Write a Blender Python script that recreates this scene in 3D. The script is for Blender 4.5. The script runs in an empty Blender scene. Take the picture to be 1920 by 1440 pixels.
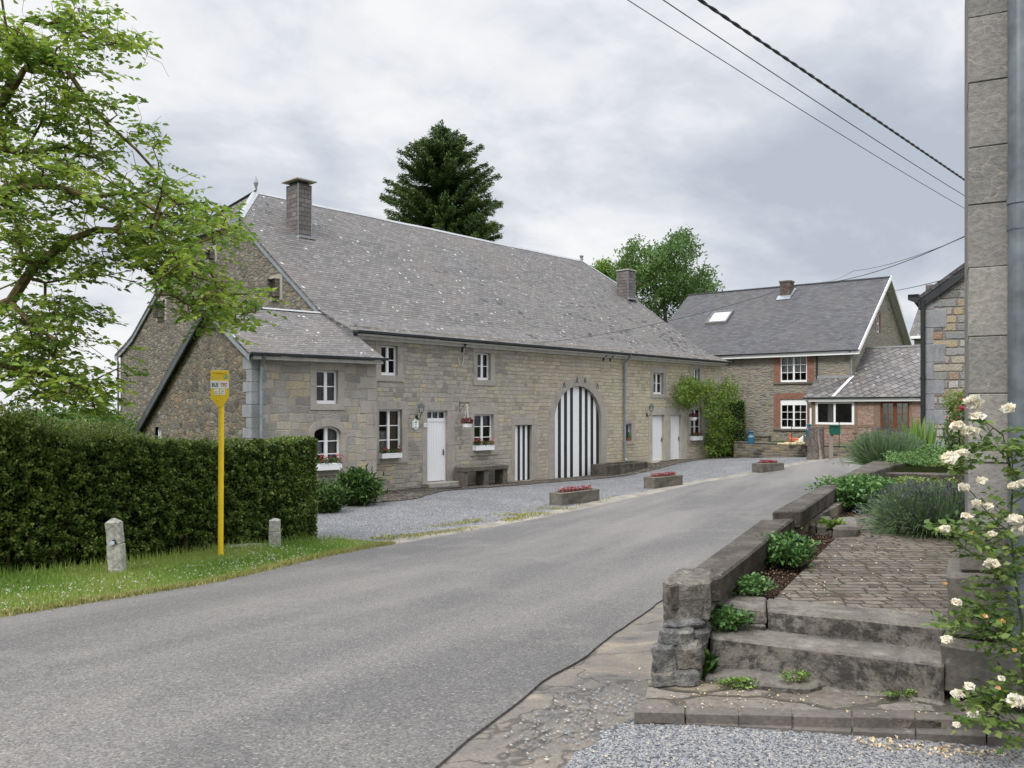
import bpy, bmesh, math, random
import numpy as np
from mathutils import Vector, Matrix, noise as mnoise
R = math.radians
rng = np.random.default_rng(7); random.seed(7)
SC = bpy.context.scene; COL = SC.collection
F, CX, HY = 1582.0, 960.0, 767.0          # focal length and horizon of the photograph, eye at z = 0 while building
LIFT = 1.6                                # everything is lifted at the end so the road near the camera is about z = 0
ZB = {}
def P(u, v, Y): return Vector(((u-CX)/F*Y, Y, (HY-v)/F*Y))
def PZ(u, v, z):
    Y = -z*F/(v-HY); return ((u-CX)/F*Y, Y)
class Fr:
    """ground frame of a building: origin, direction along the facade, direction into the depth"""
    def __init__(s, ox, oy, ax, ay):
        l = math.hypot(ax, ay); s.o = (ox, oy); s.a = (ax/l, ay/l); s.b = (-ay/l, ax/l); s.ang = math.atan2(ay, ax)
    def w(s, x, y): return (s.o[0]+s.a[0]*x+s.b[0]*y, s.o[1]+s.a[1]*x+s.b[1]*y)
    def x(s, u, q=0.0):
        t = (u-CX)/F; ox, oy = s.w(0, q); return (t*oy-ox)/(s.a[0]-t*s.a[1])
    def z(s, u, v, q=0.0):
        return (HY-v)/F*s.w(s.x(u, q), q)[1]
    def y(s, u, x0):                         # on the plane x = x0
        t = (u-CX)/F; ox, oy = s.w(x0, 0); return (t*oy-ox)/(s.b[0]-t*s.b[1])
    def yz(s, u, v, x0):
        return (HY-v)/F*s.w(x0, s.y(u, x0))[1]
def tag(o, label=None, cat=None, group=None, kind=None):
    if label: o['label'] = label
    if cat: o['category'] = cat
    if group: o['group'] = group
    if kind: o['kind'] = kind
    return o
def thing(name, loc, rz, label, cat, group=None):
    o = bpy.data.objects.new(name, None); COL.objects.link(o); o.empty_display_size = .2
    o.location = loc; o.rotation_euler = (0, 0, rz); ZB[o.name] = loc[2]
    return tag(o, label, cat, group)
def autouv(me):
    n = len(me.loops)
    if not n: return
    uvl = me.uv_layers.new(name='UVMap')
    co = np.empty(len(me.vertices)*3); me.vertices.foreach_get('co', co); co = co.reshape(-1, 3)
    li = np.empty(n, int); me.loops.foreach_get('vertex_index', li)
    nf = len(me.polygons); fn = np.empty(nf*3); me.polygons.foreach_get('normal', fn); fn = fn.reshape(-1, 3)
    lt = np.empty(nf, int); me.polygons.foreach_get('loop_total', lt)
    N = np.repeat(fn, lt, axis=0); p = co[li]
    T = np.stack([-N[:, 1], N[:, 0], np.zeros(n)], 1); L = np.linalg.norm(T, axis=1)
    flat = L < .3; T[flat] = (1, 0, 0); L[flat] = 1; T /= L[:, None]
    B = np.cross(N, T); B[flat] = (0, 1, 0)
    uv = np.stack([(p*T).sum(1), (p*B).sum(1)], 1)
    uvl.data.foreach_set('uv', uv.astype(np.float32).ravel())
class MB:
    def __init__(s): s.v = []; s.f = []; s.m = []
    def poly(s, pts, m=0):
        i = len(s.v); s.v += [tuple(p) for p in pts]; s.f.append(tuple(range(i, i+len(pts)))); s.m.append(m); return s
    def grid(s, rows, m=0):
        i = len(s.v); nr = len(rows); nc = len(rows[0])
        for r in rows: s.v += [tuple(p) for p in r]
        for a in range(nr-1):
            for b in range(nc-1):
                s.f.append((i+a*nc+b, i+a*nc+b+1, i+(a+1)*nc+b+1, i+(a+1)*nc+b)); s.m.append(m)
        return s
    def box(s, x0, x1, y0, y1, z0, z1, m=0):
        x0, x1 = min(x0, x1), max(x0, x1); y0, y1 = min(y0, y1), max(y0, y1); z0, z1 = min(z0, z1), max(z0, z1)
        return s.prism([(x0, y0), (x1, y0), (x1, y1), (x0, y1)], z0, z1, m)
    def prism(s, pts, z0, z1, m=0):
        """pts anticlockwise in plan; z1 a number or one height per point"""
        n = len(pts); i = len(s.v); zt = z1 if hasattr(z1, '__len__') else [z1]*n
        s.v += [(p[0], p[1], z0) for p in pts]+[(p[0], p[1], zt[k]) for k, p in enumerate(pts)]
        s.f.append(tuple(i+k for k in reversed(range(n)))); s.f.append(tuple(i+n+k for k in range(n))); s.m += [m, m]
        for k in range(n):
            j = (k+1) % n; s.f.append((i+k, i+j, i+n+j, i+n+k)); s.m.append(m)
        return s
    def xz(s, pts, y0, y1, m=0):
        """polygon in x,z (anticlockwise seen from -y) extruded from y0 (front) to y1"""
        n = len(pts); i = len(s.v)
        s.v += [(p[0], y0, p[1]) for p in pts]+[(p[0], y1, p[1]) for p in pts]
        s.f.append(tuple(i+k for k in range(n))); s.f.append(tuple(i+n+k for k in reversed(range(n)))); s.m += [m, m]
        for k in range(n):
            j = (k+1) % n; s.f.append((i+k, i+n+k, i+n+j, i+j)); s.m.append(m)
        return s
    def slab(s, polys, t, m=0):
        """roof surfaces thickened straight down by t"""
        ed = {}
        key = lambda p: (round(p[0], 3), round(p[1], 3), round(p[2], 3))
        for pl in polys:
            s.poly(pl, m); s.poly([(p[0], p[1], p[2]-t) for p in reversed(pl)], m)
            for k in range(len(pl)):
                a, b = key(pl[k]), key(pl[(k+1) % len(pl)])
                if (b, a) in ed: ed.pop((b, a))
                else: ed[(a, b)] = 1
        for a, b in ed: s.poly([a, (a[0], a[1], a[2]-t), (b[0], b[1], b[2]-t), b], m)
        return s
    def tube(s, pts, rad, n=8, m=0, cap=True):
        pts = [Vector(p) for p in pts]; k = len(pts)
        rad = rad if hasattr(rad, '__len__') else [rad]*k
        i = len(s.v); up = Vector((0, 0, 1)); last = None
        for a in range(k):
            d = (pts[min(a+1, k-1)]-pts[max(a-1, 0)]).normalized()
            x = d.cross(up if abs(d.z) < .95 else Vector((1, 0, 0))) if last is None else last-d*last.dot(d)
            x.normalize(); last = x; y = d.cross(x)
            for b in range(n):
                w = 2*math.pi*b/n; s.v.append(tuple(pts[a]+(x*math.cos(w)+y*math.sin(w))*rad[a]))
        for a in range(k-1):
            for b in range(n):
                c = (b+1) % n; s.f.append((i+a*n+b, i+a*n+c, i+(a+1)*n+c, i+(a+1)*n+b)); s.m.append(m)
        if cap:
            s.f.append(tuple(i+b for b in reversed(range(n)))); s.f.append(tuple(i+(k-1)*n+b for b in range(n))); s.m += [m, m]
        return s
    def lathe(s, prof, c=(0, 0), n=16, m=0, sx=1, sy=1, a0=0):
        i = len(s.v)
        for r, z in prof:
            for b in range(n):
                w = 2*math.pi*b/n+a0; s.v.append((c[0]+r*sx*math.cos(w), c[1]+r*sy*math.sin(w), z))
        for a in range(len(prof)-1):
            for b in range(n):
                d = (b+1) % n; s.f.append((i+a*n+b, i+a*n+d, i+(a+1)*n+d, i+(a+1)*n+b)); s.m.append(m)
        s.f.append(tuple(i+b for b in reversed(range(n)))); s.f.append(tuple(i+(len(prof)-1)*n+b for b in range(n))); s.m += [m, m]
        return s
    def build(s, name, mats, parent=None, bevel=0, smooth=False, rough=0, sub=0, loc=None, lift=None):
        if not isinstance(mats, (list, tuple)): mats = [mats]
        zo = 0
        if parent is not None: zo = ZB[parent.name]
        elif loc is not None: zo = loc[2]
        me = bpy.data.meshes.new(name)
        me.from_pydata([(x, y, z-zo) for x, y, z in s.v], [], s.f)
        for mt in mats: me.materials.append(mt)
        me.polygons.foreach_set('material_index', s.m)
        if bevel or rough or sub:
            bm = bmesh.new(); bm.from_mesh(me); bmesh.ops.remove_doubles(bm, verts=bm.verts, dist=1e-4)
            if bevel: bmesh.ops.bevel(bm, geom=list(bm.edges), offset=bevel, segments=1, affect='EDGES', clamp_overlap=True)
            if sub: bmesh.ops.subdivide_edges(bm, edges=list(bm.edges), cuts=sub, use_grid_fill=True)
            if rough:
                for v in bm.verts:
                    d = mnoise.noise_vector(v.co*2.3/max(rough, .02)*.06)+.5*mnoise.noise_vector(v.co*6/max(rough, .02)*.06); v.co += d*rough
            bm.to_mesh(me); bm.free()
        autouv(me)
        if smooth: me.polygons.foreach_set('use_smooth', [True]*len(me.polygons))
        o = bpy.data.objects.new(name, me); COL.objects.link(o)
        if parent is not None: o.parent = parent
        ZB[o.name] = zo
        if loc is not None: o.location = loc
        return o
# ------------------------------------------------------------ materials
class G:
    def __init__(s, name, world=False):
        if world: s.mat = bpy.data.worlds.new('World')
        else: s.mat = bpy.data.materials.new(name)
        s.mat.use_nodes = True; s.nt = s.mat.node_tree; s.nt.nodes.clear()
    def n(s, t, ins=None, **kw):
        nd = s.nt.nodes.new(t)
        for k, v in kw.items(): setattr(nd, k, v)
        for k, v in (ins or {}).items(): s.set(nd.inputs[k], v)
        return nd
    def set(s, sock, v):
        if isinstance(v, bpy.types.NodeSocket): s.nt.links.new(v, sock)
        elif v is not None:
            if isinstance(v, (tuple, list)) and len(v) == 3 and sock.type == 'RGBA': v = (*v, 1)
            sock.default_value = v
    def m(s, op, a, b=None, c=None, clamp=False):
        nd = s.n('ShaderNodeMath', operation=op, use_clamp=clamp); s.set(nd.inputs[0], a)
        if b is not None: s.set(nd.inputs[1], b)
        if c is not None: s.set(nd.inputs[2], c)
        return nd.outputs[0]
    def v(s, op, a, b=None, sc=None):
        nd = s.n('ShaderNodeVectorMath', operation=op); s.set(nd.inputs[0], a)
        if b is not None: s.set(nd.inputs[1], b)
        if sc is not None: s.set(nd.inputs[3], sc)
        return nd.outputs[1] if op in ('LENGTH', 'DOT_PRODUCT', 'DISTANCE') else nd.outputs[0]
    def mix(s, f, a, b, mode='MIX'):
        nd = s.n('ShaderNodeMix', data_type='RGBA', blend_type=mode)
        s.set(nd.inputs[0], f); s.set(nd.inputs[6], a); s.set(nd.inputs[7], b); return nd.outputs[2]
    def ramp(s, f, stops, interp='LINEAR'):
        nd = s.n('ShaderNodeValToRGB'); s.set(nd.inputs[0], f); cr = nd.color_ramp; cr.interpolation = interp
        while len(cr.elements) < len(stops): cr.elements.new(.5)
        for e, (p, c) in zip(cr.elements, stops):
            e.position = p; e.color = (*c, 1) if hasattr(c, '__len__') else (c, c, c, 1)
        return nd.outputs[0]
    def rng(s, f, a, b, c=0, d=1):
        nd = s.n('ShaderNodeMapRange'); s.set(nd.inputs[0], f)
        for i, x in enumerate((a, b, c, d)): s.set(nd.inputs[i+1], x)
        return nd.outputs[0]
    def noise(s, vec, scale, det=3, rough=.55, col=False, dist=0):
        nd = s.n('ShaderNodeTexNoise', {'Vector': vec, 'Scale': scale, 'Detail': det, 'Roughness': rough, 'Distortion': dist})
        return nd.outputs[1] if col else nd.outputs[0]
    def vor(s, vec, scale, feature='F1', rnd=1):
        return s.n('ShaderNodeTexVoronoi', {'Vector': vec, 'Scale': scale, 'Randomness': rnd}, feature=feature)
    def uv(s): return s.n('ShaderNodeTexCoord').outputs['UV']
    def obj(s): return s.n('ShaderNodeTexCoord').outputs['Object']
    def xyz(s, v): return s.n('ShaderNodeSeparateXYZ', {0: v}).outputs
    def comb(s, x, y, z=0): return s.n('ShaderNodeCombineXYZ', {0: x, 1: y, 2: z}).outputs[0]
    def wn(s, vec):
        return s.n('ShaderNodeTexWhiteNoise', {'Vector': vec}, noise_dimensions='3D').outputs[0]
    def bump(s, h, dist=.01, strength=1, nrm=None):
        return s.n('ShaderNodeBump', {'Height': h, 'Distance': dist, 'Strength': strength, 'Normal': nrm}).outputs[0]
    def out(s, col, rough=.85, nrm=None, spec=.3, metal=0, trans=0, **kw):
        p = s.n('ShaderNodeBsdfPrincipled', {'Base Color': col, 'Roughness': rough, 'Metallic': metal, 'Normal': nrm, 'Specular IOR Level': spec})
        sh = p.outputs[0]
        if trans:
            t = s.n('ShaderNodeBsdfTranslucent', {'Color': col}); sh = s.n('ShaderNodeMixShader', {0: trans, 1: sh, 2: t.outputs[0]}).outputs[0]
        s.n('ShaderNodeOutputMaterial', {0: sh}); return s.mat
def cells(g, vec, w, h, warp=.1, ws=2.5, stagger=True):
    """courses of blocks of uneven width: edge distance (m) and two random numbers per block"""
    nv = g.noise(vec, ws, 2, col=True); wv = g.v('ADD', vec, g.v('SCALE', g.v('SUBTRACT', nv, (.5, .5, .5)), sc=warp))
    x, y, _ = g.xyz(wv)[:3]
    yr = g.m('DIVIDE', y, h); row = g.m('FLOOR', yr); fy = g.m('SUBTRACT', yr, row)
    if stagger == 'half':
        xr = g.m('ADD', g.m('DIVIDE', x, w), g.m('MULTIPLY', row, .5))
    else:
        r1 = g.wn(g.comb(row, 3.3, 1)); r2 = g.wn(g.comb(row, 7.7, 2))
        xr = g.m('ADD', g.m('MULTIPLY', g.m('DIVIDE', x, w), g.m('MULTIPLY_ADD', r1, .6, .7)), g.m('MULTIPLY', r2, 37))
        xr = g.m('ADD', xr, g.m('MULTIPLY', g.m('SINE', g.m('MULTIPLY', xr, 2.1)), .22))
    c = g.m('FLOOR', xr); fx = g.m('SUBTRACT', xr, c)
    dx = g.m('MULTIPLY', g.m('MINIMUM', fx, g.m('SUBTRACT', 1, fx)), w); dy = g.m('MULTIPLY', g.m('MINIMUM', fy, g.m('SUBTRACT', 1, fy)), h)
    d = g.m('SMOOTH_MIN', dx, dy, .02)
    cv = g.comb(c, row, 5)
    return d, g.wn(cv), g.wn(g.comb(row, c, 9)), fy, fx
def masonry(name, w, h, stops, mortar, mw=.012, warp=.1, ws=2.5, big=None, dirt=.35, bd=.03, rubble=False, zones=None):
    g = G(name); uv = g.uv()
    if rubble:
        nv = g.noise(uv, 3, 3, col=True); wv = g.v('ADD', uv, g.v('SCALE', g.v('SUBTRACT', nv, (.5, .5, .5)), sc=warp))
        sv = g.v('MULTIPLY', wv, (1/w, 1/h, 1))
        a = g.vor(sv, 1, 'F1', .85); d = g.m('MULTIPLY', g.vor(sv, 1, 'DISTANCE_TO_EDGE', .85).outputs['Distance'], h)
        cx = g.xyz(a.outputs['Color']); r1, r2 = cx[0], cx[1]
    else: d, r1, r2, _, _ = cells(g, uv, w, h, warp, ws)
    fine = g.noise(uv, 22, 4, .65); mid = g.noise(uv, 5, 3)
    mask = g.rng(g.m('ADD', d, g.m('MULTIPLY', g.m('SUBTRACT', fine, .5), mw*1.6)), mw*.45, mw*1.3)
    col = g.ramp(r1, stops)
    if zones:        # slow change of stone colour along the wall
        zx = g.m('ADD', g.m('MULTIPLY', g.xyz(uv)[0], zones[0]), g.m('MULTIPLY', g.noise(uv, .35, 2), zones[1]))
        col = g.mix(g.rng(zx, zones[2], zones[3]), col, g.ramp(r2, zones[4]))
    col = g.mix(g.m('MULTIPLY', g.m('SUBTRACT', mid, .3), .9, clamp=True), col, g.mix(r2, big or (.2, .19, .17), (.36, .34, .31)))
    col = g.mix(1, col, g.ramp(fine, [(.25, .62), (.75, 1.25)]), 'MULTIPLY')
    st = g.rng(g.noise(g.v('MULTIPLY', uv, (1, .45, 1)), .7, 4, .7), .5, .72, 0, dirt)
    col = g.mix(st, col, (.09, .085, .075))
    col = g.mix(mask, g.mix(g.m('MULTIPLY', mid, .8), mortar, [c*.5 for c in mortar]), col)
    hgt = g.m('ADD', g.m('MULTIPLY', mask, 1), g.m('MULTIPLY', g.m('ADD', fine, g.m('MULTIPLY', g.m('SUBTRACT', r2, .5), .7)), .5))
    return g.out(col, .92, g.bump(hgt, bd, .8), .15)
def slate(name, w, h, base, lift=.3, lichen=.5, diamond=False, dark=.5, patch=None):
    g = G(name); uv = g.uv(); vec = uv
    if diamond:
        x, y, _ = g.xyz(uv)[:3]
        vec = g.comb(g.m('MULTIPLY', g.m('ADD', x, g.m('MULTIPLY', y, 1.1)), .7071), g.m('MULTIPLY', g.m('SUBTRACT', g.m('MULTIPLY', y, 1.1), x), .7071))
    d, r1, r2, fy, fx = cells(g, vec, w, h, .012 if not diamond else .03, 4, 'half')
    big = g.noise(uv, .35, 3); zone = g.noise(uv, .8, 3); fine = g.noise(uv, 30, 3)
    if patch: zone = g.m('ADD', zone, g.m('MULTIPLY', g.m('MULTIPLY', g.rng(g.xyz(uv)[0], *patch[:2]), g.rng(g.xyz(uv)[1], *patch[2:4]), clamp=True), .17))
    col = g.mix(r1, [c*.72 for c in base], [c*1.28 for c in base])
    col = g.mix(g.rng(g.xyz(g.wn(g.comb(r1, r2, 1)))[0], .93, 1.0, 0, .7), col, [c*1.7 for c in base])
    col = g.mix(g.rng(big, .4, .7, 0, .45), col, (base[0]*1.35, base[1]*1.2, base[2]*1.02))
    z = g.rng(g.m('MULTIPLY', g.m('ADD', zone, g.m('MULTIPLY', r2, .5)), 1), .62, .95, 0, lift)
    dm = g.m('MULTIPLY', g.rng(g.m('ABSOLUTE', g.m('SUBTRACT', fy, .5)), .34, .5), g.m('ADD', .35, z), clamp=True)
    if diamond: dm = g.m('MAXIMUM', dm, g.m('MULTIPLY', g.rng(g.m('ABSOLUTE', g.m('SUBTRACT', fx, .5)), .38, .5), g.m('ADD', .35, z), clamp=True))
    em = g.rng(d, .006 if diamond else .004, .022 if diamond else .012, 1, 0)
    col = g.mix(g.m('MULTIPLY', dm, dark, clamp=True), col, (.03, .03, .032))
    col = g.mix(g.m('MULTIPLY', em, .6), col, (.03, .03, .032))
    hole = g.m('MULTIPLY', g.rng(r2, .86, .9), g.rng(zone, .56, .66), clamp=True)
    col = g.mix(g.m('MULTIPLY', hole, lift, clamp=True), col, (.025, .025, .028))
    vl = g.vor(g.v('ADD', uv, g.v('SCALE', g.noise(uv, 9, 2, col=True), sc=.15)), 2.6)
    lm = g.m('MULTIPLY', g.rng(vl.outputs['Distance'], .1, .16, 1, 0), g.rng(g.xyz(vl.outputs['Color'])[0], .45, .6), clamp=True)
    v2 = g.vor(uv, 9.5); l2 = g.m('MULTIPLY', g.rng(v2.outputs['Distance'], .13, .2, 1, 0), g.rng(g.m('ADD', g.xyz(v2.outputs['Color'])[0], g.m('MULTIPLY', zone, .5)), .95, 1.05), clamp=True)
    lm = g.m('MULTIPLY', g.m('MAXIMUM', lm, l2), lichen, clamp=True)
    col = g.mix(lm, col, (.5, .5, .47))
    col = g.mix(1, col, g.ramp(fine, [(.3, .75), (.7, 1.2)]), 'MULTIPLY')
    h_ = g.m('ADD', g.m('MULTIPLY', fy, -.7), g.m('ADD', g.m('MULTIPLY', r1, .5), g.m('MULTIPLY', em, -.6)))
    return g.out(col, .7, g.bump(h_, .02, .7), .3)
def plain(name, c, rough=.6, spec=.3, metal=0, var=.15, scale=8, bump=0, c2=None):
    g = G(name); o = g.obj(); nz = g.noise(o, scale, 4, .6)
    col = g.mix(g.rng(nz, .3, .7), [x*(1-var) for x in c], c2 or [min(1, x*(1+var)) for x in c])
    return g.out(col, rough, g.bump(nz, .01, bump) if bump else None, spec, metal)
def leafm(name, cols, trans=.3, rough=.5):
    g = G(name); a = g.n('ShaderNodeAttribute', attribute_name='rnd').outputs['Fac']
    k = len(cols)-1
    return g.out(g.ramp(a, [(i/k, c) for i, c in enumerate(cols)]), rough, None, .35, trans=trans)
def dressed(name, c, joint=0, var=.25):
    """cut stone: weathered, stained, faintly pitted"""
    g = G(name); uv = g.uv(); o = g.obj()
    a = g.noise(o, 3, 5, .65); b = g.noise(o, 40, 3, .6); s_ = g.noise(g.v('MULTIPLY', o, (2, 2, .5)), 1.6, 4)
    col = g.mix(g.rng(a, .3, .7), [x*(1-var) for x in c], [x*(1+var) for x in c])
    col = g.mix(g.rng(s_, .55, .75, 0, .5), col, (.1, .095, .085))
    col = g.mix(1, col, g.ramp(b, [(.3, .78), (.7, 1.18)]), 'MULTIPLY')
    v = g.vor(g.v('ADD', o, g.v('SCALE', g.noise(o, 20, 2, col=True), sc=.05)), 14); col = g.mix(g.m('MULTIPLY', g.rng(v.outputs['Distance'], .1, .3, .4, 0), g.rng(g.xyz(v.outputs['Color'])[0], .75, .85), clamp=True), col, (.42, .41, .37))
    return g.out(col, .9, g.bump(g.m('ADD', a, g.m('MULTIPLY', b, .5)), .012, .6), .2)
K = {}
greys = [(0, (.24, .22, .20)), (.2, (.33, .305, .26)), (.45, (.40, .37, .325)), (.6, (.36, .34, .315)), (.8, (.45, .41, .335)), (.95, (.49, .41, .27)), (1, (.40, .38, .36))]
yel = [(0, (.42, .36, .25)), (.25, (.52, .46, .335)), (.55, (.60, .53, .39)), (.8, (.56, .47, .29)), (1, (.52, .475, .40))]
K['facade'] = masonry('facade_stone', .27, .15, greys, (.46, .41, .31), .010, .15, 2.4, big=(.30, .285, .25), dirt=.28, zones=(.06, .45, .30, .95, yel))
K['annex'] = masonry('annex_stone', .38, .23, [(0, (.22, .205, .19)), (.3, (.35, .325, .285)), (.5, (.42, .385, .32)), (.72, (.32, .31, .295)), (.88, (.47, .385, .24)), (1, (.43, .405, .37))], (.52, .47, .38), .011, .20, 2.0, big=(.27, .26, .24), dirt=.32)
K['gable'] = masonry('gable_rubble', .33, .12, [(0, (.08, .075, .065)), (.3, (.17, .15, .12)), (.6, (.25, .215, .165)), (.85, (.19, .18, .165)), (1, (.31, .245, .15))], (.19, .172, .14), .012, .2, big=(.15, .14, .12), dirt=.55, bd=.035, rubble=True)
K['gable2'] = masonry('annex_rubble', .34, .15, [(0, (.06, .055, .045)), (.3, (.14, .12, .095)), (.55, (.22, .175, .12)), (.75, (.12, .11, .10)), (.9, (.29, .2, .11)), (1, (.24, .22, .2))], (.20, .18, .14), .013, .2, big=(.10, .09, .075), dirt=.5, bd=.04, rubble=True)
K['house2'] = masonry('back_house_stone', .42, .13, [(0, (.13, .12, .11)), (.3, (.22, .21, .185)), (.6, (.28, .26, .22)), (.8, (.20, .20, .195)), (.93, (.38, .3, .18)), (1, (.3, .28, .25))], (.32, .29, .23), .018, .14, dirt=.3, rubble=True)
K['house3'] = masonry('side_house_stone', .36, .19, [(0, (.14, .14, .14)), (.25, (.30, .29, .27)), (.45, (.22, .225, .235)), (.6, (.42, .31, .15)), (.72, (.36, .35, .33)), (.85, (.30, .17, .09)), (1, (.46, .44, .4))], (.28, .26, .23), .022, .05, 2, dirt=.15, bd=.05)
K['retain'] = masonry('retaining_stone', .35, .14, [(0, (.06, .055, .05)), (.35, (.15, .13, .1)), (.6, (.24, .19, .12)), (.8, (.16, .155, .15)), (1, (.32, .24, .13))], (.3, .27, .2), .016, .1, dirt=.5)
K['brick'] = masonry('brick_panel', .22, .072, [(0, (.22, .11, .075)), (.4, (.32, .17, .12)), (.7, (.40, .25, .19)), (1, (.20, .12, .10))], (.42, .38, .33), .008, .012, big=(.3, .2, .15), dirt=.15, bd=.01)
K['redbrick'] = masonry('red_brick', .12, .065, [(0, (.19, .065, .04)), (.5, (.27, .095, .055)), (1, (.22, .10, .07))], (.3, .24, .19), .006, .006, big=(.3, .1, .06), dirt=.15, bd=.008)
K['slate'] = slate('old_slate', .26, .16, (.108, .100, .096), 1.0, .9, dark=1, patch=(3, 15, 10, 5))
K['slate2'] = slate('grey_slate', .28, .17, (.066, .065, .069), .2, .05, dark=.9)
K['slated'] = slate('diamond_slate', .36, .36, (.125, .116, .112), 1.0, .8, True, dark=1)
K['slatewall'] = slate('chimney_slate', .30, .17, (.125, .112, .108), .1, .1, dark=.8)
K['cut'] = dressed('cut_limestone', (.345, .315, .275), var=.12)
K['cut2'] = dressed('pale_cut_stone', (.42, .39, .33), var=.12)
K['blue'] = dressed('bluestone', (.245, .25, .262), var=.15)
K['dark_stone'] = dressed('weathered_stone', (.13, .118, .10), var=.35)
def _step():
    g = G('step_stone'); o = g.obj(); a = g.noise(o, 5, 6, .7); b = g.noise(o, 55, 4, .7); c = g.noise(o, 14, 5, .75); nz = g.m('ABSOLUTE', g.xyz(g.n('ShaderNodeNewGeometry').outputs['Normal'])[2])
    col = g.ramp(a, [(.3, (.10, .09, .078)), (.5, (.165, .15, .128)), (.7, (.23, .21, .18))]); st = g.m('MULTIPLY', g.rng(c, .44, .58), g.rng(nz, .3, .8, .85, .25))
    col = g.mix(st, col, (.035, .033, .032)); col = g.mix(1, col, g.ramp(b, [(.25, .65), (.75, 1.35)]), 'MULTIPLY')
    l = g.vor(g.v('ADD', o, g.v('SCALE', g.noise(o, 9, 2, col=True), sc=.1)), 6); col = g.mix(g.m('MULTIPLY', g.rng(l.outputs['Distance'], .1, .35, .5, 0), g.rng(g.xyz(l.outputs['Color'])[0], .7, .8), clamp=True), col, (.3, .285, .25))
    return g.out(col, .92, g.bump(g.m('ADD', a, g.m('MULTIPLY', b, .6)), .012, .8), .15)
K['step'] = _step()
K['concrete'] = plain('old_concrete', (.36, .35, .31), .95, .1, var=.45, scale=18, bump=.8)
K['white'] = plain('white_paint', (.80, .80, .80), .45, .4, var=.03)
K['offwhite'] = plain('weathered_white', (.55, .54, .51), .6, .3, var=.18, scale=5)
K['black'] = plain('black_paint', (.018, .022, .02), .5, .4)
K['zinc'] = plain('zinc', (.26, .29, .31), .45, .5, .5, var=.2, scale=6)
K['darkzinc'] = plain('dark_zinc', (.07, .078, .085), .5, .5, .3, var=.3, scale=4)
K['lead'] = plain('pale_lead', (.27, .275, .28), .5, .4, .2, var=.15)
K['iron'] = plain('wrought_iron', (.02, .022, .022), .6, .4)
K['yellow'] = plain('yellow_enamel', (.82, .56, .03), .45, .4, var=.06)
K['timber'] = plain('weathered_timber', (.20, .14, .10), .85, .2, var=.3, scale=12)
K['wood'] = plain('grey_wood', (.24, .20, .175), .85, .2, var=.3, scale=15)
K['redwood'] = plain('stained_wood', (.14, .045, .02), .6, .3, var=.2)
K['green'] = plain('green_enamel', (.008, .085, .06), .4, .4)
K['teal'] = plain('blue_enamel', (.02, .10, .16), .4, .4)
K['terra'] = plain('terracotta', (.42, .13, .05), .8, .2, var=.2)
K['bark'] = plain('bark', (.05, .042, .034), .95, .1, var=.5, scale=12, bump=1, c2=(.17, .135, .055))
K['barkg'] = plain('grey_bark', (.11, .09, .075), .95, .1, var=.5, scale=14, bump=1, c2=(.2, .17, .15))
K['curtain'] = plain('curtain_cloth', (.5, .5, .48), .9, .1, var=.1)
K['tan'] = plain('tan_curtain', (.38, .29, .18), .9, .1, var=.1)
K['paper'] = plain('paper', (.7, .74, .78), .8, .2)
K['plaster'] = plain('pink_plaster', (.33, .27, .22), .9, .1, var=.2, scale=10)
def glassm():
    g = G('window_glass'); fr = g.n('ShaderNodeFresnel', {'IOR': 1.5}).outputs[0]
    gl = g.n('ShaderNodeBsdfGlossy', {'Color': (.9, .92, .95, 1), 'Roughness': .03}).outputs[0]
    tr = g.n('ShaderNodeBsdfTransparent', {'Color': (.72, .74, .74, 1)}).outputs[0]
    g.n('ShaderNodeOutputMaterial', {0: g.n('ShaderNodeMixShader', {0: g.m('ADD', g.m('MULTIPLY', fr, .8), .015), 1: tr, 2: gl}).outputs[0]}); return g.mat
K['glass'] = glassm()
g = G('skylight_glass'); K['skyglass'] = g.out((.30, .33, .37), .15, None, .5, .3)
g = G('soil'); o = g.obj(); n1 = g.noise(o, 30, 5, .7); K['soil'] = g.out(g.ramp(n1, [(.3, (.02, .012, .009)), (.6, (.06, .035, .025)), (.8, (.13, .085, .06))]), .95, g.bump(n1, .05, 1), .1)
def asphalt():
    g = G('asphalt'); o = g.obj()
    big = g.noise(g.v('MULTIPLY', g.n('ShaderNodeVectorRotate', {0: o, 'Angle': R(-66)}, rotation_type='Z_AXIS').outputs[0], (.12, .8, 1)), 1, 3)
    v = g.vor(o, 95); sp = g.xyz(v.outputs['Color'])[0]; fine = g.noise(o, 160, 2)
    col = g.mix(g.rng(big, .38, .62), (.118, .112, .107), (.172, .161, .150)); lane = g.noise(g.v('MULTIPLY', g.n('ShaderNodeVectorRotate', {0: o, 'Angle': R(-64)}, rotation_type='Z_AXIS').outputs[0], (.05, 1.6, 1)), 1, 2); col = g.mix(g.rng(lane, .5, .68, 0, .28), col, (.105, .10, .098))
    pv = g.noise(o, .9, 6, .7); col = g.mix(g.rng(pv, .52, .68, 0, .5), col, (.195, .182, .162)); p2 = g.noise(o, 3.5, 4, .7, dist=1); col = g.mix(g.rng(p2, .62, .72, 0, .4), col, (.095, .09, .085))
    col = g.mix(1, col, g.ramp(sp, [(0, .55), (.5, .96), (.9, 1.18), (1, 1.5)]), 'MULTIPLY')
    w = g.vor(o, 75); col = g.mix(g.rng(g.xyz(w.outputs['Color'])[1], .95, .99, 0, .6), col, (.31, .295, .27))
    cr = g.vor(g.v('ADD', o, g.v('SCALE', g.noise(o, 2, 3, col=True), sc=.6)), .23, 'DISTANCE_TO_EDGE')
    col = g.mix(g.rng(cr.outputs['Distance'], .0, .0035, .0, 0), col, (.04, .04, .04))
    return g.out(col, .85, g.bump(g.m('ADD', sp, fine), .006, .8), .3)
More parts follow.
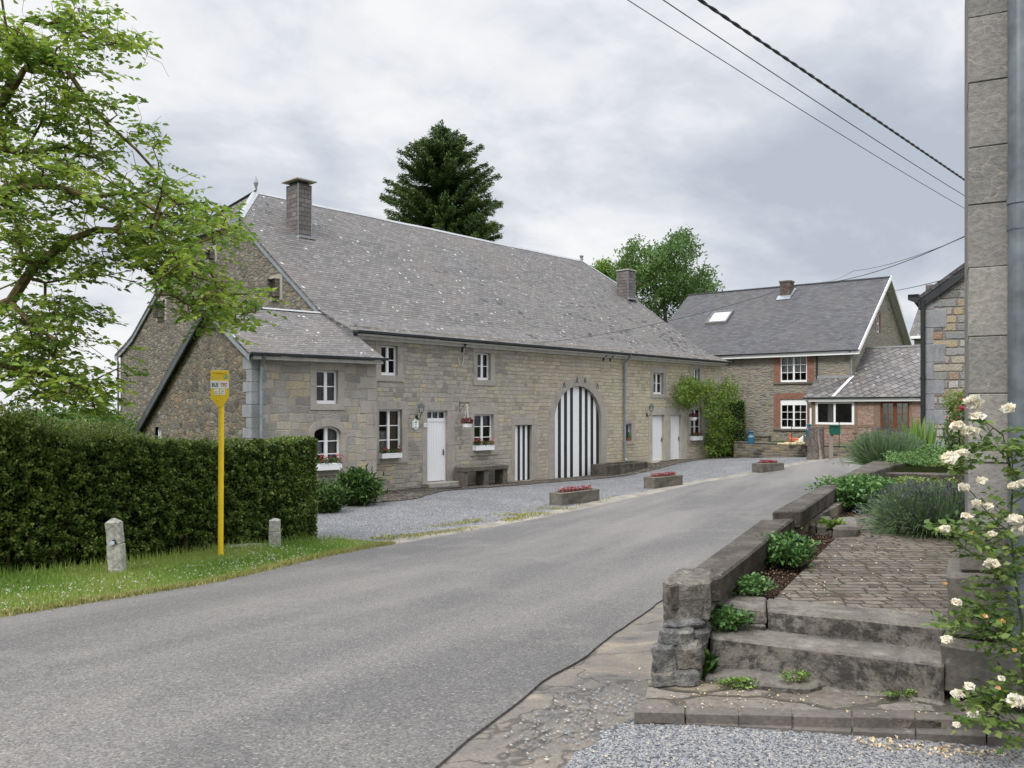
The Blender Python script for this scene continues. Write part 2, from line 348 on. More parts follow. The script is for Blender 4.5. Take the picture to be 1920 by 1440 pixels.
K['asphalt'] = asphalt()
def gravel(name, sc, cols, patch=None):
    g = G(name); o = g.obj(); v = g.vor(o, sc); c = g.xyz(v.outputs['Color'])
    v2 = g.vor(o, sc*.45); c2 = g.xyz(v2.outputs['Color'])
    col = g.ramp(c[0], cols); col = g.mix(g.rng(v.outputs['Distance'], .35, .7, 0, .75), col, (.05, .05, .05))
    n_ = g.noise(o, .9, 4, .6); col = g.mix(1, col, g.ramp(n_, [(.3, .86), (.7, 1.12)]), 'MULTIPLY')
    if patch:
        pm = g.m('MULTIPLY', g.rng(g.noise(o, patch[0], 5, .7), patch[1], patch[1]+.08), g.rng(g.noise(o, 14, 3), .42, .55)); col = g.mix(g.m('MULTIPLY', pm, .85), col, patch[2])
    return g.out(col, .9, g.bump(g.m('ADD', g.m('MULTIPLY', v.outputs['Distance'], -1), g.m('MULTIPLY', c[1], .6)), 1.2/sc, .9), .2)
bl = [(0, (.10, .103, .11)), (.35, (.21, .213, .225)), (.7, (.31, .312, .32)), (.9, (.41, .41, .405)), (1, (.58, .56, .52))]
K['gravel'] = gravel('blue_gravel', 42, bl)
K['gravelf'] = gravel('blue_gravel_near', 48, bl)
K['pebble'] = leafm('pebble', [(.06, .062, .068), (.12, .123, .13), (.18, .183, .19), (.235, .235, .235), (.15, .153, .165), (.36, .32, .26)], 0, .85)
K['paving'] = masonry('old_setts', .15, .095, [(0, (.07, .057, .045)), (.4, (.125, .10, .08)), (.7, (.165, .132, .105)), (1, (.18, .148, .11))], (.105, .09, .062), .007, .05, 5, dirt=.35, bd=.05, rubble=False)
K['cobble'] = masonry('cobble_strip', .16, .12, [(0, (.08, .07, .06)), (.5, (.16, .135, .115)), (1, (.24, .2, .16))], (.06, .05, .04), .018, .08, 4, dirt=.35, bd=.05, rubble=True)
K['flag'] = masonry('flagstones', .55, .22, [(0, (.12, .10, .085)), (.35, (.20, .165, .13)), (.6, (.25, .17, .11)), (.85, (.17, .15, .13)), (1, (.26, .21, .14))], (.11, .10, .08), .012, .12, 2, dirt=.45, bd=.03, rubble=True)
def sandy():
    g = G('worn_verge_concrete'); o = g.obj(); n1 = g.noise(o, 1.6, 5, .65, dist=.6); n2 = g.noise(o, 60, 3); n3 = g.noise(o, 4, 4)
    col = g.ramp(n1, [(.34, (.085, .08, .077)), (.44, (.135, .122, .108)), (.56, (.175, .152, .125)), (.66, (.25, .212, .16)), (.78, (.12, .11, .098))])
    col = g.mix(1, col, g.ramp(n2, [(.3, .78), (.7, 1.2)]), 'MULTIPLY')
    cr = g.vor(g.v('ADD', o, g.v('SCALE', g.noise(o, 3, 3, col=True), sc=.5)), .9, 'DISTANCE_TO_EDGE').outputs['Distance']
    col = g.mix(g.rng(cr, .004, .016, .75, 0), col, (.055, .05, .045))
    return g.out(col, .9, g.bump(g.m('ADD', n3, g.m('MULTIPLY', n2, .3)), .02, .7), .2)
K['sandy'] = sandy()
g = G('ground_earth'); o = g.obj(); n1 = g.noise(o, 1.5, 6, .7); n2 = g.noise(o, 25, 3)
K['earth'] = g.out(g.mix(g.rng(n2, .3, .7), g.ramp(n1, [(.35, (.035, .06, .014)), (.55, (.06, .09, .02)), (.7, (.10, .10, .04))]), (.05, .07, .02)), .95, g.bump(n2, .04, .8), .1)
K['turf'] = plain('turf_base', (.05, .095, .018), .95, .1, var=.4, scale=6, bump=.6)
K['grass'] = leafm('grass_blade', [(.11, .19, .03), (.17, .28, .045), (.23, .34, .06), (.32, .35, .10)], .4)
K['grassd'] = leafm('dry_grass', [(.26, .25, .07), (.20, .22, .05), (.36, .30, .12), (.14, .18, .04)], .25)
K['hill'] = plain('far_hill', (.05, .085, .045), 1, 0, var=.3, scale=.05)
K['hedge'] = leafm('hedge_leaf', [(.028, .05, .012), (.062, .105, .022), (.11, .17, .032), (.18, .24, .042), (.28, .30, .07)], .3)
K['hedgel'] = leafm('young_hedge_leaf', [(.07, .12, .022), (.13, .20, .04), (.20, .26, .06), (.24, .21, .08)], .35)
K['walnut'] = leafm('walnut_leaf', [(.05, .11, .016), (.12, .21, .026), (.23, .33, .04), (.36, .42, .06)], .48)
K['spruce'] = leafm('spruce_needles', [(.022, .048, .014), (.045, .09, .022), (.08, .14, .03), (.15, .21, .05)], .28)
K['ash'] = leafm('ash_leaf', [(.045, .09, .022), (.08, .15, .035), (.12, .21, .05), (.17, .26, .07)], .4)
K['vine'] = leafm('wisteria_leaf', [(.08, .15, .018), (.13, .23, .03), (.19, .29, .05), (.26, .33, .07)], .35)
K['shrub'] = leafm('shrub_leaf', [(.025, .06, .014), (.045, .10, .02), (.07, .14, .03), (.12, .19, .05)], .25)
K['bush'] = leafm('lupin_leaf', [(.05, .12, .03), (.08, .18, .05), (.12, .23, .07), (.17, .29, .08)], .28)
K['lime'] = leafm('lime_leaf', [(.10, .18, .03), (.18, .28, .06), (.24, .34, .08)], .3)
K['lav'] = leafm('lavender_stem', [(.08, .14, .06), (.13, .21, .09), (.19, .28, .13), (.20, .24, .16)], .3)
K['rosel'] = leafm('rose_leaf', [(.05, .10, .018), (.09, .16, .03), (.14, .21, .045), (.19, .24, .06)], .3)
K['petal'] = leafm('cream_petal', [(.78, .72, .58), (.82, .78, .66), (.85, .83, .76), (.72, .58, .34)], .3)
K['pinkp'] = leafm('pink_petal', [(.55, .05, .10), (.70, .12, .2), (.75, .3, .35)], .3)
K['redp'] = leafm('red_petal', [(.18, .015, .015), (.32, .03, .035), (.45, .10, .10)], .2)
K['clover'] = leafm('clover_head', [(.5, .45, .42), (.7, .68, .62), (.65, .5, .5)], .2)
# ------------------------------------------------------------ leaf meshes
def unit(n):
    a = rng.normal(size=(n, 3)); return a/np.linalg.norm(a, axis=1)[:, None]
def leaves(name, C, size, mat, parent=None, asp=.55, up=.4, D=None, fold=.18, loc=None, jit=.35, rnd=None, sides=False):
    C = np.asarray(C, float); n = len(C)
    zo = ZB[parent.name] if parent is not None else 0
    if D is None: D = unit(n)
    else: D = np.asarray(D, float)+.35*unit(n)*.6
    D = D/np.linalg.norm(D, axis=1)[:, None]
    N = unit(n); N[:, 2] += up*2; W = np.cross(D, N); W /= np.linalg.norm(W, axis=1)[:, None]+1e-9
    U = np.cross(W, D)
    S = (size*(1+jit*rng.uniform(-1, 1, n)))[:, None]
    C = C-np.array([0, 0, zo])
    a = C-D*S*.5; b = C+D*S*.5-U*S*.1; l = C+W*S*asp*.5+U*S*fold-D*S*.03; r = C-W*S*asp*.5+U*S*fold-D*S*.03
    V = np.stack([a, l, b, r], 1).reshape(-1, 3)
    i = np.arange(n)*4; T = np.stack([i, i+3, i+2, i, i+2, i+1], 1).reshape(-1, 3)
    me = bpy.data.meshes.new(name); me.vertices.add(len(V)); me.vertices.foreach_set('co', V.astype(np.float32).ravel())
    me.loops.add(T.size); me.loops.foreach_set('vertex_index', T.astype(np.int32).ravel())
    me.polygons.add(len(T)); me.polygons.foreach_set('loop_start', np.arange(0, T.size, 3, dtype=np.int32)); 
    at = me.attributes.new('rnd', 'FLOAT', 'POINT')
    q = rng.uniform(0, 1, n) if rnd is None else np.clip(rnd, 0, 1)
    at.data.foreach_set('value', np.repeat(q, 4).astype(np.float32)); me.update(calc_edges=True); me.materials.append(mat)
    o = bpy.data.objects.new(name, me); COL.objects.link(o)
    if parent is not None: o.parent = parent
    ZB[o.name] = zo
    return o
def blob(n, c, r, shell=.5):
    d = unit(n); k = (shell+(1-shell)*rng.uniform(0, 1, n)**.6)[:, None]; return np.array(c)+d*k*np.array(r)
def clumps(n, cs, k, r, spread=1):
    """n leaves in k clumps whose centres come from the array cs"""
    idx = rng.integers(0, len(cs), k); cc = cs[idx]; w = rng.integers(0, k, n)
    return cc[w]+rng.normal(size=(n, 3))*r
def tree_skeleton(main, targets, root_r=.3, step=.5, tipr=.006, power=.46, attract_up=0):
    """main: list of polylines (first starts at the root) of points; targets joined one by one to the nearest node"""
    pts = []; par = []
    def addp(p, pa): pts.append(np.array(p, float)); par.append(pa); return len(pts)-1
    for pl in main:
        pl = [np.array(p, float) for p in pl]
        if not pts: last = addp(pl[0], -1)
        else: last = int(np.argmin([np.linalg.norm(q-pl[0]) for q in pts]))
        for p in pl[1:]:
            a = pts[last]; k = max(1, int(np.linalg.norm(p-a)/step))
            for j in range(1, k+1):
                q = a+(p-a)*j/k+(rng.normal(size=3)*step*.06 if j < k else 0); last = addp(q, last)
    T = np.asarray(targets); base = np.array(pts)
    dist = np.array([np.min(np.linalg.norm(base-t, axis=1)) for t in T]); order = np.argsort(dist); tips = []
    for i in order:
        A = np.array(pts); d = np.linalg.norm(A-T[i], axis=1); j = int(np.argmin(d)); a = A[j]; k = max(1, int(d[j]/(step*.7))); last = j
        for m_ in range(1, k+1):
            q = a+(T[i]-a)*m_/k
            if m_ < k: q = q+rng.normal(size=3)*step*.12+np.array([0, 0, .12*step*math.sin(math.pi*m_/k)])
            last = addp(q, last)
        tips.append(last)
    n = len(pts); cnt = np.zeros(n)
    kids = [[] for _ in range(n)]
    for i, p in enumerate(par):
        if p >= 0: kids[p].append(i)
    for i in range(n-1, -1, -1):
        cnt[i] += 1
        if par[i] >= 0: cnt[par[i]] += cnt[i]
    rad = tipr*cnt**power; rad *= min(1, root_r/rad[0]) if rad[0] > root_r else 1
    mb = MB(); done = set()
    def chain(s):
        ch = [s]
        while kids[ch[-1]]:
            ch.append(max(kids[ch[-1]], key=lambda c: cnt[c]))
        return ch
    stack = [0]
    while stack:
        s = stack.pop(); ch = chain(s); full = ([par[s]] if par[s] >= 0 else [])+ch
        if len(full) > 1:
            rr = [rad[c] for c in full]
            if par[s] >= 0: rr[0] = min(rr[0], rr[1]*1.3)
            mb.tube([pts[c] for c in full], [max(tipr*.6, r_) for r_ in rr], 7 if rr[0] > .05 else (5 if rr[0] > .02 else 3))
        for c in ch:
            kk = sorted(kids[c], key=lambda q: -cnt[q])
            stack += kk[1:]
    return mb, np.array(pts), np.array(tips), cnt
K['redcloth'] = plain('red_cloth', (.16, .02, .02), .9, .1)
K['chbrick'] = masonry('dark_brick', .21, .075, [(0, (.05, .03, .025)), (.5, (.12, .06, .045)), (1, (.09, .07, .06))], (.16, .14, .12), .01, .01, big=(.1, .06, .05), dirt=.5, bd=.02)
K['timberdark'] = plain('skylight_frame', (.10, .095, .09), .6, .3)
K['slatedark'] = plain('dark_slate_cladding', (.022, .024, .028), .55, .4, var=.25, scale=4)
def _near():
    g = G('near_cut_stone'); o = g.obj(); a = g.noise(o, 3, 6, .7); b = g.noise(g.v('MULTIPLY', o, (1, 1, 1.3)), 30, 5, .7); r = g.noise(o, 1.4, 3)
    ri = g.n('ShaderNodeNewGeometry').outputs['Random Per Island']; col = g.ramp(ri, [(0, (.20, .19, .178)), (.5, (.25, .236, .215)), (1, (.29, .272, .245))])
    col = g.mix(g.rng(a, .4, .7, 0, .5), col, (.17, .162, .152)); col = g.mix(g.rng(r, .60, .72, 0, .5), col, (.26, .20, .12)); col = g.mix(1, col, g.ramp(b, [(.3, .72), (.7, 1.25)]), 'MULTIPLY')
    v = g.n('ShaderNodeTexVoronoi', {'Vector': g.v('ADD', g.v('MULTIPLY', o, (1, 1, 2)), g.v('SCALE', g.noise(o, 4, 3, col=True), sc=.5)), 'Scale': 2.5}, feature='DISTANCE_TO_EDGE').outputs['Distance']
    col = g.mix(g.rng(v, .002, .012, .5, 0), col, (.38, .35, .3))
    return g.out(col, .9, g.bump(g.m('ADD', a, b), .012, .6), .2)
K['near'] = _near()
K['mortar'] = plain('old_mortar', (.20, .185, .16), .95, .1, var=.3, bump=.5)
K['zincn'] = plain('weathered_zinc', (.155, .175, .19), .42, .5, .55, var=.3, scale=9)
K['kerb'] = dressed('kerb_stone', (.125, .11, .097), var=.25)
def _cop():
    g = G('coping_stone'); o = g.obj(); a = g.noise(o, 4, 6, .7); b = g.noise(o, 45, 3); l = g.vor(g.v('ADD', o, g.v('SCALE', g.noise(o, 12, 2, col=True), sc=.08)), 9)
    col = g.ramp(a, [(.3, (.035, .03, .027)), (.5, (.075, .065, .055)), (.7, (.13, .115, .095))]); col = g.mix(g.rng(g.noise(o, 2.2, 3), .58, .72, 0, .5), col, (.12, .10, .05))
    col = g.mix(g.rng(l.outputs['Distance'], .08, .14, .5, 0), col, (.3, .28, .24)); col = g.mix(1, col, g.ramp(b, [(.3, .7), (.7, 1.25)]), 'MULTIPLY')
    return g.out(col, .9, g.bump(g.m('ADD', a, g.m('MULTIPLY', b, .4)), .02, .8), .2)
K['coping'] = _cop()
def _rock(name, c0, c1, c2):
    g = G(name); o = g.obj(); a = g.noise(o, 7, 7, .72, dist=.8); b = g.noise(o, 30, 4, .7); w = g.noise(g.v('MULTIPLY', o, (3, 3, 12)), 2, 4)
    col = g.ramp(a, [(.3, c0), (.48, c1), (.62, c2), (.75, c1)]); col = g.mix(g.rng(w, .6, .68, 0, .7), col, (.42, .38, .3)); col = g.mix(1, col, g.ramp(b, [(.25, .55), (.75, 1.35)]), 'MULTIPLY')
    return g.out(col, .9, g.bump(g.m('ADD', g.m('MULTIPLY', a, 2), b), .03, 1), .2)
K['rock1'] = _rock('rough_limestone', (.06, .06, .06), (.17, .165, .16), (.27, .255, .23)); K['rock2'] = _rock('rough_sandstone', (.06, .055, .048), (.17, .155, .135), (.26, .235, .195))
K['yellow2'] = plain('yellow_sign_face', (.82, .54, .015), .4, .5, var=.05)
K['brownink'] = plain('faded_brown_print', (.20, .09, .01), .6); K['fadeink'] = plain('faded_grey_print', (.55, .47, .22), .6); K['ink'] = plain('dark_print', (.02, .018, .04), .6)
K['redink'] = plain('red_print', (.42, .04, .03), .6); K['orange'] = plain('orange_print', (.75, .38, .05), .6); K['green2'] = plain('green_print', (.02, .22, .10), .5); K['mint'] = plain('pale_green_print', (.45, .72, .55), .5)
K['stick'] = plain('faded_sticker', (.45, .55, .62), .6, var=.4, scale=60)
K['trough'] = dressed('mossy_trough_stone', (.115, .105, .085), var=.4)
K['redleaf'] = leafm('begonia_leaf', [(.10, .03, .02), (.16, .05, .03), (.05, .08, .02)], .2); K['redleaf2'] = leafm('dark_red_bloom', [(.10, .012, .015), (.2, .02, .025), (.04, .06, .015)], .2)
K['pinkr'] = leafm('geranium_petal', [(.45, .05, .07), (.6, .14, .16), (.4, .03, .04)], .25)
K['lampgreen'] = plain('lamp_green_grey', (.05, .075, .07), .5); K['milk'] = plain('milky_glass', (.42, .44, .42), .2, .5)
K['yellowstone'] = plain('pale_yellow_stone', (.42, .35, .22), .9, .1, var=.3)
K['hedgecore'] = plain('hedge_heart', (.018, .022, .008), 1, 0, var=.4, scale=20)
K['lavt'] = leafm('lavender_spike', [(.09, .10, .10), (.12, .12, .15), (.12, .15, .11)], .15); K['blade'] = leafm('strap_leaf', [(.10, .20, .04), (.16, .29, .06), (.26, .35, .10)], .4)
K['palegrass'] = leafm('variegated_blade', [(.15, .25, .09), (.30, .40, .20), (.13, .21, .07)], .3); K['shrub2'] = leafm('ground_cover_leaf', [(.07, .14, .035), (.11, .21, .055), (.17, .28, .08)], .3)
K['lime2'] = leafm('yellow_green_leaf', [(.09, .15, .03), (.15, .22, .05), (.24, .28, .08)], .3); K['rosestem'] = plain('rose_stem', (.06, .075, .025), .7, .2, var=.4)
K['orangep'] = leafm('faded_petal', [(.5, .28, .08), (.6, .4, .18)], .2); K['petal2'] = leafm('dry_petal', [(.45, .32, .16), (.6, .5, .34), (.35, .22, .1)], .1)
K['mulch'] = leafm('bark_chip', [(.02, .012, .009), (.06, .033, .022), (.12, .075, .05), (.2, .14, .09)], 0, .9)
SKY_OFF = (1.3, .4, 0); SKY_K = 1.0; ZEN = 4.2; SUN_E = 2.2; EXPO = 0.16
# ------------------------------------------------------------ ground
CP = [(0,0,-1.6),(-.26,3.88,-1.65),(.36,5.67,-1.76),(1.5,8.5,-1.96),(-4.85,8,-2.02),(-2.5,4.1,-1.72),(.63,4.2,-1.57),(2.4,4.0,-1.63),(4,0,-1.6),(-4,0,-1.75),
 (-5.6,12,-2.36),(-4.67,13.5,-2.38),(-4.16,14.8,-2.43),(-3.75,16,-2.52),(-2.16,15.5,-2.5),(1.71,23.5,-2.64),(5.1,28.4,-2.64),(10.2,33.5,-2.5),(15.5,38.4,-2.35),(6.4,29.9,-2.6),
 (-4.5,26,-2.62),(-2.6,28.6,-2.68),(-1.3,30,-2.74),(1.7,33.4,-2.80),(3.8,35.6,-2.80),(6.8,39,-2.47),(9.0,41.2,-2.45),(10.8,43.4,-2.5),(11.6,41.4,-2.42),(13.5,39.3,-2.25),(15.3,37,-2.15),(12.5,31,-2.47),(4.5,17,-2.36),(8,22,-2.42),
 (3,9.5,-2.0),(-8,9,-2.1),(-8,12,-2.3),(-12,20,-2.8),(-12,35,-3.2),(-24,34,-4.5),(-24,15,-3.2),(-20,55,-7),(0,60,-3),(20,60,-2.2),(26,36,-2.0),(16,20,-1.6),(10,8,-1.5),(22,10,-1.4),(-14,2,-2),(14,-6,-1.5),(-10,-10,-1.6),(2,-10,-1.5),(40,50,-2),(25,45,-2.1)]
CPa = np.array(CP)
def _U(r): return np.where(r > 0, r*r*np.log(r+1e-12), 0)
_n = len(CPa); _A = np.zeros((_n+3, _n+3)); _d = np.linalg.norm(CPa[:, None, :2]-CPa[None, :, :2], axis=2)
_A[:_n, :_n] = _U(_d)+np.eye(_n)*.6; _A[:_n, _n:] = np.c_[np.ones(_n), CPa[:, :2]]; _A[_n:, :_n] = _A[:_n, _n:].T
_W = np.linalg.solve(_A, np.r_[CPa[:, 2], 0, 0, 0])
def gz(x, y):
    x = np.asarray(x, float); y = np.asarray(y, float); sh = x.shape; q = np.stack([x.ravel(), y.ravel()], 1)
    out = np.empty(len(q))
    for i in range(0, len(q), 20000):
        p = q[i:i+20000]; d = np.linalg.norm(p[:, None, :]-CPa[None, :, :2], axis=2)
        z = _U(d)@_W[:_n]+_W[_n]+p@_W[_n+1:]
        r = np.hypot(p[:, 0]-2, p[:, 1]-20); kk = np.clip((r-70)/500, 0, 1); kk = kk*kk*(3-2*kk)
        far = np.where(p[:, 0] < 0, -5.5, -2.2)-62*kk
        k = np.clip((r-32)/26, 0, 1); k = k*k*(3-2*k)
        out[i:i+20000] = z*(1-k)+(far-.0*r)*k
    return out.reshape(sh) if sh else float(out[0])
def gmesh(name, X, Y, Z, mat, kind='structure', skirt=0):
    nr, nc = X.shape; V = np.stack([X, Y, Z], 2).reshape(-1, 3); idx = np.arange(nr*nc).reshape(nr, nc)
    q = np.stack([idx[:-1, :-1], idx[:-1, 1:], idx[1:, 1:], idx[1:, :-1]], 2).reshape(-1, 4)
    mb = MB(); mb.v = [tuple(p) for p in V]; mb.f = [tuple(int(a) for a in f) for f in q]; mb.m = [0]*len(q)
    if skirt:
        for edge in (idx[:, 0][::-1], idx[:, -1], idx[0, :], idx[-1, :][::-1]):
            for a, b in zip(edge[:-1], edge[1:]):
                pa, pb = V[a], V[b]; mb.poly([tuple(pa), tuple(pa-[0, 0, skirt]), tuple(pb-[0, 0, skirt]), tuple(pb)])
    o = mb.build(name, mat, smooth=not skirt); tag(o, kind=kind); return o
s_ = np.linspace(-1, 1, 301); ax = 3000*np.sinh(s_*7.6)/np.sinh(7.6)
X, Y = np.meshgrid(ax, ax+14); Z = gz(X, Y)
gmesh('ground', X, Y, Z, K['earth'])
def resample(pl, n):
    pl = np.array(pl, float); d = np.r_[0, np.cumsum(np.linalg.norm(np.diff(pl, axis=0), axis=1))]; t = np.linspace(0, d[-1], n)
    # smooth (Catmull-like) by interpolating twice
    x = np.interp(t, d, pl[:, 0]); y = np.interp(t, d, pl[:, 1])
    k = max(1, n//40); w = np.ones(2*k+1)/(2*k+1)
    for a in (x, y):
        b = np.convolve(np.r_[a[0]-(a[1]-a[0])*np.arange(k, 0, -1), a, a[-1]+(a[-1]-a[-2])*np.arange(1, k+1)], w, 'valid'); a[:] = b
    return np.stack([x, y], 1)
def strip(name, L, Rr, n, m, off, mat, jl=0, jr=0, kind='structure', skirt=0, crown=0, seed=0):
    """sheet between two plan lines, lying off above the ground; ragged edges"""
    a, b = resample(L, n), resample(Rr, n); r_ = np.random.default_rng(seed+len(name))
    def jag(amp):
        z = r_.normal(size=n); z = np.convolve(z, np.ones(3)/3, 'same')+.6*np.convolve(r_.normal(size=n), np.ones(9)/9, 'same')*2; return z*amp
    d = b-a; d = d/np.linalg.norm(d, axis=1)[:, None]; a = a+d*jag(jl)[:, None]; b = b+d*jag(jr)[:, None]
    t = np.linspace(0, 1, m)[None, :, None]; Q = a[:, None, :]*(1-t)+b[:, None, :]*t
    Z = gz(Q[..., 0], Q[..., 1])+off+crown*(1-(2*t[..., 0]-1)**2)
    return gmesh(name, Q[..., 0][:, ::-1], Q[..., 1][:, ::-1], Z[:, ::-1], mat, kind, skirt)
# road: left and right edges from near to far
RL = [(-13, -6), (-8.6, 1.2), (-4.95, 8.05), (-3.9, 10.6), (-3.2, 12.9), (-2.16, 15.5), (.9, 20.2), (3.6, 24.9), (6.7, 29.6), (10.2, 33.7), (13.6, 36.2), (18, 38.2), (26, 40), (40, 41)]
RR = [(-4, -6), (-1.9, 0), (-.27, 3.85), (.36, 5.67), (1.5, 8.5), (3.3, 12.3), (6.4, 18.5), (9.8, 24.5), (13, 29), (17, 31.5), (22, 33.5), (30, 35), (40, 35.5)]
strip('road', RL, RR, 300, 22, .035, K['asphalt'], .012, .02, skirt=.05, crown=.03)
# worn strip of old concrete on the right of the road
SR = [(-2.5, -6), (.2, 0), (1.0, 3.6), (1.25, 4.9), (1.6, 6.2), (2.6, 8.6), (4.2, 12), (7.2, 18), (10.5, 24)]
strip('roadside_strip', [(-4.2, -6), (-2.1, 0), (-.45, 3.85), (.2, 5.67), (1.3, 8.5), (3.1, 12.3), (6.2, 18.5), (9.4, 24.5)], SR, 260, 20, .018, K['sandy'], 0, .02)
# gutter strip on the far side, forecourt gravel, setts along the facade
def off_line(L, d):
    L = np.array(L, float); t = np.gradient(L, axis=0); t /= np.linalg.norm(t, axis=1)[:, None]; return L+np.stack([-t[:, 1], t[:, 0]], 1)*d
RLs = RL[5:12]
strip('concrete_gutter', off_line([(-2.9, 13.6)]+RLs, .62), off_line([(-2.9, 13.6)]+RLs, -.12), 200, 6, .022, K['gutter'] if 'gutter' in K else plain('sandy_concrete', (.21, .19, .162), .95, .1, var=.35, scale=2.2, bump=.5), .05, 0)
H = Fr(-2.62, 29, .6757, .7372)            # the farmhouse: x along the facade, y into the depth
A1 = Fr(-6.88, 22.4, .764, .645)           # its annex
FL = [(-6.4, 17.4), (-6.0, 20.5), A1.w(1, -.3), A1.w(4.1, -.3), H.w(-.5, -.9), H.w(4, -.9), H.w(9, -1.3), H.w(14, -1.1), H.w(19, -.9), (11.5, 42), (13.2, 40), (15.2, 37.4), (18, 39)]
FR = list(map(tuple, off_line([(-5.2, 14.6), (-3.6, 14.9)]+RL[5:12], .4)))
strip('gravel_forecourt', FL, FR, 220, 30, .012, K['gravel'], .05, .04)
strip('cobbled_strip', [A1.w(-.2, .3), A1.w(4.0, .3), H.w(-1.5, .05), H.w(4, .05), H.w(9, .05), H.w(14, .05), H.w(19.6, .05), H.w(22, .3)],
      [A1.w(-.2, -1.0), A1.w(4.2, -1.2), H.w(-1, -1.5), H.w(4, -1.25), H.w(9, -1.7), H.w(14, -1.35), H.w(19.6, -1.3), H.w(22, -.9)], 160, 10, .032, K['cobble'], 0, .06)
# near gravel
strip('gravel_yard', [(-.35, 2.0), (-.10, 2.9), (.10, 3.45), (.32, 3.9), (.60, 4.27)], [(4.5, 1.5), (4.5, 2.4), (4.5, 3.0), (4.4, 3.4), (4.2, 3.75)], 50, 60, .03, K['gravelf'], .04, .0)
def pts_in(poly, n):
    poly = np.array(poly); lo, hi = poly.min(0), poly.max(0); out = []
    while len(out) < n:
        q = rng.uniform(lo, hi, (n*2, 2)); c = np.zeros(len(q), bool); j = len(poly)-1
        for i in range(len(poly)):
            a, b = poly[i], poly[j]; k = ((a[1] > q[:, 1]) != (b[1] > q[:, 1])) & (q[:, 0] < (b[0]-a[0])*(q[:, 1]-a[1])/(b[1]-a[1]+1e-12)+a[0]); c ^= k; j = i
        out += list(q[c])
    return np.array(out[:n])
def pebbles(name, xy, size, mat, off, kind='stuff'):
    n = len(xy); z = gz(xy[:, 0], xy[:, 1])+off
    base = np.array([(1,0,0),(0,1,0),(-1,0,0),(0,-1,0),(0,0,1),(.5,.5,.75),(-.6,.3,.7)])[:5]
    V = base[None]*(1+.5*rng.uniform(-1, 1, (n, 5, 3)))+.15*rng.normal(size=(n, 5, 3)); S = size*rng.uniform(.45, 1.3, n)**1.0; V *= S[:, None, None]; V[..., 2] *= .6
    w = rng.uniform(0, 6.28, n); c, s = np.cos(w)[:, None], np.sin(w)[:, None]; x = V[..., 0]*c-V[..., 1]*s; y = V[..., 0]*s+V[..., 1]*c
    V = np.stack([x+xy[:, :1], y+xy[:, 1:], V[..., 2]+z[:, None]], 2).reshape(-1, 3)
    t = np.array([(0,1,4),(1,2,4),(2,3,4),(3,0,4)]); T = (np.arange(n)[:, None, None]*5+t[None]).reshape(-1, 3)
    me = bpy.data.meshes.new(name); me.vertices.add(len(V)); me.vertices.foreach_set('co', V.astype(np.float32).ravel())
    me.loops.add(T.size); me.loops.foreach_set('vertex_index', T.astype(np.int32).ravel()); me.polygons.add(len(T)); me.polygons.foreach_set('loop_start', np.arange(0, T.size, 3, dtype=np.int32))
    at = me.attributes.new('rnd', 'FLOAT', 'POINT'); at.data.foreach_set('value', np.repeat(rng.uniform(0, 1, n), 5).astype(np.float32)); me.update(calc_edges=True); me.materials.append(mat)
    o = bpy.data.objects.new(name, me); COL.objects.link(o); ZB[o.name] = 0; tag(o, kind=kind); return o
gp = pts_in([(-.3, 2.6), (-.05, 3.0), (.28, 3.8), (.70, 4.32), (2.3, 4.02), (3.0, 3.85), (2.6, 2.6)], 52000)
sp = np.concatenate([rng.normal((.35, 4.55), (.22, .35), (180, 2)), rng.normal((.7, 4.6), (.12, .2), (160, 2)), rng.normal((.25, 4.2), (.2, .28), (420, 2))]); sp = sp[(sp[:, 0] > .42*(sp[:, 1]-4)-.1)]
po = pebbles('loose_gravel', np.concatenate([gp, sp]), .0078, K['pebble'], .032); tag(po, 'loose grey and blue limestone chippings spread in the near yard below the steps', 'gravel')
# verge
VL = [(-11.5, 5.2), (-8.9, 8.6), (-7.1, 11.3), (-5.9, 12.9), (-4.9, 14.2), (-3.9, 15.6), (-3.3, 16.1)]
VR = [(-8.6, 1.2), (-6.1, 5.8), (-4.95, 8.05), (-3.9, 10.6), (-3.2, 12.9), (-2.5, 14.7), (-2.2, 15.45)]
strip('grass_verge', VL, VR, 90, 16, .03, K['turf'], .02, .05)
def grassf(name, xy, h, w, mat, lean=.35):
    n = len(xy); z = gz(xy[:, 0], xy[:, 1])+.03; a = rng.uniform(0, 6.28, n); L = h*rng.uniform(.5, 1.3, n); d = np.stack([np.cos(a), np.sin(a)], 1)
    ln = (rng.uniform(0, 1, n)*lean*L)[:, None]; b = np.c_[xy, z]; t = np.c_[xy+d*ln, z+L]; m_ = np.c_[xy+d*ln*.35, z+L*.55]; s = np.c_[-d[:, 1], d[:, 0], np.zeros(n)]*w*.5
    V = np.stack([b-s, b+s, m_+s*.8, t, m_-s*.8], 1).reshape(-1, 3); i = np.arange(n)*5; T = np.stack([i, i+1, i+2, i, i+2, i+4, i+4, i+2, i+3], 1).reshape(-1, 3)
    me = bpy.data.meshes.new(name); me.vertices.add(len(V)); me.vertices.foreach_set('co', V.astype(np.float32).ravel())
    me.loops.add(T.size); me.loops.foreach_set('vertex_index', T.astype(np.int32).ravel()); me.polygons.add(len(T)); me.polygons.foreach_set('loop_start', np.arange(0, T.size, 3, dtype=np.int32))
    at = me.attributes.new('rnd', 'FLOAT', 'POINT'); pt = np.clip(.5+.35*np.sin(xy[:, 0]*2.1+np.sin(xy[:, 1]*1.7))+rng.normal(0, .25, n), 0, 1)
    at.data.foreach_set('value', np.repeat(pt, 5).astype(np.float32)); me.update(calc_edges=True); me.materials.append(mat)
    o = bpy.data.objects.new(name, me); COL.objects.link(o); ZB[o.name] = 0; return o
vp = VL+VR[::-1]
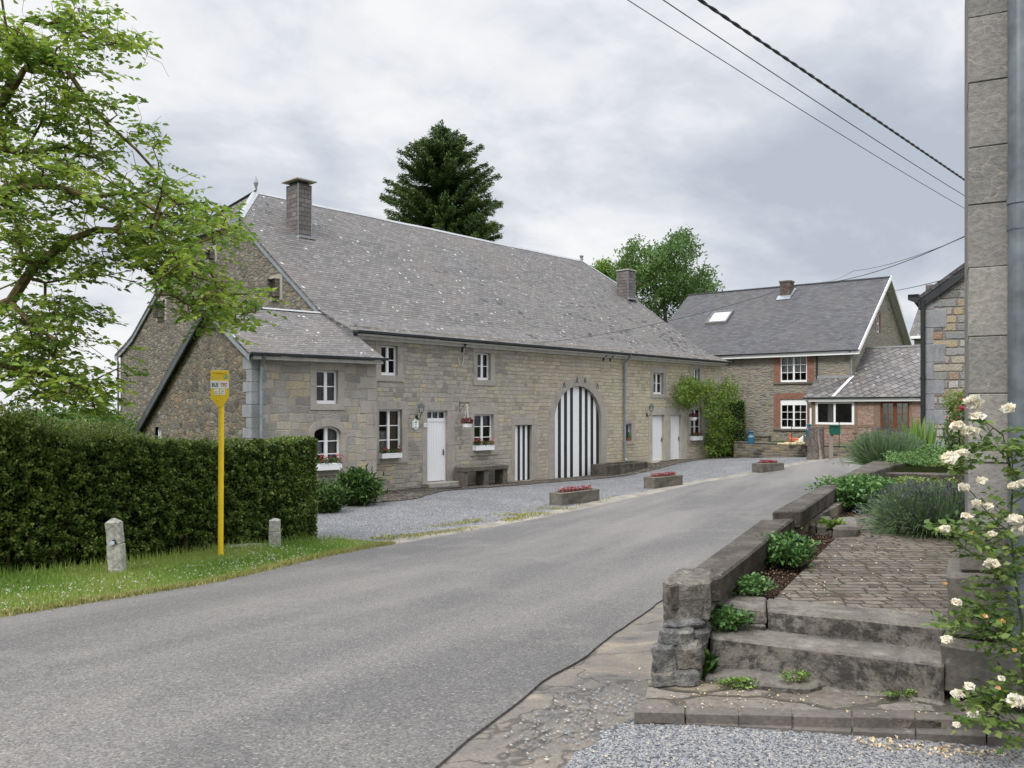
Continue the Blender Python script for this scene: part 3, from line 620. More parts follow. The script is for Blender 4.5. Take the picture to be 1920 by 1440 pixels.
o = grassf('grass', pts_in(vp, 150000), .05, .007, K['grass'], .7); tag(o, 'short green verge grass between the clipped hedge and the road', 'grass', kind='stuff')
hl = np.array(resample(VL, 400)); q = hl[rng.integers(0, 400, 3600)]+rng.normal(0, .16, (3600, 2))+[.15, -.15]
o = grassf('tall_grass', q, .15, .008, K['grass'], .5); tag(o, 'longer unmown grass along the foot of the hedge', 'grass', kind='stuff')
el = np.array(resample(VR, 500)); q = el[rng.integers(0, 500, 24000)]+rng.normal(0, .075, (24000, 2))+[-.04, .02]
o = grassf('dry_grass', q, .05, .011, K['grassd'], .9); tag(o, 'yellowing grass fringe along the edge of the asphalt', 'grass', kind='stuff')
gl = np.array(resample(off_line([(-3.4, 15.0)]+RL[5:10], .75), 600))[:330]; w = np.clip(rng.normal(.35, .2, 7000), 0, 1); q = gl[(w*329).astype(int)]+np.c_[rng.normal(0, .3, 7000), rng.normal(0, .22, 7000)]
w = [mnoise.noise((a*1.1, b*1.1, 0)) > -.05 for a, b in q]; q = q[np.array(w)]
o = grassf('moss_patches', q, .03, .02, K['grassd'], 1.5); tag(o, 'moss and yellow-green weeds creeping over the gravel beside the road', 'moss', kind='stuff')
# clover heads
c0 = pts_in(vp, 2600); k = np.array([mnoise.noise((a*.7, b*.7, 3)) for a, b in c0]); c0 = c0[k > .05][:560]
c0 = np.concatenate([c0, pts_in([(-6.3, 9.0), (-4.9, 9.2), (-3.0, 13.8), (-3.8, 14.6)], 260)])
z = gz(c0[:, 0], c0[:, 1])+.065+rng.uniform(0, .025, len(c0)); cc = np.repeat(np.c_[c0, z], 5, 0)+rng.normal(0, .006, (len(c0)*5, 3))
o = leaves('clover_flowers', cc, .012, K['clover'], asp=.9, jit=.3); tag(o, 'small white clover heads scattered through the verge grass', 'clover', kind='stuff')
# distant hills
for i, (r_, h, a0, a1, y0) in enumerate([(900, 30, -60, 20, 700), (1600, 70, -75, 35, 1200)]):
    rows = []
    for z_, k in ((-12, 0), (.55, .35), (1, 1)):
        row = []
        for a in np.linspace(R(a0), R(a1), 160):
            hh = -4+h*(.55+.45*mnoise.noise((a*3+i*9, i, 0))+.12*mnoise.noise((a*14, i, 3))+.03*mnoise.noise((a*80, i, 5)))*.42
            rr = r_+k*r_*.5; tp = -(17-4*i+7*mnoise.noise((a*4+i*9, i, 0))+2*mnoise.noise((a*22, i, 3))+.8*mnoise.noise((a*90, i, 5)))/F*rr; row.append((math.sin(a)*rr, math.cos(a)*rr, -90 if z_ < 0 else (tp-25 if z_ < .9 else tp)))
        rows.append(row)
    tag(MB().grid(rows).build('hill', K['hill'], smooth=True), kind='structure')
# ------------------------------------------------------------ walls, windows
def arch_pts(x0, x1, zs, rise, n=14):
    c = (x0+x1)/2; a = (x1-x0)/2
    return [(c+a*math.cos(math.pi*k/n), zs+rise*math.sin(math.pi*k/n)) for k in range(n+1)]   # right to left over the top
def facade(x0, x1, z0, z1, ops, mat, parent, name='wall', depth=.22, y=0.0, revmat=None):
    """front wall sheet with openings; op = (xa, xb, za, zb, rise)  rise>0: arched top ending at zb"""
    mb = MB(); xs = sorted({x0, x1, *[v for o in ops for v in o[:2]]}); zs = sorted({z0, z1, *[v for o in ops for v in o[2:4]]})
    for a, b in zip(xs, xs[1:]):
        for c, d in zip(zs, zs[1:]):
            mx, mz = (a+b)/2, (c+d)/2
            if any(o[0] < mx < o[1] and o[2] < mz < o[3] for o in ops): continue
            mb.poly([(a, y, c), (b, y, c), (b, y, d), (a, y, d)])
    for o in ops:
        xa, xb, za, zb, ri = (*o, 0)[:5]; m = 0
        if ri:
            ap = arch_pts(xa, xb, zb-ri, ri); h = len(ap)//2
            for k in range(h): mb.poly([(ap[k+1][0], y, ap[k+1][1]), (ap[k][0], y, ap[k][1]), (xb, y, zb)])
            for k in range(h, len(ap)-1): mb.poly([(ap[k+1][0], y, ap[k+1][1]), (ap[k][0], y, ap[k][1]), (xa, y, zb)])
            mb.poly([(xa, y, zb), (ap[h][0], y, ap[h][1]), (xb, y, zb)]) if abs(ap[h][1]-zb) > 1e-4 else None
            for k in range(len(ap)-1): mb.poly([(ap[k][0], y, ap[k][1]), (ap[k+1][0], y, ap[k+1][1]), (ap[k+1][0], y+depth, ap[k+1][1]), (ap[k][0], y+depth, ap[k][1])])
            zt = zb-ri
        else:
            mb.poly([(xa, y, zb), (xa, y+depth, zb), (xb, y+depth, zb), (xb, y, zb)]); zt = zb
        mb.poly([(xa, y, za), (xa, y+depth, za), (xa, y+depth, zt), (xa, y, zt)])
        mb.poly([(xb, y, za), (xb, y, zt), (xb, y+depth, zt), (xb, y+depth, za)])
        mb.poly([(xa, y, za), (xb, y, za), (xb, y+depth, za), (xa, y+depth, za)])
    return mb.build(name, mat, parent)
def surround(op, out, parent, mat, y=0.0, pr=.012, rise=0, sill=True, keyst=False, name='stone_surround', depth=.2, jambs=3):
    """jamb blocks, lintel and sill standing a little proud of the wall, each stone bevelled"""
    xa, xb, za, zb = op[:4]; ox0, ox1, oz0, oz1 = out; mb = MB(); e = .004
    if rise:
        zs = zb-rise; n = 7; ap = arch_pts(xa+e, xb-e, zs, rise-e, n*2); bp = arch_pts(ox0, ox1, zs, oz1-zs, n*2)
        for k in range(0, n*2, 2):
            mb.xz([ap[k], bp[k], bp[k+1], bp[k+2], ap[k+2], ap[k+1]][::1], y-pr, y+depth)
        lt = zs
    else:
        mb.xz([(ox0, zb), (ox1, zb), (ox1, oz1), (ox0, oz1)], y-pr, y+depth); lt = zb
    lo = za
    hs = [lo+(lt-lo)*k/jambs for k in range(jambs+1)]
    for k in range(jambs):
        w = 0 if k % 2 else .0
        mb.xz([(ox0+w, hs[k]), (xa+e, hs[k]), (xa+e, hs[k+1]-.004), (ox0+w, hs[k+1]-.004)], y-pr, y+depth)
        mb.xz([(xb-e, hs[k]), (ox1-w, hs[k]), (ox1-w, hs[k+1]-.004), (xb-e, hs[k+1]-.004)], y-pr, y+depth)
    if sill: mb.xz([(ox0, oz0), (ox1, oz0), (ox1, za+e), (ox0, za+e)], y-pr-.02, y+depth)
    return mb.build(name, mat, parent, bevel=.006)
def window(op, parent, y=.12, cols=2, rows=2, rise=0, casement=True, box=0, fw=.055, bot=.10, curtain=None, y0=0.0, mat='white', lab=None):
    """frame with glazing bars; children pane (and curtain)"""
    xa, xb, za, zb = op[:4]; mb = MB(); Y0, Y1 = y0+y, y0+y+.06
    def bar(a, b, c, d, p=0): mb.box(a, b, Y0-p, Y1, c, d)
    zt = zb-rise
    bar(xa, xa+fw, za, zt); bar(xb-fw, xb, za, zt); bar(xa+fw, xb-fw, za, za+bot)
    if not rise: bar(xa+fw, xb-fw, zb-fw, zb)
    else:
        ap = arch_pts(xa, xb, zt, rise, 10); bp = arch_pts(xa+fw, xb-fw, zt, rise-fw, 10)
        for k in range(10): mb.xz([bp[k], ap[k], ap[k+1], bp[k+1]], Y0, Y1)
    top = zb-fw-box
    if box: bar(xa+fw, xb-fw, top, zb-fw, .01)
    c = (xa+xb)/2
    if casement:
        mw = .045 if rise == 0 else .05
        bar(c-mw, c+mw, za+bot, (top if not rise else zb-fw*.6), .012)
        leafs = [(xa+fw, c-mw), (c+mw, xb-fw)]
    else: leafs = [(xa+fw, xb-fw)]
    zr = [za+bot+(top-za-bot)*k/rows for k in range(1, rows)] if not isinstance(rows, (list, tuple)) else [za+bot+(top-za-bot)*k for k in rows]
    n = max(1, cols//2) if casement else cols
    for a, b in leafs:
        for z in zr: mb.box(a, b, Y0+.008, Y1-.008, z-.014, z+.014)
        for k in range(1, n):
            x = a+(b-a)*k/n; mb.box(x-.013, x+.013, Y0+.011, Y1-.011, za+bot, top)
    w = mb.build('window', K[mat], parent)
    if lab: w['label'] = lab
    g_ = MB()
    if rise:
        ap = arch_pts(xa+.02, xb-.02, zt, rise-.02, 10); g_.poly([(xa+.02, Y1-.02, za+.03), (xb-.02, Y1-.02, za+.03)]+[(p[0], Y1-.02, p[1]) for p in ap])
    else: g_.poly([(xa+.02, Y1-.02, za+.03), (xb-.02, Y1-.02, za+.03), (xb-.02, Y1-.02, zb-.02), (xa+.02, Y1-.02, zb-.02)])
    g_.build('pane', K['glass'], w)
    for cu in (curtain or []):
        f0, f1, z0_, z1_, cm = cu; n = 24; rows_ = []
        xx = [xa+(xb-xa)*(f0+(f1-f0)*k/n) for k in range(n+1)]
        for zz in (za+(zb-za)*z0_, za+(zb-za)*z1_): rows_.append([(x, Y1+.10+.025*math.sin(k*1.9), zz) for k, x in enumerate(xx)])
        MB().grid(rows_).build('curtain', K[cm], w)
    return w
def gutter(pts, parent, name='gutter', r=.07, mat='darkzinc'):
    """half-round gutter along a line of points"""
    rows = []; p0, p1 = Vector(pts[0]), Vector(pts[-1]); d = (p1-p0).normalized(); x = d.cross(Vector((0, 0, 1))).normalized()
    prof = [(-math.cos(w)*r, -math.sin(w)*r) for w in np.linspace(0, math.pi, 9)]+[(math.cos(w)*(r-.008)*1., -math.sin(w)*(r-.008)) for w in np.linspace(0, math.pi, 9)]
    for a, b in prof: rows.append([tuple(Vector(p)+x*a+Vector((0, 0, b))) for p in pts])
    rows.append(rows[0])
    mb = MB().grid(rows)
    for e in (0, -1): mb.poly([rows[k][e] for k in range(9)])
    mb.tube([tuple(Vector(p)+x*r) for p in pts], .011, 6)
    return mb.build(name, K[mat], parent)
def quoins(parent, x, z0, z1, side, mat, y=0.0, h=.3, w=(.48, .3), wb=(.3, .48), pr=.014, back=-1):
    """corner stones wrapping a corner at (x, y); side +1: the facade lies to +x"""
    mb = MB(); z = z0; k = 0
    while z < z1-.05:
        hh = min(h*random.uniform(.85, 1.15), z1-z); a, b = w[k % 2]*random.uniform(.9, 1.1), wb[k % 2]*random.uniform(.9, 1.1)
        xs = (x-pr*side, x+a*side); mb.box(xs[0], xs[1], y-pr, y+b, z+.005, z+hh-.005); z += hh; k += 1
    return mb.build('quoin', mat, parent, bevel=.008)
# ------------------------------------------------------------ the farmhouse
hb = -2.9; fh = thing('farmhouse', (*H.w(0, 0), hb), H.ang, 'long grey-yellow limestone farmhouse with a steep slate roof and an arched striped barn door', 'farmhouse')
def hop(u0, u1, vt, vb, q=0): x0, x1 = H.x(u0), H.x(u1); return (x0, x1, H.z(u0, vb), H.z(u0, vt))
GL, GR = -3.64, 19.9; DEP = 16.84
ops = {}
W = {'w1': ((714.5, 746, 647, 703.5), (703.8, 756.3, 631.5, 714.5)), 'w2': ((895, 920, 661, 712.5), (886.7, 928, 647, 722.5)),
 'w3': ((710.5, 754, 768, 859), (701, 764.6, 752.5, 871)), 'd1': ((801, 839, 770, 905), (792, 853, 753.5, 905)), 'w4': ((889, 925.6, 777, 846), (882, 933.5, 761.5, 855)),
 'sd': ((965.4, 997.5, 797.3, 903), (959.6, 1007.7, 783, 903)), 'sl': ((1173.4, 1184, 794.4, 827.7), (1171.3, 1188.5, 788, 834)), 'w5': ((1225, 1244, 698.8, 739), (1220, 1249, 686.5, 746)),
 'w6': ((1299.4, 1312, 690.9, 722), (1294.4, 1317, 681, 728)), 'd2': ((1223, 1245.4, 778.4, 866), (1216.5, 1251, 765, 866)), 'd3': ((1257, 1277.5, 778.8, 863.5), (1251, 1287.7, 765, 863.5)), 'w7': ((1295.6, 1316, 766.7, 820), (1289, 1324, 756, 834))}
OP = {k: hop(*v[0]) for k, v in W.items()}; OUT = {k: hop(*v[1]) for k, v in W.items()}
for k in OUT: a = OUT[k]; OUT[k] = (a[0], a[1], a[2], a[3])
# the two right-hand doors share one level
OP['d3'] = (OP['d3'][0], OP['d3'][1], OP['d2'][2], OP['d2'][3]); OUT['d3'] = (OUT['d2'][1]+.001, OUT['d3'][1], OP['d2'][2], OUT['d2'][3])
gx0, gx1 = H.x(1039.2), H.x(1127.9); gzb = H.z(1083, 896)-.05; gzt = (HY-723.5)/F*H.w((gx0+gx1)/2, 0)[1]; GATE = (gx0, gx1, gzb, gzt, 1.5)
OPS = [OP[k] for k in W]+[GATE]
EZ = 2.62
facade(GL, GR, hb, EZ, OPS, K['facade'], fh, depth=.2)
PROF = [(-.34, 2.44), (.5, 2.78), (1.4, 3.2), (3.4, 4.66), (5.0, 5.84), (6.35, 6.93), (8.42, 8.57)]
FULL = PROF+[(DEP-q, z) for q, z in PROF[-2::-1]]
def gable(x, mat, sgn, ops_=()):
    """gable wall in the plane x, clipped below the half hip"""
    pr = [(q, z) for q, z in FULL if 0 <= q <= DEP]; pr = [(0, EZ)]+pr+[(DEP, EZ)]; pr = [(q, z-.10) for q, z in pr if q <= 6.4 or q >= DEP-6.4]
    mb = MB(); qs = sorted({0, DEP, *[p[0] for p in pr], *[v for o in ops_ for v in o[:2]]}); top = lambda q: float(np.interp(q, [p[0] for p in pr], [p[1] for p in pr]))
    for a, b in zip(qs, qs[1:]):
        if b-a < 1e-4: continue
        o = [o for o in ops_ if o[0]-1e-6 <= a and b <= o[1]+1e-6]
        seg = [(hb, None)] if not o else [(hb, o[0][2]), (o[0][3], None)]
        for z0, z1 in seg:
            za, zb_ = (top(a), top(b)) if z1 is None else (z1, z1)
            p = [(x, a, z0), (x, b, z0), (x, b, zb_), (x, a, za)]; mb.poly(p if sgn > 0 else p[::-1])
    for o in ops_:
        a, b, c, d = o; e = x+.2*(-sgn)*-1 if sgn < 0 else x-.2
        mb.poly([(x, a, c), (e, a, c), (e, a, d), (x, a, d)]); mb.poly([(x, b, c), (e, b, c), (e, b, d), (x, b, d)])
        mb.poly([(x, a, d), (e, a, d), (e, b, d), (x, b, d)]); mb.poly([(x, a, c), (e, a, c), (e, b, c), (x, b, c)])
    return mb.build('gable_wall', mat, fh)
def gop(u0, u1, v0, v1):
    a, b = H.y(u1, GL), H.y(u0, GL); a, b = min(a, b), max(a, b); Yv = H.w(GL, (a+b)/2)[1]; return (a, b, (HY-v1)/F*Yv, (HY-v0)/F*Yv)
gops = sorted([gop(511, 525, 524, 557), gop(393, 403, 470, 486), gop(296, 309, 566, 596)])
gable(GL, K['gable'], -1, gops); gable(GR, K['gable'], 1)
for a, b, c, d in gops:          # small gable windows with their stone jambs
    mb = MB(); e = GL-.012
    for p in ((a-.16, a, c-.12, d+.16), (b, b+.16, c-.12, d+.16), (a, b, d, d+.16), (a, b, c-.12, c)): mb.box(e, GL+.19, p[0], p[1], p[2], p[3])
    mb.build('stone_surround', K['cut'], fh, bevel=.006)
    m2 = MB(); x0 = GL+.13; f = .045
    for p in ((a, a+f, c, d), (b-f, b, c, d), (a+f, b-f, c, c+f), (a+f, b-f, d-f, d), ((a+b)/2-.02, (a+b)/2+.02, c+f, d-f), (a+f, b-f, (c+d)/2-.012, (c+d)/2+.012)): m2.box(x0, x0+.05, p[0], p[1], p[2], p[3])
    w = m2.build('window', K['offwhite'], fh); MB().poly([(x0+.03, a, c), (x0+.03, a, d), (x0+.03, b, d), (x0+.03, b, c)]).build('pane', K['glass'], w)
MB().poly([(GL, DEP, hb), (GL, DEP, EZ), (GR, DEP, EZ), (GR, DEP, hb)]).build('rear_wall', K['gable'], fh)
# roof with half hips
def roofpolys():
    P_ = []; xl, xr = GL-.12, 20.25; rl, rr = -1.89, 19.0
    def xe(q):
        k = max(0, min(1, (q-6.35)/(8.42-6.35))); return xl+(rl-xl)*k, xr+.25*0+(rr-xr)*k
    def row(q, z, n=30):
        a, b = xe(q if q <= 8.42 else DEP-q); return [(a+(b-a)*k/n, q, z+.022*mnoise.noise(((a+(b-a)*k/n)*.45, q*.5, 1))) for k in range(n+1)]
    rows = [row(q, z) for q, z in FULL]
    for a, b in zip(rows, rows[1:]):
        for k in range(len(a)-1): P_.append([a[k], a[k+1], b[k+1], b[k]])
    i = 5; j = 7
    P_.append([rows[i][0], rows[6][0], rows[j][0]]); P_.append([rows[i][-1], rows[j][-1], rows[6][-1]])
    return P_, rows
RP, RW = roofpolys()
roof = MB().slab(RP, .09).build('roof', K['slate'], fh)
# lead ridge, hip flashings, bargeboards
def ribbon(pts, w, mat, name, parent, up=.02, th=.012, side=(0, 1, 0)):
    mb = MB(); s = Vector(side).normalized()*w/2
    for a, b in zip(pts, pts[1:]):
        a, b = Vector(a)+Vector((0, 0, up)), Vector(b)+Vector((0, 0, up)); d = Vector((0, 0, th))
        mb.poly([a-s, b-s, b+d, a+d]); mb.poly([a+d, b+d, b+s, a+s])
    return mb.build(name, mat, parent)
mb = MB()
for a, b in zip(RW[6], RW[6][1:]):
    mb.poly([(a[0], a[1]-.16, a[2]-.105), (b[0], b[1]-.16, b[2]-.105), (b[0], b[1], b[2]+.025), (a[0], a[1], a[2]+.025)]); mb.poly([(a[0], a[1], a[2]+.025), (b[0], b[1], b[2]+.025), (b[0], b[1]+.16, b[2]-.105), (a[0], a[1]+.16, a[2]-.105)])
mb.build('ridge_flashing', K['lead'], roof)
for (c0, rr_) in ((RW[5][0], RW[6][0]), (RW[7][0], RW[6][0]), (RW[5][-1], RW[6][-1]), (RW[7][-1], RW[6][-1])):
    a, b = Vector(c0), Vector(rr_); mb = MB(); u_ = Vector((0, 0, .03)); s1 = Vector((.17 if c0[0] < 5 else -.17, 0, .0)); s2 = Vector((0, .17 if c0[1] < 8 else -.17, 0))
    mb.poly([a+u_, b+u_, b+s1+u_*.8, a+s1+u_*.8]); mb.poly([a+u_, a+s2+u_*.8+Vector((0, 0, .10)), b+s2+u_*.8+Vector((0, 0, .10)), b+u_]); mb.build('hip_flashing', K['lead'], roof)
def barge(pts, x, w, mat, parent, th=.05, drop=.12, name='bargeboard'):
    mb = MB()
    for (q0, z0), (q1, z1) in zip(pts, pts[1:]):
        mb.poly([(x, q0, z0-drop-w), (x, q1, z1-drop-w), (x, q1, z1-drop+.08), (x, q0, z0-drop+.08)]); mb.poly([(x+th, q0, z0-drop-w), (x+th, q0, z0-drop+.08), (x+th, q1, z1-drop+.08), (x+th, q1, z1-drop-w)])
        mb.poly([(x, q0, z0-drop-w), (x+th, q0, z0-drop-w), (x+th, q1, z1-drop-w), (x, q1, z1-drop-w)])
        mb.poly([(x, q0, z0-drop+.08), (x, q1, z1-drop+.08), (x+th, q1, z1-drop+.08), (x+th, q0, z0-drop+.08)])
    return mb.build(name, mat, parent)
barge(FULL[:6], GL-.10, .14, K['zinc'], fh); barge(FULL[7:], GL-.10, .14, K['zinc'], fh); barge([FULL[5], FULL[7]], GL-.16, .12, K['zinc'], fh, th=.1)
barge(FULL[:6], GR+.22, .10, K['darkzinc'], fh)
gutter([(GL+.0, -.40, 2.44), (20.2, -.40, 2.44)], fh)
MB().box(GL+.1, 20.1, -.31, -.02, 2.30, 2.40).box(GL+.1, 20.1, -.09, -.015, 2.2, 2.32).build('eaves_board', K['offwhite'], fh)
gutter([(GL+.0, DEP+.40, 2.40), (20.2, DEP+.40, 2.40)], fh)
MB().tube([(GL-.1, DEP+.3, 2.35), (GL-.07, DEP+.08, 2.1), (GL-.07, DEP+.08, hb)], .05).build('downpipe', K['zinc'], fh)
# surrounds and windows
for k in ('w1', 'w2', 'w3', 'w4', 'sl', 'w5', 'w6', 'w7'): surround(OP[k], OUT[k], fh, K['cut'], jambs=2 if k in ('w1', 'w2', 'w3', 'w4') else 1, depth=.195)
for k in ('d1', 'sd'): surround(OP[k], OUT[k], fh, K['cut'], sill=False, jambs=4, depth=.195)
o1 = OUT['d2']; mb = MB(); zt = OP['d2'][3]; e = .004
mb.xz([(o1[0], zt), (OUT['d3'][1], zt), (OUT['d3'][1], o1[3]), (o1[0], o1[3])], -.012, .195)
for a, b in ((o1[0], OP['d2'][0]+e), (OP['d2'][1]-e, OP['d3'][0]+e), (OP['d3'][1]-e, OUT['d3'][1])): mb.xz([(a, OP['d2'][2]), (b, OP['d2'][2]), (b, zt-.004), (a, zt-.004)], -.012, .195)
mb.build('stone_surround', K['cut2'], fh, bevel=.006)
surround(GATE, (gx0-.38, gx1+.38, 0, gzt+.36), fh, K['cut'], rise=1.5, sill=False, jambs=4, depth=.195)
window(OP['w1'], fh, y=.12); window(OP['w2'], fh, y=.12)
window(OP['w3'], fh, y=.12, rows=3, curtain=[(.72, 1, .0, 1, 'tan'), (0, .6, .0, .55, 'curtain')]); window(OP['w4'], fh, y=.12, rows=3)
window(OP['sl'], fh, y=.12, casement=False, cols=1, rows=1, bot=.05, fw=.04)
window(OP['w5'], fh, y=.12, curtain=[(.55, 1, 0, 1, 'curtain')]); window(OP['w6'], fh, y=.12, bot=.06); window(OP['w7'], fh, y=.12, rows=3, curtain=[(.6, 1, .25, 1, 'redcloth' if 'redcloth' in K else 'tan')])
# doors
def plank_door(op, parent, y=.12, n=8, transom=0, handle=True, mats=('white',), name='door', hx=.9, hz=1.0, label=None):
    xa, xb, za, zb = op; mb = MB(); zt = zb-transom
    if not transom:
        for k in range(n):
            a = xa+(xb-xa)*k/n; mb.box(a+.002, xa+(xb-xa)*(k+1)/n-.002, y, y+.04, za+.02, zt-.01, k % len(mats))
    else:
        for a, b in ((xa, xa+.05), (xb-.05, xb)): mb.box(a, b, y-.02, y+.05, za, zb)
        mb.box(xa+.05, xb-.05, y-.02, y+.05, zb-.05, zb); mb.box(xa+.05, xb-.05, y-.02, y+.05, zt-.05, zt+.07)
        for k in (1, 2): c = xa+.05+(xb-xa-.1)*k/3; mb.box(c-.018, c+.018, y, y+.04, zt+.07, zb-.05)
        for k in range(n):
            a = xa+.05+(xb-xa-.1)*k/n; mb.box(a+.002, xa+.05+(xb-xa-.1)*(k+1)/n-.002, y, y+.035, za+.02, zt-.05)
    d = mb.build(name, [K[m] for m in mats], parent, bevel=.0025)
    if label: d['label'] = label
    if transom: MB().poly([(xa, y+.045, zt), (xb, y+.045, zt), (xb, y+.045, zb), (xa, y+.045, zb)]).build('pane', K['glass'], d)
    if handle:
        hx_ = xa+(xb-xa)*hx; MB().box(hx_-.02, hx_+.02, y-.015, y, za+hz-.1, za+hz+.1).tube([(hx_, y-.015, za+hz+.02), (hx_, y-.06, za+hz+.02), (hx_-.1*(1 if hx > .5 else -1), y-.06, za+hz+.02)], .011, 6).build('door_handle', K['iron'], d)
    return d
plank_door(OP['d1'], fh, transom=.33, n=7)
plank_door(OP['d2'], fh, n=6, hx=.95, label='left white plank door of the pair'); plank_door(OP['d3'], fh, n=6, hx=.93, label='right white plank door of the pair')
plank_door(OP['sd'], fh, n=7, mats=('black', 'white'), handle=False, label='narrow black-and-white striped door')
# arched gate: two striped leaves
xm = (gx0+gx1)/2
for lf in (0, 1):
    mb = MB(); a0, a1 = (gx0+.003, xm-.004) if lf == 0 else (xm+.004, gx1-.003); n = 8
    ap = lambda x: gzt-1.5+1.5*math.sqrt(max(0, 1-((x-xm)/((gx1-gx0)/2))**2))-.01
    for k in range(n):
        xa_, xb_ = a0+(a1-a0)*k/n+.002, a0+(a1-a0)*(k+1)/n-.002; col = (k % 2) if lf == 0 else ((k+1) % 2)
        mb.xz([(xa_, gzb+.03), (xb_, gzb+.03)]+[(xb_+(xa_-xb_)*j/4, max(gzb+.1, ap(xb_+(xa_-xb_)*j/4))) for j in range(5)], .14, .19, col)
    d = mb.build('gate_leaf', [K['black'], K['white']], fh)
    if lf == 0: MB().box(xm-.72, xm-.69, .11, .14, -1.75, -1.55).build('gate_latch', K['iron'], d)
# steps at the doors
d1 = OP['d1']; MB().box(d1[0]-.25, d1[1]+.25, -.38, .12, hb, d1[2]-.002).build('door_step', K['cut'], fh, bevel=.015)
MB().box(OP['d2'][0]-.2, OUT['d3'][1], -.22, .12, hb, OP['d2'][2]-.002).build('door_step', K['cut2'], fh, bevel=.015)
MB().box(gx0-.1, gx1+.1, -.12, .14, hb, gzb+.02).build('threshold', K['cut'], fh, bevel=.015)
# voussoir anchors over the arch
for u, v in ((1057, 721), (1081, 712.5), (1096, 713), (1119, 723)):
    x = H.x(u); z = H.z(u, v); MB().tube([(x-.07, -.035, z-.12), (x, -.035, z+.10), (x+.07, -.035, z-.12)], .012, 5).build('wall_anchor', K['iron'], fh)
# downpipe, putlog holes
x = H.x(1168.7); MB().tube([(x, -.40, 2.38), (x, -.38, 2.3), (x, -.09, 2.05), (x, -.09, H.z(1168.7, 860))], .052, 10).tube([(x, -.09, -.2), (x, -.09, -.12)], .065, 10).tube([(x, -.09, H.z(1168.7, 860)), (x, -.2, H.z(1168.7, 864))], .052, 10).build('downpipe', K['zinc'], fh)
# chimneys
def chimney(x0, x1, y0, y1, z0, z1, cap):
    mb = MB(); mb.box(x0, x1, y0, y1, z0, z1); c = mb.build('chimney', K['slatewall'], roof)
    t = MB()
    for a, b in ((x0, y0), (x1, y0), (x0, y1), (x1, y1)): t.box(a-.015, a+.015, b-.015, b+.015, z0+.1, z1)
    t.build('corner_trim', K['zinc'], roof)
    cx, cy = (x0+x1)/2, (y0+y1)/2
    if cap: MB().box(x0+.08, x1-.08, y0+.08, y1-.08, z1, z1+.13).build('flue', K['iron'], roof); t = MB(); t.poly([(x0-.16, y0-.16, z1+.16), (x1+.16, y0-.16, z1+.16), (cx, cy, z1+.30)]); t.poly([(x1+.16, y0-.16, z1+.16), (x1+.16, y1+.16, z1+.16), (cx, cy, z1+.30)]); t.poly([(x1+.16, y1+.16, z1+.16), (x0-.16, y1+.16, z1+.16), (cx, cy, z1+.30)]); t.poly([(x0-.16, y1+.16, z1+.16), (x0-.16, y0-.16, z1+.16), (cx, cy, z1+.30)]); t.box(x0-.16, x1+.16, y0-.16, y1+.16, z1+.12, z1+.16); t.build('chimney_cap', K['cut2'], roof)
    else: MB().box(x0-.05, x1+.05, y0-.05, y1+.05, z1, z1+.07).build('chimney_cap', K['concrete'], roof)
    MB().box(x0-.06, x1+.1, y0-.16, y0-.003, z0+.25, z0+.34).build('flashing', K['lead'], roof)
chimney(-1.63, -1.05, 5.87, 6.65, 6.2, 8.52, True); chimney(19.05, 19.72, 5.22, 5.95, 5.8, 7.68, False)
fx, fy_, fz_ = RW[6][0]; MB().lathe([(.03, fz_), (.035, fz_+.14), (.09, fz_+.32), (.10, fz_+.36), (.01, fz_+.62)], (fx, fy_), 8).build('finial', K['lead'], roof)
fx, fy_, fz_ = RW[6][-1]; MB().lathe([(.05, fz_), (.05, fz_+.1), (.12, fz_+.24), (.12, fz_+.28), (.02, fz_+.3)], (fx, fy_), 8).build('finial', K['zinc'], roof)
# ---- annex (same building, own direction)
dA = A1.ang-H.ang
def toH(mbx):
    """express annex coordinates in the farmhouse frame"""
    c, s = math.cos(dA), math.sin(dA); ox, oy = A1.o[0]-H.o[0], A1.o[1]-H.o[1]; lx, ly = ox*H.a[0]+oy*H.a[1], ox*H.b[0]+oy*H.b[1]
    mbx.v = [(lx+x*c-y*s, ly+x*s+y*c, z) for x, y, z in mbx.v]; return mbx
_ob = MB.build; AN = [False]
def _b(s, name, mats, parent=None, **kw):
    if AN[0] and not getattr(s, '_t', False): toH(s); s._t = True
    return _ob(s, name, mats, parent, **kw)
MB.build = _b; AN[0] = True
AY = .22                                    # wall stands behind the eaves line
def aop(u0, u1, vt, vb): return (A1.x(u0, AY), A1.x(u1, AY), A1.z(u0, vb, AY), A1.z(u0, vt, AY))
aw1 = aop(593.3, 634, 693.7, 757.3); aw2 = (*aop(589, 639.6, 799.5, 884), .22)
AE = 1.42; AL, AR_ = .06, 3.9; zr = 3.10
facade(AL, AR_, hb, AE, [aw1, aw2], K['annex'], fh, y=AY, depth=.2)
surround(aw1, aop(581.5, 646, 677, 769), fh, K['cut'], y=AY, jambs=2, depth=.195)
a2o = aop(577.7, 651.7, 785, 894); surround(aw2, a2o, fh, K['cut'], y=AY, rise=.22, jambs=2, depth=.195)
window(aw1, fh, y0=AY); window(aw2[:4], fh, y0=AY, rows=3, rise=.22, curtain=[(.04, .46, .38, .66, 'paper'), (.5, .98, 0, .95, 'curtain')])
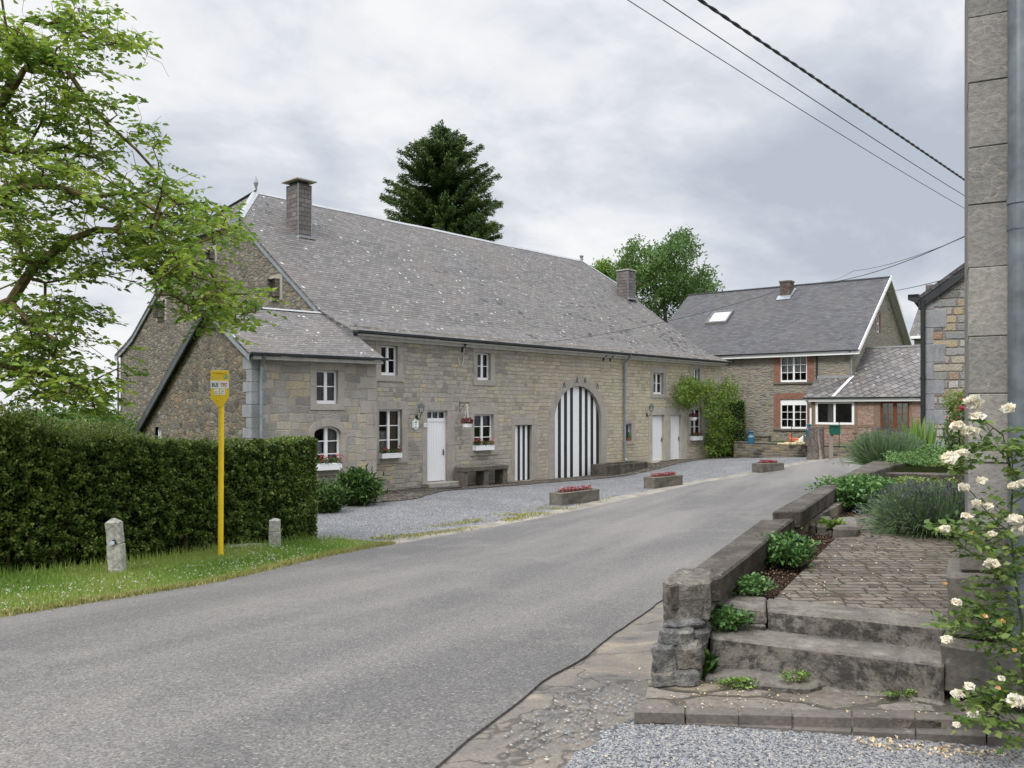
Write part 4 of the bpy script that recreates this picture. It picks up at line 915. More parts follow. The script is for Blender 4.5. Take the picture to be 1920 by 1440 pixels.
# annex gable
gq = [(AY, AE), (3.18, zr), (10.9, zr-.57*7.72)]
def agt(q): return float(np.interp(q, [g_[0] for g_ in gq], [g_[1] for g_ in gq]))-.06
wq0, wq1 = A1.y(302, AL), A1.y(291, AL); wq0, wq1 = min(wq0, wq1), max(wq0, wq1); wz1, wz0 = (HY-801)/F*A1.w(AL, wq0)[1], -1.9
mb = MB(); qs = sorted({AY, 3.18, 10.9, wq0, wq1})
for a, b in zip(qs, qs[1:]):
    if a >= wq0-1e-6 and b <= wq1+1e-6:
        mb.poly([(AL, a, hb), (AL, a, wz0), (AL, b, wz0), (AL, b, hb)])
        if agt(a) > wz1: mb.poly([(AL, a, wz1), (AL, a, agt(a)), (AL, b, agt(b)), (AL, b, wz1)])
    else: mb.poly([(AL, a, hb), (AL, a, agt(a)), (AL, b, agt(b)), (AL, b, hb)])
mb.build('gable_wall', K['gable2'], fh)
mb = MB()
for p in ((wq0, wq0+.06, wz0, wz1), (wq1-.06, wq1, wz0, wz1), ((wq0+wq1)/2-.04, (wq0+wq1)/2+.04, wz0, wz1), (wq0, wq1, wz1-.06, wz1)): mb.box(AL+.1, AL+.15, *p)
w = mb.build('window', K['white'], fh); m_ = MB().poly([(AL+.14, wq0, wz0), (AL+.14, wq1, wz0), (AL+.14, wq1, wz1), (AL+.14, wq0, wz1)]); m_.build('pane', K['glass'], w)
MB().poly([(AR_, AY, hb), (AR_, 4, hb), (AR_, 4, zr-.7), (AR_, 3.18, zr-.1), (AR_, AY, AE-.02)]).build('side_wall', K['annex'], fh)
xl, xr = -.14, 4.02
def arow(q, z, n=10, xr=xr): return [(xl+(xr-xl)*k/n, q, z+.018*mnoise.noise((k*.5, q, 4))) for k in range(n+1)]
rows = [arow(-.08, 1.50), arow(1.0, 2.0), arow(2.1, 2.56), arow(3.18, zr)]; back = [arow(3.18, zr, xr=3.3), arow(10.95, zr-.57*7.77, xr=3.3)]
polys = []
for rr_ in (rows, back):
    for a, b in zip(rr_, rr_[1:]):
        for k in range(10): polys.append([a[k], a[k+1], b[k+1], b[k]])
ar = MB().slab(polys, .07).build('roof', K['slate'], fh)
MB().poly([(xl, 3.05, zr-.035), (3.95, 3.05, zr-.035), (3.95, 3.18, zr+.03), (xl, 3.18, zr+.03)]).poly([(xl, 3.18, zr+.03), (3.95, 3.18, zr+.03), (3.95, 3.32, zr-.045), (xl, 3.32, zr-.045)]).build('ridge_flashing', K['lead'], ar)
barge([(-.1, 1.49), (2.1, 2.56), (3.18, zr)], xl+.0, .13, K['zinc'], fh, drop=.10); barge([(3.18, zr), (10.95, zr-.57*7.77)], xl+.0, .20, K['darkzinc'], fh, drop=.10)
gutter([(xl, -.13, 1.50), (4.1, -.13, 1.50)], fh)
MB().box(.0, 4.0, -.03, .2, 1.33, 1.42).build('eaves_board', K['offwhite'], fh)
x = A1.x(491, .1); MB().tube([(x, -.12, 1.45), (x, .0, 1.3), (x, .13, 1.15), (x, .13, hb)], .05, 10).build('downpipe', K['zinc'], fh)
quoins(fh, AL, hb, AE-.02, 1, K['blue'], y=AY, h=.32, w=(.42, .28), wb=(.35, .6)); quoins(fh, AR_, hb, AE-.02, -1, K['cut'], y=AY, h=.34, w=(.5, .34), wb=(.35, .5))
AN[0] = False
quoins(fh, GR, hb, 2.2, -1, K['cut2'], h=.33, w=(.5, .32), wb=(.35, .5))
# ------------------------------------------------------------ house behind the forecourt
B = Fr(14.74, 44, .793, -.609); zb2 = -2.3
h2 = thing('stone_house', (*B.w(0, 0), zb2), B.ang, 'grey stone house with dark slate roof, skylight and red brick window surrounds', 'house')
def bop(u0, u1, vt, vb, q=0): return (B.x(u0, q), B.x(u1, q), B.z(u0, vb, q), B.z(u0, vt, q))
bu = bop(1462.7, 1513.3, 668.3, 716.7); bl_ = bop(1463, 1513.5, 748.3, 803.5)
bl_ = (bu[0], bu[1], bl_[2], bl_[3]); S0, S1, D2 = -8.7, 2.9, 12.1
facade(S0, S1, zb2, 3.12, [bu, bl_], K['house2'], h2, depth=.16)
AP = 6.07; G0, G1 = B.y(1643, S1), B.y(1650, S1); gz1_, gz0_ = B.yz(1643, 589, S1), B.yz(1643, 622, S1); G1 = max(G1, G0+.5)
mb = MB(); top = lambda q: 3.12+(7.36-3.12)*(1-abs(q-AP)/AP)-.08
for a, b in ((0, G0), (G0, G1), (G1, AP), (AP, D2+.04)):
    if (a, b) == (G0, G1): mb.poly([(S1, a, zb2), (S1, b, zb2), (S1, b, gz0_), (S1, a, gz0_)]); mb.poly([(S1, a, gz1_), (S1, b, gz1_), (S1, b, top(b)), (S1, a, top(a))])
    else: mb.poly([(S1, a, zb2), (S1, b, zb2), (S1, b, top(b)), (S1, a, top(a))])
mb.build('gable_wall', K['house2'], h2)
MB().poly([(S0, 0, zb2), (S0, 0, 3.1), (S0, AP, 7.3), (S0, D2, 3.1), (S0, D2, zb2)]).build('gable_wall', K['house2'], h2)
MB().poly([(S0, D2, zb2), (S0, D2, 3.1), (S1, D2, 3.1), (S1, D2, zb2)]).build('rear_wall', K['house2'], h2)
r0, r1 = S0-.2, 3.28
def q2(q): return 3.12+.698*min(q, D2-q)+.02
pl = []
for k in range(12):
    a, b = r0+(r1-r0)*k/12, r0+(r1-r0)*(k+1)/12
    pl += [[(a, -.3, q2(-.3)), (b, -.3, q2(-.3)), (b, AP, q2(AP)), (a, AP, q2(AP))], [(a, AP, q2(AP)), (b, AP, q2(AP)), (b, D2+.3, q2(D2+.3)), (a, D2+.3, q2(D2+.3))]]
r2 = MB().slab(pl, .10).build('roof', K['slate2'], h2)
MB().box(r0, r1, AP-.12, AP+.12, q2(AP)-.05, q2(AP)+.02).build('ridge_flashing', K['darkzinc'], r2)
pb = [(-.3, q2(-.3)), (AP, q2(AP)), (D2+.3, q2(D2+.3))]
barge(pb, r1-.02, .16, K['white'], h2, th=.05, drop=.03)
# soffit under the deep verge
MB().poly([(S1, -.3, q2(-.3)-.13), (r1, -.3, q2(-.3)-.13), (r1, AP, q2(AP)-.13), (S1, AP, q2(AP)-.13)]).poly([(S1, AP, q2(AP)-.13), (r1, AP, q2(AP)-.13), (r1, D2+.3, q2(-.3)-.13), (S1, D2+.3, q2(-.3)-.13)]).build('soffit', K['offwhite'], h2)
MB().box(r0, r1, -.36, -.31, 2.72, 2.96).box(r0, r1-.02, -.31, -.002, 2.74, 2.77).build('eaves_board', K['white'], h2)
gutter([(r0, -.43, 2.95), (r1, -.43, 2.95)], h2, r=.06)
def brick_surround(op, out, parent, y=0.0, pr=.012, arch=0.0, sill=True):
    xa, xb, za, zb = op; x0, x1, zt = out; mb = MB()
    mb.box(x0, xa+.003, y-pr, y+.14, za, zb); mb.box(xb-.003, x1, y-pr, y+.14, za, zb); n = 10
    mb.xz([(x0, zb), (x1, zb)]+[(x1+(x0-x1)*k/n, zt-arch*(2*k/n-1)**2) for k in range(n+1)], y-pr, y+.14)
    o = mb.build('brick_surround', K['redbrick'], parent)
    if sill: MB().box(x0, x1, y-.07, y+.14, za-.11, za-.001).build('sill', K['dark_stone'], parent, bevel=.008)
    return o
bx = B.x(1450.7), B.x(1526.7)
brick_surround(bu, (*bx, B.z(1463, 657)), h2, arch=.05); brick_surround(bl_, (*bx, B.z(1463, 737)), h2, arch=.06)
wA = window(bu, h2, y=.06, cols=4, rows=3, fw=.07, curtain=[(.05, .95, .35, 1, 'curtain')]); wB = window(bl_, h2, y=.06, cols=4, rows=[.34, .68], fw=.07, box=.25)
MB().box(bl_[0]+.07, bl_[1]-.07, .055, .1, bl_[3]-.31, bl_[3]-.07).build('shutter_box', K['white'], wB)
# gable window
mb = MB(); e = S1+.012; bw = .14
for p in ((G0-bw, G0, gz0_, gz1_+.18), (G1, G1+bw, gz0_, gz1_+.18), (G0, G1, gz1_, gz1_+.18)): mb.box(S1-.12, e, *p)
mb.build('brick_surround', K['redbrick'], h2)
mb = MB()
for p in ((G0, G0+.05, gz0_, gz1_), (G1-.05, G1, gz0_, gz1_), (G0, G1, gz0_, gz0_+.06), (G0, G1, gz1_-.05, gz1_), ((G0+G1)/2-.03, (G0+G1)/2+.03, gz0_, gz1_), (G0, G1, (gz0_+gz1_)/2-.02, (gz0_+gz1_)/2+.02)): mb.box(S1-.1, S1-.05, *p)
w = mb.build('window', K['white'], h2); MB().poly([(S1-.07, G0, gz0_), (S1-.07, G1, gz0_), (S1-.07, G1, gz1_), (S1-.07, G0, gz1_)]).build('pane', K['glass'], w)
x = B.x(1532); MB().tube([(x, -.07, B.z(1532, 668)), (x, -.07, B.z(1532, 725))], .05).tube([(x, -.07, B.z(1532, 668)), (x, -.07, B.z(1532, 664))], .09).build('downpipe', K['iron'], h2)
x = B.x(1597); MB().tube([(x, -.40, 2.9), (x, -.08, 2.6), (x, -.08, .9)], .05).build('downpipe', K['zinc'], h2)
# chimney and skylight on the front slope
def onroof(u, v):
    t, k = (u-CX)/F, (HY-v)/F; best = None
    for q in np.linspace(-.3, AP, 600):
        x = B.x(u, q); Y = B.w(x, q)[1]; d = abs(k*Y-q2(q))
        if best is None or d < best[0]: best = (d, x, q)
    return best[1], best[2]
cx_, cq = onroof(1462, 556); cw = .62
ch = MB().box(cx_, cx_+cw, cq, cq+cw, q2(cq)-.3, (HY-530)/F*B.w(cx_, cq)[1]).build('chimney', K['chbrick'], r2)
MB().box(cx_-.04, cx_+cw+.04, cq-.04, cq+cw+.04, (HY-530)/F*B.w(cx_, cq)[1], (HY-527)/F*B.w(cx_, cq)[1]).build('chimney_cap', K['dark_stone'], r2)
mb = MB(); ny = -.698/math.hypot(1, .698)
mb.poly([(cx_-.1, cq-.35, q2(cq-.35)+.02), (cx_+cw+.1, cq-.35, q2(cq-.35)+.02), (cx_+cw+.1, cq, q2(cq)+.05), (cx_-.1, cq, q2(cq)+.05)]); mb.poly([(cx_+cw, cq, q2(cq)+.04), (cx_+cw+.14, cq, q2(cq)+.04), (cx_+cw+.14, cq+cw, q2(cq+cw)+.04), (cx_+cw, cq+cw, q2(cq+cw)+.06)]); mb.build('flashing', K['zinc'], r2)
sa, sb = onroof(1322, 609), onroof(1362, 606); sc_ = onroof(1335, 587)
x0, x1, y0, y1 = sa[0], sb[0], min(sa[1], sb[1]), sc_[1]
def onr(mb, a, b, c, d, h0, h1): 
    p = [(a, c), (b, c), (b, d), (a, d)]; i = len(mb.v); mb.v += [(x, y, q2(y)+h0) for x, y in p]+[(x, y, q2(y)+h1) for x, y in p]
    for f in ((0, 3, 2, 1), (4, 5, 6, 7), (0, 1, 5, 4), (1, 2, 6, 5), (2, 3, 7, 6), (3, 0, 4, 7)): mb.f.append(tuple(i+k for k in f)); mb.m.append(0)
mb = MB(); f = .11
for a, b, c, d in ((x0, x1, y0, y0+f), (x0, x1, y1-f, y1), (x0, x0+f, y0+f, y1-f), (x1-f, x1, y0+f, y1-f)): onr(mb, a, b, c, d, -.02, .12)
sk = mb.build('skylight', K['timberdark'], r2); mb = MB(); onr(mb, x0+f, x1-f, y0+f, y1-f, -.01, .08); mb.build('pane', K['skyglass'], sk) if False else mb.build('skylight_pane', K['skyglass'], r2)
# lean-to
LZ = .59; LQ = -1.6; sl = .65
def lz(q): return LZ+sl*(q-LQ)
lf = 1.02; rt = 8.6; VQ = 2.4
pl = [[(lf, LQ, LZ), (2.9, LQ, LZ), (2.9, 0, lz(0)), (lf+.1, 0, lz(0))], [(2.9, LQ, LZ), (rt, LQ, LZ), (rt, 0, lz(0)), (2.9, 0, lz(0))], [(2.92, 0, lz(0)), (rt, 0, lz(0)), (rt, VQ, lz(VQ)), (2.92, VQ, lz(VQ))], [(2.92, VQ, lz(VQ)), (rt, VQ, lz(VQ)), (rt, VQ+3, lz(VQ)-1.6), (2.92, VQ+3, lz(VQ)-1.6)]]
r3 = MB().slab(pl, .08).build('lean_to_roof', K['slated'], h2)
MB().box(2.95, rt, VQ-.10, VQ+.10, lz(VQ)-.04, lz(VQ)+.05).build('ridge_flashing', K['lead'], r3)
MB().box(lf+.1, 2.9, -.10, -.003, lz(0)-.06, lz(0)+.07).build('flashing', K['lead'], r3)
MB().poly([(2.86, -.02, lz(0)+.04), (2.36, LQ, LZ+.04), (2.50, LQ, LZ+.04), (3.0, -.02, lz(0)+.04)]).poly([(2.86, -.02, lz(0)+.04), (2.86, -.02, lz(0)), (2.36, LQ, LZ-.01), (2.36, LQ, LZ+.04)]).build('hip_flashing', K['white'], r3)
gutter([(lf, LQ-.07, .575), (rt, LQ-.07, .575)], h2, r=.06)
WQ = -1.4
MB().box(lf+.02, rt, LQ+.0, LQ+.04, .37, .50).build('eaves_board', K['white'], h2)
def lop(u0, u1, vt, vb): return (B.x(u0, WQ), B.x(u1, WQ), B.z(u0, vb, WQ), B.z(u0, vt, WQ))
wl = lop(1529, 1601.7, 752.7, 795.5); fd = lop(1650.7, 1705, 752.7, 830); fd = (fd[0], fd[1], zb2+.1, fd[3])
facade(B.x(1521, WQ), rt-.1, zb2, .5, [wl, fd], K['brick'], h2, y=WQ, depth=.12, name='lean_to_wall')
MB().poly([(B.x(1521, WQ), WQ, zb2), (B.x(1521, WQ), WQ, .55), (B.x(1521, WQ), -.0, 1.5), (B.x(1521, WQ), 0, zb2)]).build('lean_to_side_wall', K['plaster'], h2)
MB().poly([(rt-.1, WQ, zb2), (rt-.1, 5.2, zb2), (rt-.1, 5.2, 1.5), (rt-.1, VQ, 3.0), (rt-.1, WQ, .5)]).build('lean_to_side_wall', K['brick'], h2)
window(wl, h2, y0=WQ, y=.0, cols=2, rows=1, fw=.11, curtain=[(.3, .5, 0, 1, 'curtain')])
tb = MB(); xz_ = lambda u: B.x(u, WQ)
for u0, u1 in ((1521, 1529), (1602, 1608), (1638.5, 1650.5), (1705.5, 1710)): tb.box(xz_(u0), xz_(u1), WQ-.02, WQ+.1, zb2, .5)
tb.box(xz_(1602), xz_(1650), WQ-.017, WQ+.1, B.z(1620, 801, WQ), B.z(1620, 796, WQ)); tb.box(xz_(1521), xz_(1602), WQ-.017, WQ+.1, wl[2]-.2, wl[2]-.004); tb.box(xz_(1521), rt-.1, WQ-.023, WQ+.1, wl[3]+.003, .498)
tb.build('timber_frame', K['timber'], h2)
mb = MB(); xa, xb = fd[0], fd[1]; n = 2
for k in range(2):
    a, b = xa+(xb-xa)*k/2, xa+(xb-xa)*(k+1)/2
    for p in ((a, a+.09, fd[2], fd[3]), (b-.09, b, fd[2], fd[3]), (a+.09, b-.09, fd[3]-.1, fd[3]), (a+.09, b-.09, fd[2], fd[2]+.5)): mb.box(p[0], p[1], WQ+.05, WQ+.1, p[2], p[3])
    for j in range(1, 4): z = fd[2]+.5+(fd[3]-.1-fd[2]-.5)*j/4; mb.box(a+.09, b-.09, WQ+.06, WQ+.09, z-.015, z+.015)
    mb.box((a+b)/2-.015, (a+b)/2+.015, WQ+.063, WQ+.087, fd[2]+.5, fd[3]-.1)
d = mb.build('glazed_door', K['redwood'], h2); MB().poly([(xa, WQ+.08, fd[2]), (xb, WQ+.08, fd[2]), (xb, WQ+.08, fd[3]), (xa, WQ+.08, fd[3])]).build('pane', K['glass'], d)
x = B.x(1516, WQ); MB().tube([(x, LQ-.07, .5), (x, LQ-.07, .42), (x+.12, LQ+.08, .15), (x+.14, LQ+.1, .05)], .05).build('downpipe', K['zinc'], h2); MB().tube([(x+.14, LQ+.1, .05), (x+.14, LQ+.1, zb2)], .05).build('downpipe', K['white'], h2)
# ------------------------------------------------------------ small far house right of it
fr = Fr(28.6, 60, .793, -.609); o = thing('neighbouring_house', (28.6, 60, -2), fr.ang, 'distant slate-roofed house showing between the white gable and the stone side house', 'house')
MB().box(0, 7, 0, 8, -2, 5.2).build('wall', K['house2'], o); z = lambda q: 5.2+.75*min(q+.3, 8.3-q)
MB().slab([[(-.3, -.3, z(-.3)), (7.3, -.3, z(-.3)), (7.3, 4, z(4)), (-.3, 4, z(4))], [(-.3, 4, z(4)), (7.3, 4, z(4)), (7.3, 8.3, z(8.3)), (-.3, 8.3, z(8.3))]], .1).build('roof', K['slate'], o)
MB().box(.1, .6, 3.2, 3.8, 7, 9.2).build('chimney', K['slatewall'], o); MB().box(-.36, -.31, -.3, 8.3, z(-.3)-.2, z(-.3)-.02).box(-.34, 7.3, -.36, -.31, z(-.3)-.22, z(-.3)-.02).build('bargeboard', K['white'], o)
# ------------------------------------------------------------ stone house at the right, set back
C3 = Fr(9.77, 20, .866, -.5); o = h3 = thing('side_house', (9.77, 20, -1.8), C3.ang, 'multicoloured rubble stone gable with grey quoins and a black bargeboard', 'house')
HW = 3.9; e3 = 2.62; z3 = lambda x: e3+.735*min(x, 2*HW-x)
MB().poly([(0, 0, -1.8), (2*HW, 0, -1.8), (2*HW, 0, e3), (HW, 0, z3(HW)), (0, 0, e3)]).build('gable_wall', K['house3'], h3)
MB().poly([(0, 0, -1.8), (0, 0, e3), (0, 9, e3), (0, 9, -1.8)]).poly([(2*HW, 0, -1.8), (2*HW, 9, -1.8), (2*HW, 9, e3), (2*HW, 0, e3)]).poly([(0, 9, -1.8), (0, 9, e3), (HW, 9, z3(HW)), (2*HW, 9, e3), (2*HW, 9, -1.8)]).build('wall', K['house3'], h3)
pl = [[(-.2, -.12, z3(-.2)+.14), (HW, -.12, z3(HW)+.14), (HW, 9.1, z3(HW)+.14), (-.2, 9.1, z3(-.2)+.14)], [(HW, -.12, z3(HW)+.14), (2*HW+.2, -.12, z3(-.2)+.14), (2*HW+.2, 9.1, z3(-.2)+.14), (HW, 9.1, z3(HW)+.14)]]
MB().slab(pl, .1).build('roof', K['slate2'], h3)
mb = MB()
for s in (0, 1):
    f_ = (lambda x: x) if s == 0 else (lambda x: 2*HW-x); a, b = f_(-.12), f_(HW); p = [(a, z3(-.12)-.18), (b, z3(HW)-.18), (b, z3(HW)+.1), (a, z3(-.12)+.1)]
    mb.xz(p if s == 0 else p[::-1], -.10, -.02)
mb.build('bargeboard', K['slatedark'], h3)
MB().box(-.34, -.10, -.14, .3, e3+.02, e3+.10).xz([(-.34, e3-.02), (-.12, e3-.12), (-.12, e3+.1), (-.34, e3+.1)], -.14, -.02).build('box_gutter', K['slatedark'], h3)
MB().tube([(-.02, -.09, e3-.05), (-.02, -.09, -1.6)], .055, 10).tube([(-.02, -.09, .7), (-.02, -.09, .76)], .066, 10).build('downpipe', K['black'], h3)
quoins(h3, 0, -1.8, e3-.1, 1, K['blue'], h=.38, w=(.44, .22), wb=(.22, .44), pr=.012)
# ------------------------------------------------------------ building in the foreground at the right edge
N = Fr(2.40, 4.43, .885, -.465); nb = thing('foreground_house', (*N.w(0, 0), -1.6), N.ang, 'grey cut-stone corner of the nearest house at the right edge, rough plinth stone below', 'house')
mb = MB(); z = -.62; k = 0
hs = [.34, .36, .30, .36, .33, .30, .34, .34, .36, .33, .3, .34, .33]
for h_ in hs:
    wv = random.uniform(.5, .62); mb.box(0-random.uniform(0, .006), wv, random.uniform(-.006, .006), .5, z+.0015, z+h_-.0015); x = wv
    while x < 3.2: w2_ = random.uniform(.4, .7); mb.box(x+.003, x+w2_, random.uniform(-.006, .006), .5, z+.0015, z+h_-.0015); x += w2_
    z += h_
mb.build('cut_stone_wall', K['near'], nb, bevel=.004, sub=2, rough=.003)
MB().box(.012, 3.2, .010, 3.9, -1.6, z).build('wall_core', K['mortar'], nb)
mb = MB(); z0 = -.62
for (a, b, c, d, e) in ((-.10, .30, -.06, -1.19, -.86), (-.04, .27, -.03, -.855, -.63), (.31, .9, -.05, -1.2, -.9), (.28, .8, -.03, -.895, -.63), (.81, 1.6, -.03, -1.2, -.63), (1.61, 3.1, -.03, -1.2, -.63)): mb.box(a, b, c, .5, d, e)
mb.build('plinth_stone', K['dark_stone'], nb, bevel=.02, sub=2, rough=.015)
mb = MB().box(-.13, .26, -.16, .5, -1.47, -1.20).box(.27, .9, -.1, .5, -1.6, -1.21).box(.91, 3.1, -.1, .5, -1.6, -1.21); mb.build('plinth_stone', K['dark_stone'], nb, bevel=.025, sub=2, rough=.02)
px, py = P(1912, 767, 4.12)[:2]; pl_ = N.x(1912, -.1)
MB().tube([(pl_, -.10, 3.2), (pl_, -.10, -.2), (pl_, -.10, -1.32)], .053, 20).tube([(pl_, -.10, 1.03), (pl_, -.10, 1.07)], .059, 20).tube([(pl_, -.10, .90), (pl_, -.10, .91)], .056, 20).build('downpipe', K['zincn'], nb, smooth=False)
# ------------------------------------------------------------ steps, terrace and low wall (near right)
def wpoly(pts, z): return [PZ(u, v, z) for u, v in pts]
tr = MB(); tp = [(1.15, 5.08), (2.6, 4.72), (9.8, 3.6), (16, 9), (16, 20), (12.2, 25.5), (9.8, 21.5), (7.4, 17), (5.2, 12.7), (3.45, 9.2), (2.35, 7.0), (1.45, 5.3)]
tr.prism(tp, -3.0, -1.205); tag(tr.build('terrace', K['soil']), kind='structure')
pv = [PZ(1452, 1124, -1.19), PZ(1768, 1163, -1.19), (3.6, 4.55), (6.5, 8.8), (6.4, 10.9), (4.45, 10.6), PZ(1598, 976, -1.19), PZ(1585, 992, -1.19)]
tag(MB().prism(pv, -1.3, -1.185).build('garden_path', K['paving']), kind='structure')
gs = thing('stone_steps', (*PZ(1500, 1300, -1.5), -1.62), 0, 'worn grey stone steps between the rough pillar and the near house', 'steps')
gs_b = _ob
def wbuild(mb, name, mat, parent, **kw):
    """world coordinates into a parent that has no rotation"""
    l = parent.location if parent.parent is None else parent.parent.location
    mb.v = [(x-l[0], y-l[1], z) for x, y, z in mb.v]; return mb.build(name, mat, parent, **kw)
def wpr(name, pts, z, zb_, mat, parent, bevel=.012, sub=0, rough=0):
    p = wpoly(pts, z); a = sum(p[i][0]*p[(i+1) % len(p)][1]-p[(i+1) % len(p)][0]*p[i][1] for i in range(len(p)))
    if a < 0: p = p[::-1]
    return wbuild(MB().prism(p, zb_, z), name, mat, parent, bevel=bevel, sub=sub, rough=rough)
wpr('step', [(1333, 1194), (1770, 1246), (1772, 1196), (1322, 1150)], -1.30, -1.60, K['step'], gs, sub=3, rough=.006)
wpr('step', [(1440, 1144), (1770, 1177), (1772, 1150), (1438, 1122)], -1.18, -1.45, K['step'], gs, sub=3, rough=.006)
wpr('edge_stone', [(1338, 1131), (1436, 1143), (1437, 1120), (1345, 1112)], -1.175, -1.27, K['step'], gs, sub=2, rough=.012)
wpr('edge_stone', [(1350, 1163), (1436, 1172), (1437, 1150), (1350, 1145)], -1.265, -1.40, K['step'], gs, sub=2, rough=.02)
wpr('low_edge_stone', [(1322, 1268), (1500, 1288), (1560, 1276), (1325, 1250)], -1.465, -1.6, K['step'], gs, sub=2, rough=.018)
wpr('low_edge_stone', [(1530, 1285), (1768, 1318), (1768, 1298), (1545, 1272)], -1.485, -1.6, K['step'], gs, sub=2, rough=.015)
fl = MB().prism(wpoly([(1205, 1336), (1765, 1352), (1900, 1345), (1790, 1300), (1310, 1255), (1215, 1285)], -1.505)[::1], -1.7, -1.505); tag(fl.build('flagstones', K['flag'], bevel=0), kind='structure')
us = [1188, 1285, 1386, 1486, 1598, 1717, 1850, 1990]; kb = MB()
for i, (a, b) in enumerate(zip(us, us[1:])):
    f0 = lambda u: 1337+(u-1200)*.022; f1 = lambda u: 1353+(u-1200)*.044
    bk = [PZ(a+1.5, f0(a)-14, -1.50), PZ(b-1.5, f0(b)-14, -1.50)]; md = [PZ(a+1.5, f0(a), -1.50), PZ(b-1.5, f0(b), -1.50)]; fr_ = [PZ(a+1.5, f1(a), -1.545), PZ(b-1.5, f1(b), -1.545)]
    kb.prism([md[0], md[1], bk[1], bk[0]], -1.7, -1.497+random.uniform(-.003, .003)); kb.prism([fr_[0], fr_[1], md[1], md[0]], -1.72, -1.545+random.uniform(-.003, .003))
tag(kb.build('kerb', K['kerb'], bevel=.007), kind='structure')
# low wall with copings and the rough end pillar
gw = thing('garden_wall', (1.3, 5.0, -1.75), 0, 'low dark garden wall with slab copings and a rough stone end beside the steps', 'wall')
def coping(pl, z, th, mat, name='coping'):
    p = wpoly(pl, z); a = sum(p[i][0]*p[(i+1) % 4][1]-p[(i+1) % 4][0]*p[i][1] for i in range(4)); p = p if a > 0 else p[::-1]
    return wbuild(MB().prism(p, z-th, z), name, mat, gw, bevel=.014, sub=3, rough=.007)
coping([(1254, 1097), (1352, 1080), (1493, 969), (1426, 975)], -.97, .15, K['coping']); coping([(1447, 958), (1503, 957), (1592, 897), (1574, 893)], -.90, .16, K['coping'])
p = [PZ(1592, 897, -.90), PZ(1574, 893, -.90)]; q = [(6.6, 14.2), (6.15, 14.45)]; q2_ = [(9.6, 19.3), (9.1, 19.6)]
wbuild(MB().prism([p[1], p[0], q[0], q[1]], -1.06, -.9).prism([q[1], q[0], q2_[0], q2_[1]], -1.06, -.9), 'coping', K['coping'], gw, bevel=.014)
c1 = [(.95, 4.85), (1.25, 5.05), (2.5, 7.5), (4.95, 11.6), (6.5, 14.3), (9.5, 19.5), (9.15, 19.6), (6.1, 14.4), (4.1, 11.2), (2.2, 7.6)]
wbuild(MB().prism(c1, -2.9, -1.07), 'wall_core', K['retain'], gw)
def rock(mb, u0, u1, v0, v1, Y, dep, sk=0):
    a, b = P(u0, v1, Y), P(u1, v0, Y); mb.box(a[0], b[0], Y, Y+dep, a[2], b[2]); return mb
for (u0, u1, v0, v1, Y, dep, mt) in ((1243, 1330, 1090, 1166, 4.70, .36, 'rock2'), (1240, 1318, 1164, 1181, 4.64, .36, 'rock1'), (1232, 1300, 1180, 1214, 4.60, .40, 'rock1'), (1290, 1322, 1184, 1216, 4.66, .36, 'rock1'), (1222, 1268, 1212, 1292, 4.55, .42, 'rock1'), (1266, 1312, 1210, 1262, 4.56, .42, 'rock2'), (1264, 1310, 1258, 1292, 4.55, .42, 'rock1')):
    mb = rock(MB(), u0, u1, v0, v1, Y, dep); cx_ = sum(v_[0] for v_ in mb.v)/8; 
    mb.v = [(cx_+(x-cx_)*(1+.0*random.random())+ (y-Y)*.35, y, z) for x, y, z in mb.v]
    wbuild(mb, 'end_stone', K[mt], gw, bevel=.02, sub=5, rough=.020)
# second terrace bed at the back with a dark slate edging
rb = thing('raised_bed_wall', (9.2, 15, -1.3), 0, 'dark low edging wall of the upper flower bed behind the lavender', 'wall')
wbuild(MB().prism([(5.7, 12.9), (6.6, 12.6), (9.5, 12.4), (9.5, 12.7), (6.7, 12.95), (5.8, 13.2)], -1.3, -.98), 'edging', K['coping'], rb, bevel=.01)
tag(MB().prism([(5.9, 13.1), (6.8, 12.9), (9.6, 12.6), (15, 12), (15, 20), (9.3, 19.6), (7.2, 16)], -1.3, -1.0).build('upper_bed', K['soil']), kind='structure')
# stone edging between the lower beds
be = thing('bed_edging', (*PZ(1540, 965, -1.1), -1.25), 0, 'row of dark stones between the two small flower beds by the low wall', 'edging stones')
for u0, u1, v0, v1 in ((1490, 1530, 972, 984), (1531, 1562, 969, 984), (1562, 1612, 970, 990)):
    wpr('edging_stone', [(u0, v1), (u1, v1-1), (u1-4, v0), (u0+6, v0)], -1.10, -1.25, K['dark_stone'], be, bevel=.02, sub=2, rough=.02)
# ------------------------------------------------------------ bus stop sign
def gp(u, v, Y):
    p = P(u, v, Y); return (p[0], p[1], float(gz(p[0], p[1])))
bx_, by_, bz_ = gp(413.5, 1045, 13.5)
bs = thing('bus_stop_sign', (bx_, by_, bz_), R(3), 'tall yellow bus stop pole with a pointed yellow sign panel on the grass verge', 'bus stop sign')
YB = 13.5; top = (HY-692)/F*YB; s0 = (HY-766)/F*YB
pole = MB().tube([(0, 0, bz_-.1), (.012, 0, (HY-757)/F*YB), (.012, 0, (HY-741)/F*YB)], .044, 12).tube([(.01, 0, (HY-772)/F*YB), (.01, 0, (HY-771)/F*YB)], .048, 12).build('pole', K['yellow'], bs)
pz = lambda v: (HY-v)/F*YB
w2 = .142; pan = MB().xz([(-.035, pz(763)), (.045, pz(763)), (w2, pz(745)), (w2, pz(695)), (-w2, pz(695)), (-w2, pz(746))], -.022-.03, -.010-.03).build('sign_panel', K['yellow2'], bs, bevel=.002)
MB().box(-w2+.001, w2-.001, -.0555, -.0525, pz(728.5), pz(714)).build('white_band', K['white'], pan)
